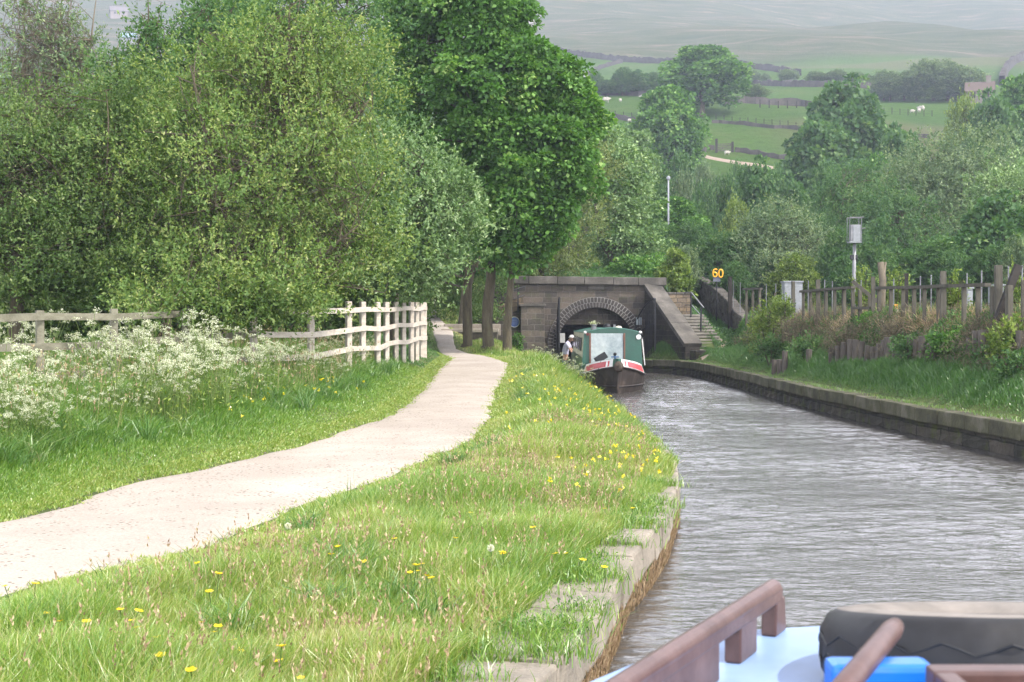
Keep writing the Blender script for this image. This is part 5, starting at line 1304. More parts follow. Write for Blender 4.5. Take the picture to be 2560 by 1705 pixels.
# cabin
u0, u1 = 2.75, 13.0
def csec(u, k=1.0):
    rise = 1.80 - .05 * (u - u0) / (u1 - u0)
    pts = [(-.97, .70), (-.905, rise)]
    for i in range(1, 10):
        t = i / 10; pts.append((-.905 + 1.81 * t, rise + .145 * math.sin(math.pi * t)))
    pts += [(.905, rise), (.97, .70)]
    return pts
vs = []; fs = []
for j, u in enumerate((u0, u1)):
    vs += [tuple(W(u, v, z)) for v, z in csec(u)]
n_ = len(csec(u0))
for i in range(n_ - 1): fs.append((i, i + 1, n_ + i + 1, n_ + i))
mi = [1 if i in (0, n_ - 2) else 0 for i in range(n_ - 1)]
fs.append(tuple(range(n_))); fs.append(tuple(range(2 * n_ - 1, n_ - 1, -1))); mi += [0, 0]
link_mesh("cabin", vs, fs, [green, cream], root, mi=mi)
mb = MB(); mb.tube([W(u0 - .05, v, z + .005) for v, z in csec(u0)[1:-1]], .018, 5); mb.tube([W(u1, v, z) for v, z in csec(u1)[1:-1]], .02, 5)
for s in (-1, 1): mb.tube([W(u0 - .05, s * .905, 1.805), W(u1, s * .905, 1.755)], .022, 5)
mb.build("roof_edge", paint("roof_edge_green", (.05, .16, .12), .4), root)
for s in (-1, 1):    # green band below the cream, dark windows
    vs = [tuple(W(u0, s * .982, .70)), tuple(W(u1, s * .982, .70)), tuple(W(u1, s * .964, 1.0)), tuple(W(u0, s * .964, 1.0))]
    link_mesh("side_band", vs, [(0, 1, 2, 3)], green, root)
    for k in range(5):
        ua = u0 + 1.2 + k * 1.9; w = mb = None
        vs = [tuple(W(ua, s * .950, 1.18)), tuple(W(ua + .95, s * .950, 1.18)), tuple(W(ua + .95, s * .926, 1.62)), tuple(W(ua, s * .926, 1.62))]
        fr = MB(); fr.add([Vector(p) + bright * s * .012 for p in vs], [(0, 1, 2, 3)]); wf = fr.build("window", MAT['iron'], root)
        c_ = sum((Vector(p) for p in vs), Vector()) / 4; fr = MB(); fr.add([c_ + (Vector(p) - c_) * .86 + bright * s * .020 for p in vs], [(0, 1, 2, 3)]); fr.build("pane", paint("boat_glass", (.02, .025, .03), .08), wf)
# front bulkhead board and its battens
def fb(v0, v1, z0, z1, off): return [tuple(W(u0 - off, v0, z0)), tuple(W(u0 - off, v1, z0)), tuple(W(u0 - off, v1, z1)), tuple(W(u0 - off, v0, z1))]
mb = MB(); c = W(u0 - .03, -.17, 1.29); mb.bbox(c, (1.03, .04, .96), b=.01)
board = simple("front_cover", [(.3, (.27, .32, .34)), (.5, (.36, .41, .43)), (.72, (.44, .48, .48))], 2.0, .45, .3, .01, fine=8)
mb.build("front_cover", board, root)
bat = paint("batten_brown", (.16, .075, .05), .6, .2)
for v in (-.71, .385):
    mb = MB(); c = W(u0 - .045, v, 1.28); mb.bbox(c, (.05, .05, 1.0), b=.006); mb.build("batten", bat, root)
mb = MB(); c = W(u0 - .06, .37, 1.64); mb.bbox(c, (.06, .04, .17), b=.008); mb.build("hinge", bat, root)
def disc(name, v, z, r, dep, m, parent, m2=None):
    c = W(u0 - .02, v, z); mb = MB(); mb.lathe([(r * .6, .02), (r, -dep * .5 + 0), (r, -dep), (r * .86, -dep - .005)], c, 18, Matrix.Rotation(R(-90), 3, 'X') @ Matrix.Scale(-1, 3)); o = mb.build(name, m, parent, smooth=True)
    mb = MB(); mb.lathe([(0, dep + .004), (r * .86, dep - .0)], c, 18, RX90); mb.build("lens", m2 or m, o)
disc("headlamp", .83, 1.66, .095, .12, MAT['iron_grey'], root, paint("lamp_glass", (.62, .64, .64), .12))
disc("horn", -.79, 1.745, .055, .12, red, root, paint("horn_dark", (.10, .01, .01), .5))
for v in (-.87, .89):
    mb = MB(); mb.lathe([(.04, -.03), (.055, .0), (.045, .04), (0, .055)], W(u0 - .03, v, 1.80), 10); mb.build("navigation_light", white, root, smooth=True)
def rooftop(u, v): 
    t = (v + .905) / 1.81; return 1.80 - .05 * (u - u0) / (u1 - u0) + .145 * math.sin(math.pi * t)
mb = MB(); c = W(3.7, -.55, rooftop(3.7, -.55)); mb.lathe([(.085, -.02), (.085, .14), (.12, .15), (.12, .17), (.07, .18)], c, 14); mb.build("roof_vent", MAT['iron_grey'], root, smooth=False)
rg = np.random.default_rng(3); n_ = 90; C_ = np.array(c + Vector((0, 0, .2))) + rg.normal(size=(n_, 3)) * np.array([.06, .05, .03]); v_, f_ = leaf_quads(C_, rg.normal(size=(n_, 3)) + np.array([0, 0, 1]), rg.normal(size=(n_, 3)), np.full(n_, .06), np.full(n_, .035))
tag(link_mesh("flower_tuft", v_, f_, MAT['petal_w'], None, attr={'var': np.repeat(rg.random(n_), 4) * .5}), "little tuft of pale flowers on the round vent of the green boat", "flowers")
mb = MB(); c = W(4.4, -.08, rooftop(4.4, -.08)); mb.lathe([(.12, -.02), (.13, .05), (.10, .11), (.05, .14), (0, .145)], c, 14); mb.build("mushroom_vent", MAT['iron'], root, smooth=True)
mb = MB(); c2 = c + Vector((-.1, 0, .1)); mb.tube([c2, c2 + Vector((-.07, 0, .45))], .006, 4); mb.build("aerial", MAT['iron'], root)
mb = MB(); c = W(3.6, .12, rooftop(3.6, .12)); mb.bbox(c + Vector((0, 0, .05)), (.08, .1, .12), b=.01); mb.build("roof_box", MAT['iron_grey'], root)
mb = MB(); c = W(3.4, .24, rooftop(3.4, .24)); mb.lathe([(.11, -.02), (.11, .03), (.08, .07), (0, .085)], c, 14); mb.build("mushroom_vent", cream, root, smooth=True)
# bow fittings
mb = MB(); c = W(.5, -.05, .98); mb.tube([c + Vector((0, 0, -.05)), c + Vector((0, 0, .16))], .03, 8); mb.tube([c + Vector((-.12, 0, .10)), c + Vector((.12, 0, .10))], .022, 6); mb.build("mooring_stud", paint("stud_blue", (.04, .10, .22), .4), root)
mb = MB(); mb.lathe([(0, .13), (.04, .145), (.058, .185), (.04, .225), (0, .24)], c, 12); mb.build("stud_knob", MAT['iron'], root, smooth=True)
mb = MB(); c = W(-.12, 0.02, .80)
mb.lathe([(0, -.17)] + [(.15 * math.cos(t) ** .8 if abs(t) < 1.5 else .02, .17 * math.sin(t)) for t in np.linspace(-1.45, 1.45, 9)] + [(0, .17)], c, 16)
mb.v = [(x + .012 * math.sin(60 * z + 9 * x), y, z + .008 * math.sin(50 * x + 40 * y)) for x, y, z in mb.v]
mb.build("rope_fender", simple("fender_rope", [(.3, (.035, .028, .022)), (.7, (.13, .105, .085))], 8, .95, 1, .02, fine=40), root, smooth=True)
mb = MB(); c = W(1.7, -.42, 1.02); mb.bbox(c, (.40, .30, .20), mat=Matrix.Rotation(R(-32), 3, 'Y'), b=.015)
tag(mb.build("tilted_box", MAT['iron']), "black tilted box lying on the foredeck of the green boat", "box")
mb = MB(); mb.tube([W(1.2, -.15, .93), W(1.0, .0, .98), W(.75, -.1, .97), W(.6, -.02, 1.02), W(.35, .12, .98), W(.5, .3, .93), W(.9, .45, .90)], .018, 6); tag(mb.build("mooring_rope", paint("rope_blue", (.05, .09, .16), .8)), "dark blue mooring rope coiled over the nose of the green boat", "rope")
mb = MB(); mb.tube([W(u0 + .1, .96, 1.6), W(u0 + .15, 1.05, .75)], .018, 5); mb.build("side_rope", white, root)
# stern
mb = MB(); mb.tube([W(14.3, 0, .66), W(14.3, 0, 1.05), W(13.9, -.02, 1.15), W(13.3, -.05, 1.18)], .022, 6); mb.build("tiller", MAT['iron'], root)
vs = [tuple(W(u, s * .97, z)) for u, s, z in ((u1, -1, .66), (14.4, -1, .66), (14.4, -1, .95), (u1, -1, .95), (u1, 1, .66), (14.4, 1, .66), (14.4, 1, .95), (u1, 1, .95))]
link_mesh("stern_side", vs, [(0, 1, 2, 3), (4, 5, 6, 7), (1, 5, 6, 2)], green, root)

# person steering: skinned skeleton, one continuous body, clothing and hair as children
def skin_obj(name, V, E, Rr, mat, parent=None, rootv=0, lv=2):
    me = bpy.data.meshes.new(name); base = wloc(parent) if parent else Vector()
    me.from_pydata([tuple(Vector(v) - base) for v in V], E, []); me.materials.append(mat)
    o = bpy.data.objects.new(name, me); col.objects.link(o)
    if parent: o.parent = parent
    o.modifiers.new("Skin", 'SKIN'); s = o.modifiers.new("Sub", 'SUBSURF'); s.levels = 1; s.render_levels = lv
    for v, r in zip(me.skin_vertices[0].data, Rr): v.radius = (r, r) if not isinstance(r, tuple) else r
    for i, v in enumerate(me.skin_vertices[0].data): v.use_root = (i == rootv)
    for p in me.polygons: p.use_smooth = True
    return o
skin = paint("skin", (.50, .29, .20), .5, .06); shirt = simple("lilac_shirt", [(.3, (.52, .50, .66)), (.7, (.68, .66, .80))], 6, .85, .5, .01, fine=14)
trous = simple("blue_trousers", [(.3, (.05, .07, .13)), (.7, (.09, .12, .20))], 6, .9, .4, .01)
pd = 55.9
def Q(px, py, dd=0): return P(px, py, pd + dd)
pel = Q(1414, 893); 
proot = empty("person", (pel.x, pd, -.25), "person in pale lilac shirt and white sun hat leaning out at the green boat's stern", "person")
V = [pel, Q(1413, 880), Q(1416, 868), Q(1420, 857), Q(1424, 850), Q(1427, 846.5, -.05),
     Q(1419, 858, -.14), Q(1424, 872, -.24), Q(1431, 882, -.42), Q(1421, 858, .16), Q(1427, 870, .28), Q(1434, 880, .15),
     Vector((pel.x, pd - .10, .52)), Vector((pel.x + .04, pd - .14, .15)), Vector((pel.x + .02, pd - .12, -.20)), Vector((pel.x + .02, pd - .26, -.23)),
     Vector((pel.x, pd + .10, .52)), Vector((pel.x + .05, pd + .12, .15)), Vector((pel.x + .03, pd + .14, -.20)), Vector((pel.x + .03, pd + 0, -.23))]
E = [(0, 1), (1, 2), (2, 3), (3, 4), (4, 5), (3, 6), (6, 7), (7, 8), (3, 9), (9, 10), (10, 11), (0, 12), (12, 13), (13, 14), (14, 15), (0, 16), (16, 17), (17, 18), (18, 19)]
Rr = [.13, .12, .13, .12, .055, .05, .055, .045, .03, .055, .045, .03, .08, .055, .04, .035, .08, .055, .04, .035]
body = skin_obj("body", V, E, Rr, skin, proot)
hd = Q(1429, 846, -.08); mb = MB()
mb.lathe([(0, -.115), (.045, -.10), (.07, -.05), (.078, .0), (.082, .05), (.065, .095), (.03, .115), (0, .118)], hd, 14)
nose = hd + Vector((.03, -.085, -.01)); mb.box(nose, (.022, .035, .045), taper=.5)
for s in (-1, 1): mb.box(hd + Vector((s * .08, .0, 0)), (.015, .04, .06))
mb.build("head", skin, proot, smooth=True)
mb = MB(); 
for s in (-1, 1): mb.lathe([(0, -.008), (.01, 0), (0, .008)], hd + Vector((s * .028 + .01, -.072, .015)), 8)
mb.box(hd + Vector((.01, -.075, -.055)), (.04, .01, .008)); mb.build("face_features", MAT['wood_dark'], proot)
mb = MB(); mb.lathe([(.135, .045), (.13, .055), (.088, .062), (.086, .10), (.06, .135), (0, .145)], hd, 18); mb.build("sun_hat", white, proot, smooth=True)
mb = MB(); mb.lathe([(.086, -.02), (.09, .03), (.084, .055)], hd + Vector((0, .012, 0)), 14); mb.build("hair", paint("hair_grey", (.32, .30, .28), .8), proot, smooth=True)
skin_obj("shirt", [V[0] + Vector((0, 0, .02)), V[1], V[2], V[3], V[4] + Vector((0, 0, -.02)), V[6], V[7], V[9], V[10]], [(0, 1), (1, 2), (2, 3), (3, 4), (3, 5), (5, 6), (3, 7), (7, 8)], [.150, .142, .150, .140, .07, .075, .065, .075, .065], shirt, proot)
skin_obj("trousers", [V[0] + Vector((0, 0, -.02)), V[12], V[13], V[14] + Vector((0, 0, .06)), V[16], V[17], V[18] + Vector((0, 0, .06))], [(0, 1), (1, 2), (2, 3), (0, 4), (4, 5), (5, 6)], [.145, .098, .075, .065, .098, .075, .065], trous, proot)
for k_, (wr, el) in enumerate(((V[8], V[7]), (V[11], V[10]))):     # hands: palm, four fingers and a thumb as one skinned mesh
    dv = (wr - el).normalized(); sd_ = dv.cross(Vector((0, 0, 1))).normalized(); up_ = sd_.cross(dv)
    HV = [wr, wr + dv * .05]; HE = [(0, 1)]; HR = [.022, .028]
    for f_i, (o_, L_) in enumerate(((-.027, .062), (-.009, .075), (.009, .07), (.027, .055))):
        b_ = len(HV); p0_ = wr + dv * .085 + sd_ * o_; HV += [p0_, p0_ + dv * L_ * .5 - up_ * .012, p0_ + dv * L_ * .75 - up_ * .035]; HE += [(1, b_), (b_, b_ + 1), (b_ + 1, b_ + 2)]; HR += [.0095, .0085, .0075]
    b_ = len(HV); HV += [wr + dv * .03 + sd_ * -.035, wr + dv * .06 + sd_ * -.055 - up_ * .015]; HE += [(0, b_), (b_, b_ + 1)]; HR += [.010, .0085]
    skin_obj("hand", HV, HE, HR, skin, proot, lv=1)

# ------------------------------------------------------------------ own boat at the lower right
hv = Vector((.436, .900, 0)).normalized(); rv = Vector((hv.y, -hv.x, 0)); ZR = H - .55
blue_roof = simple("roof_blue", [(.3, (.21, .33, .56)), (.7, (.28, .40, .64))], 2.5, .35, .06, .002, fine=9)
brown = simple("handrail_brown", [(.3, (.065, .033, .029)), (.7, (.125, .075, .067))], 9, .38, .25, .002, fine=60)
root = empty("blue_boat", (.3, 1.5, ZR), "light blue boat roof with brown handrail in the lower right corner", "boat")
out = [(-1.05, .20), (-.75, .79), (.109, 2.13), (.245, 2.335), (.33, 2.43), (.42, 2.495), (.56, 2.53), (.8, 2.54), (1.05, 2.52), (1.3, 2.44), (1.52, 2.30), (1.62, 2.12), (1.55, 1.85), (.5, -.35)]
def slab(poly, z0, z1, inset=.0):
    n_ = len(poly); vs = [(x, y, z0) for x, y in poly] + [(x, y, z1) for x, y in poly]
    return vs, [tuple(range(n_ - 1, -1, -1)), tuple(range(n_, 2 * n_))] + [(i, (i + 1) % n_, n_ + (i + 1) % n_, n_ + i) for i in range(n_)]
vs, fs = slab(out, ZR - .04, ZR); o = link_mesh("roof", vs, fs, blue_roof, root)
m_ = o.modifiers.new("Bevel", 'BEVEL'); m_.width = .012; m_.segments = 3; m_.limit_method = 'ANGLE'
cx_, cy_ = .3, 1.2
vs, fs = slab([(cx_ + (x - cx_) * .96, cy_ + (y - cy_) * .97) for x, y in out], .75, ZR - .04); link_mesh("cabin_side", vs, fs, paint("cabin_blue", (.06, .13, .32), .35), root)
hullo = [(cx_ + (x - cx_) * 1.08, cy_ + (y - cy_) * 1.02) for x, y in out]; hullo[6:9] = [(.62, 2.9), (1.05, 3.6), (1.22, 3.55)]
vs, fs = slab(hullo, -.4, .72); link_mesh("hull", vs, fs, black, root)
def rail_run(o0, parent):
    """flat handrail of webs and openings running back from point o0 along the boat"""
    def hp(t, z, side): p_ = o0 - hv * t + rv * side; return Vector((p_.x, p_.y, ZR + z))
    def seg(t0, t1, z0, z1, w, slope0=0, slope1=0):
        vs = []
        for t, z, sl in ((t0, z0, slope0), (t1, z0, slope1), (t1, z1, 0), (t0, z1, 0)):
            for s_ in (-1, 1): vs.append(tuple(hp(t + (sl if z == z0 else 0), z, s_ * w / 2)))
        return vs, [(0, 2, 4, 6), (7, 5, 3, 1), (0, 1, 3, 2), (2, 3, 5, 4), (4, 5, 7, 6), (6, 7, 1, 0)]
    mb = MB()
    mb.add(*seg(.005, 1.55, .056, .082, .030)); mb.tube([hp(.012, .079, 0), hp(1.55, .079, 0)], .0165, 8)
    mb.add(*seg(-.012, .042, .0, .062, .028, -.010, .006))
    t = .165
    for wlen, gap in ((.095, .11), (.30, .11), (.30, .11), (.3, .1)):
        mb.add(*seg(t, t + wlen, .0, .062, .028)); t += wlen + gap
    o = mb.build("handrail", brown, parent)
    m_ = o.modifiers.new("Bevel", 'BEVEL'); m_.width = .004; m_.segments = 2; m_.limit_method = 'ANGLE'
rail_run(Vector((.466, 2.474, 0)), root)
# pole, tyre, blue tub and brown hatch on that roof
mb = MB(); p1 = Vector((.468, 1.71, 1.826)); p0_ = p1 - Vector((.436, .9, 0)) * .95 + Vector((0, 0, -.03)); mb.tube([p0_, p1 - (p1 - p0_) * .03, p1], [.0135, .0135, .011], 14); tag(mb.build("boat_pole", brown, smooth=True), "round brown pole end resting across the bright blue tub", "pole")
tc_ = Vector((.728, 2.09, 1.708)); mb = MB(); TRr, TRm, n1, n2 = .262, .165, 72, 16
prof = [(TRm, -.045), (TRm + .02, -.058), (.22, -.062), (.250, -.052), (.262, -.030), (.264, 0), (.262, .030), (.250, .050), (.235, .058), (.21, .062), (TRm + .02, .056), (TRm, .045), (TRm - .012, .03), (TRm - .012, -.03)]
Mt = Matrix.Rotation(R(-9), 3, 'X')
for i in range(n1):
    a = 2 * math.pi * i / n1
    for j, (r, z) in enumerate(prof):
        rr = r
        if j in (4, 5, 6) and (i + j * 2) % 9 in (0,): rr = r - .010
        mb.v.append(tuple(tc_ + Mt @ Vector((rr * math.cos(a), rr * math.sin(a), z))))
for i in range(n1):
    for j in range(len(prof)):
        i2 = (i + 1) % n1; j2 = (j + 1) % len(prof); k = len(prof)
        mb.f.append((i * k + j, i2 * k + j, i2 * k + j2, i * k + j2)); mb.m.append(1 if j in (8, 9, 10) else 0)
o = mb.build("tyre", [simple("tyre_rubber", [(.3, (.02, .02, .021)), (.7, (.04, .04, .042))], 6, .55, .3, .002), simple("tyre_dusty", [(.3, (.16, .145, .13)), (.7, (.26, .235, .21))], 8, .85, .3, .002)], smooth=True)
tag(o, "black tyre with a dusty grey upper side lying on the blue boat roof", "tyre")
for k_, zz in enumerate((-.012, .016)):
    pts = []
    for i in range(73):
        a = 2 * math.pi * i / 72; rr = .2625; pts.append(tc_ + Mt @ Vector((rr * math.cos(a), rr * math.sin(a), zz + .008 * math.sin(a * 18 + k_ * 3))))
    g_ = MB(); g_.tube(pts, .0022, 4, cap=False); t_ = g_.build("tread_groove", MAT['iron'], o)
mb = MB(); mb.bbox((.415, 1.585, 1.732), (.115, .05, .165), b=.008); t_ = mb.build("blue_tub", paint("tub_blue", (.01, .16, .62), .3, .05)); tag(t_, "bright blue plastic tub standing under the brown pole on the boat roof", "tub")
root = empty("roof_hatch", (.6, 1.35, ZR), "brown metal frame with a dark opening at the bottom right corner of the picture", "hatch")
mb = MB(); hx0, hx1, hy0, hy1, hz = .442, .80, 1.28, 1.50, 1.832
for (xa, xb, ya, yb) in ((hx0, hx1, hy1 - .035, hy1), (hx0, hx1, hy0, hy0 + .03), (hx0, hx0 + .022, hy0 + .03, hy1 - .035), (hx1 - .03, hx1, hy0 + .03, hy1 - .035)):
    mb.bbox(((xa + xb) / 2, (ya + yb) / 2, (hz + ZR) / 2), (xb - xa, yb - ya, hz - ZR), b=.004)
mb.build("frame", brown, root)
mb = MB(); mb.box((.62, 1.39, ZR + .02), (.33, .18, .03)); mb.build("dark_floor", MAT['wood_dark'], root)

# ------------------------------------------------------------------ grass, flowers and undergrowth
def blades(x, y, z, h, w, lean, var, rg, curl=.5):
    """two-segment blades; returns verts, quads, per-vertex var"""
    n = len(x); a = rg.uniform(0, 2 * np.pi, n); t = rg.uniform(0, 2 * np.pi, n)
    sx, sy = np.cos(a) * w / 2, np.sin(a) * w / 2
    lx, ly = np.cos(t) * lean * h + .10 * h, np.sin(t) * lean * h + .03 * h
    b = np.stack([x, y, z - .02], -1); S_ = np.stack([sx, sy, 0 * sx], -1)
    m = b + np.stack([lx * .3, ly * .3, h * .6], -1); e = b + np.stack([lx, ly, h * (1 - .25 * curl * lean)], -1)
    v = np.stack([b - S_, b + S_, m - S_ * .8, m + S_ * .8, e - S_ * .15, e + S_ * .15], 1).reshape(-1, 3)
    i = np.arange(n)[:, None] * 6
    f = np.concatenate([i + np.array([[0, 1, 3, 2]]), i + np.array([[2, 3, 5, 4]])], 1).reshape(-1, 4)
    return v, f, np.repeat(np.clip(var, 0, 1), 6)

def infr(x, y, m=3.0):
    return (x > (0 - CX) / F * y - m) & (x < (2560 - CX) / F * y + m)

def patchn(x, y, s=1.0):
    return .5 + .5 * np.tanh(.55 * wig(x * s, y * s, 1.0) + .3 * wig(x * 2.7 * s + 5, y * 2.3 * s, 1.3))

rg = np.random.default_rng(21)
def scatter(n, d0, d1, fa, fb, pw=1.0):
    d = d0 + (d1 - d0) * rg.random(n) ** pw; a, b = fa(d), fb(d); x = a + (b - a) * rg.random(n)
    k = infr(x, d); return x[k], d[k]

# canal side verge between path and coping, close to the camera
def verge(name, n, d0, d1, h0, h1, w, pw, label_mat='grass', inner=.0, edge=.45):
    x, d = scatter(n, d0, d1, lambda q: xr(q) - .05, lambda q: ex(q) - np.interp(q, [5, 8, 10, 13, 15, 18], [.50, .46, .38, .22, .08, -.05]), pw)
    s = np.minimum(x - xr(d), 1.2); e_ = ex(d) - x
    pn = patchn(x, d)
    keep = rg.random(len(x)) < np.clip(.35 + e_ * 1.2, 0, 1); x, d, s, e_, pn = x[keep], d[keep], s[keep], e_[keep], pn[keep]
    h = (h0 + (h1 - h0) * np.clip(s / .9, 0, 1)) * (.55 + .75 * pn) * rg.uniform(.5, 1.25, len(x)) * np.clip(.4 + e_, .4, 1)
    var = .16 + .42 * rg.random(len(x)) + .22 * (1 - pn) * np.sin(x * 3 + d) ** 2 + np.where(rg.random(len(x)) < .14, .35, 0) + .12 * sm(.6, 0, s) + .22 * patchn(x * .8 + 4, d * .7)
    h = h * np.interp(d, [38, 44], [1, .55])
    v, f, a = blades(x, d, gL(x, d), h, w * rg.uniform(.6, 1.3, len(x)), rg.uniform(.1, .75, len(x)), var, rg)
    tag(link_mesh(name, v, f, MAT[label_mat], attr={'var': a}), "lush bright green grass between the pale path and the canal coping", "grass", kind='stuff')
verge("grass", 330000, 5.5, 16, .05, .24, .006, 1.25)
verge("grass", 170000, 16, 32, .05, .30, .010, 1.1)
verge("grass", 90000, 32, 60.5, .06, .34, .016, 1.0)

def leftside(name, n, d0, d1, w, pw, tmax):
    x, d = scatter(n, d0, d1, lambda q: np.maximum(xl(q) - tmax, (0 - CX) / F * q - 3.4), lambda q: xl(q) + .05, pw)
    t = xl(x * 0 + d) - x; pn = patchn(x + 9, d)
    h = (.035 + .27 * sm(.35, 1.8, t)) * (.75 + .6 * pn) * rg.uniform(.5, 1.2, len(x)) + .02
    var = .10 + .42 * rg.random(len(x)) + .22 * sm(1.0, 0, t) + np.where(rg.random(len(x)) < .04, .35, 0)
    v, f, a = blades(x, d, gL(x, d), h, w * rg.uniform(.6, 1.3, len(x)), rg.uniform(.1, .8, len(x)), var, rg)
    tag(link_mesh(name, v, f, MAT['grass_cool' if d0 > 24 else 'grass'], attr={'var': a}), "soft green grass rising from the far edge of the path towards the pale fence", "grass", kind='stuff')
leftside("grass", 430000, 8, 20, .009, 1.1, 8)
leftside("grass", 270000, 18, 34, .012, 1.0, 7)
leftside("grass", 70000, 34, 61, .022, 1.0, 9)
rp = np.random.default_rng(77); n_ = 5200; pd_ = 7 + 32 * rp.random(n_) ** 1.3; px_ = xl(pd_) + (xr(pd_) - xl(pd_)) * rp.random(n_); k = infr(px_, pd_); px_, pd_ = px_[k], pd_[k]; n_ = len(px_)
r_ = .004 + .009 * rp.random(n_) ** 3; cube = np.array([(-1, -1, 0), (1, -.8, 0), (.9, 1, 0), (-1, .8, 0), (-.6, -.6, .9), (.7, -.5, .7), (.5, .6, 1.0), (-.6, .5, .7)], float)
v = cube[None] * r_[:, None, None] * rp.uniform(.6, 1.3, (n_, 8, 3)); v[:, :, :2] += np.stack([px_, pd_], -1)[:, None]; v[:, :, 2] += (gL(px_, pd_) + .012)[:, None]
f = np.array([(4, 5, 6, 7), (0, 1, 5, 4), (1, 2, 6, 5), (2, 3, 7, 6), (3, 0, 4, 7)]); f = (np.arange(n_)[:, None, None] * 8 + f[None]).reshape(-1, 4)
tag(link_mesh("gravel", v.reshape(-1, 3), f, simple("pebbles", [(.3, (.07, .06, .055)), (.6, (.22, .19, .17)), (.8, (.5, .46, .42))], 40, .9, .2, .001)), "loose pebbles scattered over the pale path", "gravel", kind='stuff')
# short worn turf hugging both path edges
for sgn in (-1, 1):
    f_ = (xl if sgn < 0 else xr); x, d = scatter(90000, 6, 42, lambda q: f_(q) - .22, lambda q: f_(q) + .22, 1.4)
    out_ = (x - f_(d)) * sgn + .13 * np.sin(d * 4.1 + sgn) * np.sin(d * 9.7) + .09 * np.sin(x * 17 + d * 23); k = rg.random(len(x)) < np.clip(.5 + out_ * 4, .03, 1); x, d = x[k], d[k]
    v, f, a = blades(x, d, gL(x, d) + .01, rg.uniform(.02, .06, len(x)), .007 + .0003 * d, rg.uniform(.2, 1, len(x)), .45 + .4 * rg.random(len(x)), rg)
    tag(link_mesh("grass", v, f, MAT['grass'], attr={'var': a}), "short worn turf fraying into the gravel at the path edges", "grass", kind='stuff')
def tussocks(cs, matn, label, h0, h1, m0, m1, w, seed):
    rq = np.random.default_rng(seed); V = []; F_ = []; A = []; b = 0
    for (x, d) in cs:
        m = int(rq.integers(m0, m1)); hh = rq.uniform(h0, h1); vr = rq.uniform(0, .35)
        bx_ = x + rq.normal(size=m) * .06; by_ = d + rq.normal(size=m) * .06
        v, f, a = blades(bx_, by_, gL(bx_, by_), hh * rq.uniform(.5, 1.1, m), w * rq.uniform(.6, 1.3, m), rq.uniform(.35, 1.4, m), vr + .15 + .5 * rq.random(m), rq); V.append(v); F_.append(f + b); A.append(a); b += len(v)
    tag(link_mesh("tussocks", np.concatenate(V), np.concatenate(F_), MAT[matn], attr={'var': np.concatenate(A)}), label, "grass", kind='stuff')
d = rg.uniform(10, 32, 900); t = .7 + 3.2 * rg.random(900); x = xl(d) - t; k = infr(x, d, .5) & (rg.random(900) < patchn(x * .9, d * .8) + .15)
tussocks(list(zip(x[k], d[k])), 'grass_cool', "coarse arching grass tussocks on the slope below the pale fence", .16, .42, 40, 110, .008, 5)
d = rg.uniform(6, 34, 700); u_ = rg.random(700); x = xr(d) + .35 + (ex(d) - xr(d) - .8) * u_; k = infr(x, d, .3) & (rg.random(700) < patchn(x * 1.1 + 7, d * .9)) & (x < ex(d) - .3)
tussocks(list(zip(x[k], d[k])), 'grass_cool', "darker grass tussocks in the verge between path and canal", .16, .34, 30, 90, .007, 6)
# right bank
d = 16 + 45 * rg.random(170000); s = .12 + 1.5 * rg.random(len(d)) ** .9; x = rx(d) + s; k = infr(x, d) & ((s > .42) | (rg.random(len(d)) < .12)); x, d, s = x[k], d[k], s[k]
k = np.ones(len(x), bool)
for (tx, ty, tw) in trk: k &= (x - tx) ** 2 + (d - ty) ** 2 > .16
x, d, s = x[k], d[k], s[k]
pn = patchn(x, d); h = (.03 + .17 * sm(.5, .95, s)) * (.6 + .7 * pn) * rg.uniform(.5, 1.2, len(x)) + .05 * (s < .42)
v, f, a = blades(x, d, gR(x, d) + .05 * (s < .42), h, .014 * rg.uniform(.6, 1.3, len(x)), rg.uniform(.1, .8, len(x)), .2 + .42 * rg.random(len(x)) + .35 * sm(.9, .45, s), rg)
tag(link_mesh("grass", v, f, MAT['grass_cool'], attr={'var': a}), "short dark green grass on the slope behind the right canal coping", "grass", kind='stuff')
d = 52 + 9.6 * rg.random(60000); x = 8.3 + 2.0 * rg.random(len(d)); k = np.ones(len(x), bool)
for (tx, ty, tw) in trk: k &= (x - tx) ** 2 + (d - ty) ** 2 > .22
x, d = x[k], d[k]; v, f, a = blades(x, d, gR(x, d), rg.uniform(.05, .2, len(x)), np.full(len(x), .02), rg.uniform(.1, .8, len(x)), .1 + .4 * rg.random(len(x)), rg)
tag(link_mesh("grass", v, f, MAT['grass_cool'], attr={'var': a}), "grass slope between the stone steps and the rough stone wall", "grass", kind='stuff')
d = 61.8 + 18 * rg.random(60000); x = -3 + 13.5 * rg.random(len(d))
v, f, a = blades(x, d, gF(x, d), rg.uniform(.1, .35, len(x)), np.full(len(x), .03), rg.uniform(.1, .8, len(x)), .1 + .4 * rg.random(len(x)), rg)
tag(link_mesh("grass", v, f, MAT['grass_cool'], attr={'var': a}), "rough grass growing on the ground above the tunnel", "grass", kind='stuff')
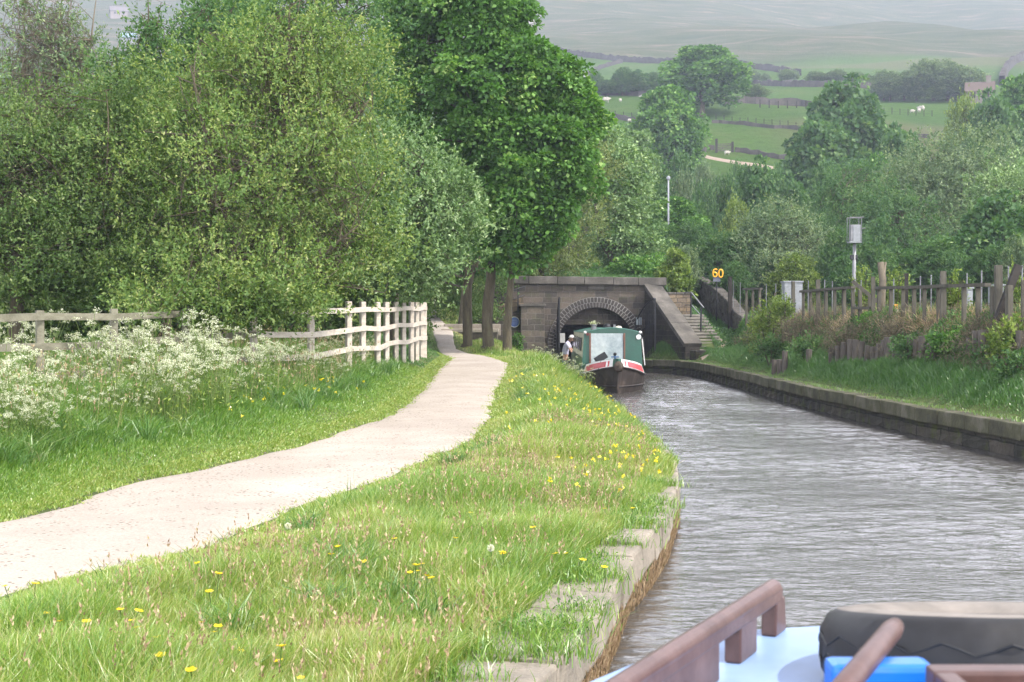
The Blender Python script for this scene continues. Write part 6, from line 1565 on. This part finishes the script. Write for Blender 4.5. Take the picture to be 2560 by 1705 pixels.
# seed heads and dry stalks in the near verge
def stalks(n, d0, d1, fa, fb, h0, h1, r, matn, label, gfun, dens=None, head=.05):
    x, d = scatter(n, d0, d1, fa, fb)
    if dens is not None: k = rg.random(len(x)) < dens(x, d); x, d = x[k], d[k]
    h = rg.uniform(h0, h1, len(x)); z = gfun(x, d); t = rg.uniform(0, 2 * np.pi, len(x)); ln = rg.uniform(.05, .35, len(x)) * h
    v, f, a = blades(x, d, z, h, np.full(len(x), r * .5), ln / h, .4 + .4 * rg.random(len(x)), rg, curl=0)
    e = (v.reshape(-1, 6, 3)[:, 4] + v.reshape(-1, 6, 3)[:, 5]) / 2
    k_ = 5; C_ = np.repeat(e, k_, 0) - np.array([0, 0, 1]) * rg.uniform(-.01, head, (len(e) * k_, 1)); n_ = len(C_)
    v2, f2 = leaf_quads(C_, rg.normal(size=(n_, 3)) * .35 + np.array([0, 0, 1]), rg.normal(size=(n_, 3)), rg.uniform(.6, 1.2, n_) * head * .6, np.full(n_, head * .22))
    a2 = np.repeat(rg.random(n_), 4)
    return tag(link_mesh("seed_stalks", np.concatenate([v, v2]), np.concatenate([f, f2 + len(v)]), MAT[matn], attr={'var': np.concatenate([a, a2])}), label, "grass", kind='stuff')
stalks(5200, 6, 20, lambda q: xr(q) + .75, lambda q: ex(q) - .35, .20, .42, .006, 'seed', "pinkish brown seed heads standing above the grass beside the canal", gL, lambda x, d: np.clip(patchn(x * 1.3 + 3, d * 1.1) * 1.1 - .15, .05, 1))
stalks(2600, 9, 34, lambda q: xl(q) - 5, lambda q: xl(q) - 1.0, .3, .75, .007, 'seed', "thin dry seed stalks among the tall grass below the pale fence", gL, head=.06)
# tufts and weeds in the joints of the near coping
n_ = 80; td = np.concatenate([rg.uniform(5.5, 14, n_), rg.uniform(14, 30, 60)]); ts = rg.uniform(.05, .62, len(td)); vv = []; ff = []; aa = []; b0 = 0
for dq, sq in zip(td, ts):
    m_ = int(rg.integers(40, 170)); x = ex(dq) - sq + rg.normal(size=m_) * .11; y = dq + rg.normal(size=m_) * (.035 + .03 * rg.random())
    z = np.full(m_, .415); v, f, a = blades(x, y, z, rg.uniform(.04, .17, m_), rg.uniform(.004, .009, m_), rg.uniform(.2, 1.1, m_), .15 + .5 * rg.random(m_), rg)
    vv.append(v); ff.append(f + b0); aa.append(a); b0 += len(v)
tag(link_mesh("coping_weeds", np.concatenate(vv), np.concatenate(ff), MAT['grass'], attr={'var': np.concatenate(aa)}), "tufts of grass sprouting from the joints of the left coping stones", "weeds", kind='stuff')
C_ = []
for dq, sq in ((7.9, .25), (8.1, .42), (8.55, .15), (9.3, .35), (10.2, .2), (11.2, .3), (12.2, .12), (7.45, .6), (13.2, .2), (6.9, .5)):
    m_ = 150; C_.append(np.stack([ex(dq) - sq + rg.normal(size=m_) * .12, dq + rg.normal(size=m_) * .05, .44 + np.abs(rg.normal(size=m_)) * .035], -1))
C_ = np.concatenate(C_); n_ = len(C_); v, f = leaf_quads(C_, rg.normal(size=(n_, 3)) + np.array([0, 0, .4]), rg.normal(size=(n_, 3)) * .4 + np.array([0, 0, 1]), rg.uniform(.015, .03, n_), rg.uniform(.01, .02, n_))
tag(link_mesh("coping_weeds", v, f, MAT['leaf_syc'], attr={'var': np.repeat(rg.random(n_), 4)}), "low leafy weeds spreading over the left coping stones", "weeds", kind='stuff')
# fringe hanging on the near wall face (dry roots and moss)
m_ = 9000; dq = 5.5 + 16 * rg.random(m_) ** 1.2; v, f, a = blades(ex(dq) + .035, dq, np.full(m_, .18) - .2 * rg.random(m_), rg.uniform(.02, .07, m_), np.full(m_, .006), rg.uniform(.1, .4, m_), rg.random(m_) * .6, rg)
tag(link_mesh("wall_fringe", v, f, MAT['seed'], attr={'var': a}), "fringe of rusty brown roots and moss on the face of the left canal wall", "moss", kind='stuff')

# ------------------------------------------------------------------ cow parsley
def parsley_proto(name, rg, hgt, numb, fsz=.0125):
    """stems, feathery leaves and flat umbels of one plant, at the origin"""
    st = MB(); C1 = []; 
    for k in range(numb):
        a = rg.uniform(0, 6.28); ln = rg.uniform(.08, .30) * hgt; h = hgt * rg.uniform(.55, 1.0)
        p0 = Vector((0, 0, 0)); p1 = Vector((math.cos(a) * ln * .35, math.sin(a) * ln * .35, h * .55)); p2 = Vector((math.cos(a) * ln, math.sin(a) * ln, h))
        st.tube([p0, p1, p2], [.006, .0045, .003], 3, cap=False)
        um = rg.uniform(.04, .08)
        for j in range(int(rg.integers(8, 13))):
            b = rg.uniform(0, 6.28); r = um * math.sqrt(rg.random()); q = p2 + Vector((math.cos(b) * r, math.sin(b) * r, .04 - r * .7 + rg.normal() * .012))
            C1.append(np.array(q) + rg.normal(size=(7, 3)) * np.array([.010, .010, .007]))
    C1 = np.concatenate(C1); n1 = len(C1)
    v1, f1 = leaf_quads(C1, rg.normal(size=(n1, 3)) * np.array([1, 1, .25]), rg.normal(size=(n1, 3)) * .8 + np.array([0, -.3, .8]), rg.uniform(.8, 1.5, n1) * fsz, rg.uniform(.8, 1.3, n1) * fsz)
    n2 = 70; C2 = np.stack([rg.normal(size=n2) * .11, rg.normal(size=n2) * .11, rg.uniform(.02, .6, n2) * hgt], -1)
    v2, f2 = leaf_quads(C2, rg.normal(size=(n2, 3)) + np.array([0, 0, .3]), rg.normal(size=(n2, 3)) + np.array([0, 0, 1]), rg.uniform(.03, .08, n2), rg.uniform(.012, .03, n2))
    return st, (v1, f1, np.repeat(rg.random(n1), 4)), (v2, f2, np.repeat(rg.random(n2), 4))
rg = np.random.default_rng(31)
pprot = [parsley_proto("p", rg, 1.0, nb_) for nb_ in (5, 7, 9, 6)]
def replicate(parts, T):
    """parts: list of (verts, quads, var); T: list of (x, y, z, scale, rot, index)"""
    V = []; F_ = []; A = []; b = 0
    for (x, y, z, s, r, i) in T:
        v, f, a = parts[i]; c_, s_ = math.cos(r), math.sin(r); w = np.array(v) * s
        V.append(np.stack([w[:, 0] * c_ - w[:, 1] * s_ + x, w[:, 0] * s_ + w[:, 1] * c_ + y, w[:, 2] + z], -1)); F_.append(f + b); A.append(a); b += len(v)
    return np.concatenate(V), np.concatenate(F_), np.concatenate(A)
def stemquads(mb): return np.array(mb.v), np.array([f for f in mb.f if len(f) == 4]), np.full(len(mb.v), .5)
P_ST = [stemquads(p[0]) for p in pprot]; P_FL = [p[1] for p in pprot]; P_LF = [p[2] for p in pprot]
T = []
def addT(n, fpx, fd_, smin, smax):
    k = 0
    while k < n:
        px, d = fpx(), fd_(); x = (px - CX) / F * d
        if x > float(xl(d)) - 1.0: k += 1; continue
        if float(patchn(x * 1.1 + 2, d * 1.3)) < rg.uniform(-.05, .5): k += .34; continue
        T.append((x, d, float(gL(x, d)), rg.uniform(smin, smax), rg.uniform(0, 6.28), int(rg.integers(4)))); k += 1
addT(180, lambda: rg.uniform(-120, 760), lambda: rg.uniform(15.0, 21.8), .45, 1.2)
addT(150, lambda: rg.uniform(-120, 420), lambda: rg.uniform(12.8, 16.5), .35, .75)
addT(60, lambda: rg.normal(520, 170), lambda: rg.uniform(17, 21.8), .7, 1.3)
addT(70, lambda: rg.uniform(650, 860), lambda: rg.uniform(18, 25), .4, .85)
addT(45, lambda: rg.uniform(760, 960), lambda: rg.uniform(25.5, 33), .4, .8)
for nm, pp, m_, lab in (("cow_parsley_stems", P_ST, 'stem', "slender green stems of the cow parsley in front of the pale fence"), ("cow_parsley_flowers", P_FL, 'petal_w', "drifts of lacy white cow parsley flowers in front of the pale fence"),
                        ("cow_parsley_leaves", P_LF, 'leaf_yel', "ferny leaves below the cow parsley in front of the pale fence")):
    v, f, a = replicate(pp, T); tag(link_mesh(nm, v, f, MAT[m_], attr={'var': a}), lab, "cow parsley", kind='stuff')
# single plants on the canal edge beside the boat
CP = [(1472, 36, .75, "cow parsley leaning over the water, furthest right in front of the green boat"), (1440, 35, .85, "tallest cow parsley plant in front of the green boat's bow"), (1405, 36, .8, "cow parsley plant in front of the person at the stern"),
      (1375, 39, .75, "cow parsley plant below the left iron gate"), (1345, 41, .7, "cow parsley plant left of the iron gate, on the canal bank"), (1425, 38, .65, "short cow parsley plant close to the boat's side"), (1390, 44, .7, "farthest cow parsley plant on the canal edge beside the tunnel")]
for px, d, s_, lab in CP:
    x = min((px - CX) / F * d, float(ex(d)) - .12); z = float(gL(x, d)); i = int(rg.integers(4))
    root = empty("cow_parsley", (x, d, z), lab, "plant", "cow parsley plants on the canal edge")
    for nm, pp, m_ in (("stems", P_ST, 'stem'), ("flowers", P_FL, 'petal_w'), ("leaves", P_LF, 'leaf_yel')):
        v, f, a = replicate(pp, [(x + dx_, d + dy_, z, s_ * q_, rg.uniform(0, 6), i) for dx_, dy_, q_ in ((0, 0, 1), (.1, .05, .8), (-.12, .1, .9))]); link_mesh(nm, v, f, MAT[m_], root, attr={'var': a})
# ------------------------------------------------------------------ yellow flowers
def onbank(px, py, h=.2):
    lo, hi = 3.0, 58.0
    for _ in range(40):
        m = (lo + hi) / 2; x = (px - CX) / F * m; x = min(x, float(ex(m)) - .02)
        if HY + (H - float(gL(x, m)) - h) * F / m > py: lo = m
        else: hi = m
    return min((px - CX) / F * lo, float(ex(lo)) - .03), lo
def buttercup(x, d, h, lab):
    z = float(gL(x, d)); root = empty("buttercup", (x, d, z), lab, "flower", "yellow flowers scattered in the near grass")
    mb = MB(); mb.tube([(x, d, z), (x + .01, d, z + h * .6), (x, d, z + h)], .0018, 4, cap=False); o = mb.build("stem", MAT['stem'], root)
    mb = MB()
    for k in range(5):
        a = 2 * math.pi * k / 5; u_ = Vector((math.cos(a), math.sin(a), .55)).normalized() * .015; w_ = Vector((-math.sin(a), math.cos(a), 0)) * .0085; c = Vector((x, d, z + h))
        mb.add([c, c + u_ * .7 + w_, c + u_ * 1.15, c + u_ * .7 - w_], [(0, 1, 2, 3)])
    mb.build("petals", MAT['petal_y'], root)
    return root
BC = [(25, 1465), (72, 1460), (512, 1405), (525, 1435), (527, 1475), (112, 1533), (162, 1555), (218, 1550), (300, 1524), (324, 1524), (334, 1553), (354, 1570), (348, 1604), (380, 1612), (427, 1604), (410, 1630), (498, 1558), (537, 1562), (546, 1583), (535, 1620), (585, 1624), (605, 1623),
      (146, 1615), (418, 1592), (430, 1622), (486, 1667), (541, 1686), (590, 1602), (712, 1620), (753, 1688), (995, 1346), (855, 1366), (875, 1364), (914, 1400), (1060, 1410), (1048, 1441), (1032, 1428), (1270, 1385), (1255, 1382), (1112, 1307), (1175, 1281), (1345, 1317), (1134, 1347), (1055, 1428),
      (1404, 1384), (1424, 1384), (1449, 1397), (1503, 1415), (1587, 1271), (1519, 1272), (1033, 1415), (1101, 1444), (821, 1388), (722, 1650)]
random.seed(4); b0_ = None
for i, (px, py) in enumerate(BC):
    h = random.uniform(.17, .30); x, d = onbank(px, py, h); sc_ = random.uniform(1.3, 2.0)
    if b0_ is None: b0_ = buttercup(x, d, .22, "small yellow buttercup on a thin stem in the near grass beside the path"); o = b0_
    else: o = copy_tree(b0_)
    o.location = (x, d, float(gL(x, d))); o.scale = (sc_, sc_, h / .22); o.rotation_euler = (random.uniform(-.2, .2), random.uniform(-.2, .2), random.uniform(0, 6))
# dandelion clocks
for px, py, h, lab in [(1227, 1370, .30, "white dandelion clock in the middle of the near verge, below the grass seed heads"), (272, 998, .34, "left of the white dandelion clocks below the cow parsley"), (284, 1020, .30, "white dandelion clock right beside its twin below the cow parsley"), (720, 1315, .22, "small dandelion clock at the path's near edge")]:
    if py < 1100:
        d = 17.0; x = (px - CX) / F * d; z = float(gL(x, d)); h = max(H + (HY - py) / F * d - z, .15)
    else: x, d = onbank(px, py, h); z = float(gL(x, d))
    root = empty("dandelion_clock", (x, d, z), lab, "flower"); c = Vector((x, d, z + h))
    mb = MB(); mb.tube([(x, d, z), (x + .01, d, z + h * .5), c], .003, 5, cap=False); mb.build("stem", MAT['stem'], root)
    n_ = 260; dr = unit(rg.normal(size=(n_, 3))); v, f = leaf_quads(np.array(c) + dr * .006, dr, rg.normal(size=(n_, 3)), np.full(n_, .021), np.full(n_, .006)); link_mesh("seed_ball", v, f, MAT['petal_w'], root, attr={'var': np.full(len(v), 1.0)})
# mass of small yellow flowers on the bank nearer the boat
yv = []; n_ = 2000
PX = rg.uniform(1150, 1650, n_); PYs = rg.uniform(925, 1240, n_); C_ = []
for px, py in zip(PX, PYs):
    edge_px = np.interp(py, [925, 1000, 1050, 1100, 1240], [1450, 1530, 1580, 1640, 1680])
    dens = math.exp(-abs(px - (edge_px - 70)) / 75) * (1.0 if py < 1090 else .18)
    if rg.random() > dens or px > edge_px: continue
    x, d = onbank(px, py, .22)
    if x < float(xr(d)) + .2: continue
    C_.append((x, d, float(gL(x, d)) + rg.uniform(.14, .32)))
for _ in range(26): 
    d = rg.uniform(18, 24); x = float(xl(d)) - rg.uniform(.5, 1.2); C_.append((x, d, float(gL(x, d)) + .2))
C_ = np.repeat(np.array(C_), 5, 0) + rg.normal(size=(len(C_) * 5, 3)) * .006; n_ = len(C_)
v, f = leaf_quads(C_, rg.normal(size=(n_, 3)) + np.array([0, 0, .5]), rg.normal(size=(n_, 3)) + np.array([0, -.6, 1]), rg.uniform(.024, .042, n_), rg.uniform(.018, .034, n_))
tag(link_mesh("yellow_flowers", v, f, MAT['petal_y'], attr={'var': np.repeat(rg.random(n_), 4)}), "crowd of tiny yellow flowers along the canal bank short of the boat", "flowers", kind='stuff')

# ------------------------------------------------------------------ undergrowth and shrubs of the right bank
def rbx(px, off=0.0, base=9.0): 
    """distance at which the right bank line x=base shows at photo column px"""
    d = base * F / (px - CX); return d
def clump(name, label, px, py0, py1, hw, d, mat, kind='twig', n=None, blobr=.16, per=26, leaf=.07, seed=0, cat='bush', stems=7, bark='bark', bare=0):
    """bush drawn between photo rows py0 (top) and py1 (foot)"""
    x = px2x(px, d); g = ground(x, d); zt = py2z(py0, d); zb = max(py2z(py1, d), g); r = hw / F * d; hz = max((zt - zb) / 2, .12)
    lobes = [(x, d, zb + hz * .95, r, min(r, .8), hz), (x + r * .35, d - .1, zb + hz * .6, r * .65, min(r, .7) * .7, hz * .7), (x - r * .4, d, zb + hz * .5, r * .6, min(r, .7) * .7, hz * .7)]
    n = n or int(60 + 260 * r * hz)
    tr = [[(x, d, g - .15, .03), (x + .05, d, g + .3, .022), (x, d, zb + hz, .01)]]
    for k in range(stems - 1):
        a = k * 2.4; tr.append([(x, d, g - .1, .018), (x + math.cos(a) * r * .5, d + math.sin(a) * .2, (zb + zt) / 2, .01), (x + math.cos(a) * r * .8, d + math.sin(a) * .3, zt - .2 * hz + bare, .004)])
    return tree(name, label, Vector((x, d, g)), tr, lobes, kind=kind, nblob=n, blobr=blobr, per=per, leaf=leaf, mat=mat, limbs=14, limb_r=.012, twigs=20, seed=seed, cat=cat, bark=bark, shell=.6)
BU = [("gorse_bush", "bright yellow-green bush between the short dark fence run and the pale cabinet", 1920, 748, 830, 44, 46, 'leaf_yel', 61),
      ("heather_clump", "round purplish-brown heather clump below the pale cabinet", 1985, 785, 850, 40, 43, 'leaf_brown', 62),
      ("bramble_bush", "tangled brownish bramble at the foot of the rough stone wall", 1908, 815, 880, 40, 47, 'leaf_haw', 63),
      ("bramble_bush", "green bramble hanging beside the lower end of the rough stone wall", 1925, 840, 890, 40, 44, 'leaf_mid', 64),
      ("hazel_sapling", "tall bright yellow-green sapling growing through the longest fence rail", 2388, 688, 850, 22, 32, 'leaf_yel', 65),
      ("elder_bush", "light green elder with pale flower heads, below the tall sapling", 2380, 828, 920, 48, 29.5, 'leaf_syc', 66),
      ("small_shrub", "small fresh green shrub at the foot of the fallen rail", 2178, 780, 840, 26, 37, 'leaf_syc', 67),
      ("dead_heather", "reddish brown dead heather below the left half of the longest fence rail", 2240, 790, 880, 55, 34, 'leaf_brown', 68),
      ("dead_heather", "grey-brown dead heather under the long rising rail", 2110, 800, 870, 55, 37, 'leaf_brown', 69),
      ("dead_heather", "brown heather clump between the elder and the right edge", 2455, 800, 900, 50, 28.5, 'leaf_brown', 70),
      ("bracken_clump", "yellowish green bracken at the right edge of the picture, below the last fence post", 2530, 800, 900, 55, 26.5, 'leaf_yel', 71),
      ("bracken_clump", "green fern clump low in front of the second row of logs", 2540, 890, 945, 45, 25.5, 'leaf_mid', 72),
      ("bramble_bush", "bramble trailing over the row of short logs at its left end", 2020, 850, 890, 50, 40, 'leaf_mid', 73),
      ("bramble_bush", "bramble covering the bank above the middle of the log row", 2290, 850, 900, 50, 31.5, 'leaf_mid', 74),
      ("bare_shrub", "leafless pale twiggy shrub in front of the long rising rail", 2045, 740, 850, 26, 43, 'leaf_brown', 75),
      ("small_shrub", "thin green shrub behind the pair of bare fence stumps", 1960, 740, 800, 22, 45, 'leaf_yel', 76),
      ("hazel_sapling", "yellow-green leafy growth left of the pinkish dead stump", 2158, 665, 790, 26, 42, 'leaf_yel', 77),
      ("hazel_sapling", "yellow-green leafy growth right of the pinkish dead stump", 2240, 672, 790, 24, 40, 'leaf_yel', 78),
      ("hazel_sapling", "yellow-green bush between the tallest post and the right edge", 2535, 670, 790, 26, 33, 'leaf_yel', 79),
      ("small_shrub", "leafy weed growing against the stone pier beside the right sycamore", 1293, 832, 875, 9, 58.8, 'leaf_syc', 81),
      ]
for nm, lab, px, y0, y1, hw, d, m_, sd in BU:
    clump(nm, lab, px, y0, y1, hw, d, m_, seed=sd, leaf=(.035 if m_ == 'leaf_brown' else .075), per=(44 if m_ == 'leaf_brown' else 26), kind=('dome' if nm == 'elder_bush' else 'twig'), stems=(16 if 'bare' in nm else 7), bark='bark_pale' if 'bare' in nm else 'bark', n=(14 if 'bare' in nm else None))
def bankmass(name, label, n, s0, s1, d0, d1, mat, L, W_, lift, seed, kind_h=.3):
    rg = np.random.default_rng(seed); d = d0 + (d1 - d0) * rg.random(n); s = s0 + (s1 - s0) * rg.random(n); x = rx(d) + s; k = infr(x, d); x, d = x[k], d[k]; n = len(x)
    pn = patchn(x * 1.6 + seed, d * 1.3); k = rg.random(n) < .25 + .75 * pn; x, d, pn = x[k], d[k], pn[k]; n = len(x)
    z = gR(x, d) + rg.random(n) ** 1.5 * lift * (.3 + pn); v, f = leaf_quads(np.stack([x, d, z], -1), rg.normal(size=(n, 3)) + np.array([0, -.2, .7]), rg.normal(size=(n, 3)) + np.array([0, 0, .6]), L * rg.uniform(.5, 1.4, n), W_ * rg.uniform(.5, 1.4, n))
    var = np.clip(.5 * rg.random(n) + .5 * patchn(x * 3, d * 3), 0, 1)
    tag(link_mesh(name, v, f, MAT[mat], attr={'var': np.repeat(var, 4)}), label, "undergrowth", kind='stuff')
bankmass("undergrowth", "mixed green leafy undergrowth covering the steep right bank", 90000, 1.5, 2.5, 20, 56, 'leaf_mid', .075, .045, .38, 91)
bankmass("undergrowth", "brown dead bracken and heather stems on the steep right bank", 90000, 1.35, 2.6, 20, 54, 'leaf_brown', .12, .012, .50, 92)
bankmass("dry_grass", "tall straw-coloured grass along the top of the right bank", 42000, 2.0, 3.2, 20, 54, 'seed', .32, .010, .25, 93)
bankmass("undergrowth", "green weeds between the timber fence and the railway", 90000, 2.6, 8.0, 24, 61, 'leaf_mid', .09, .05, .40, 94)

# ------------------------------------------------------------------ haze
hm, hn, hl, hp_ = newmat("air"); hn.remove(hp_)
pv = hn.new("ShaderNodeVolumePrincipled"); pv.inputs['Color'].default_value = (.56, .61, .77, 1); pv.inputs['Density'].default_value = .00058; pv.inputs['Anisotropy'].default_value = .25
hl.new(pv.outputs[0], hn["Material Output"].inputs['Volume'])
zb, zt_ = -2.5, float(max(FZ.max() + 6, 30))
mb = MB(); xw_ = float(np.abs(FX).max()) + 30
mb.box((0, (1990 - 60) / 2, (zb + zt_) / 2), (2 * xw_, 2050, zt_ - zb)); hz_ = mb.build("haze", hm); tag(hz_, "thin pale summer haze filling the valley", "haze", kind='stuff')
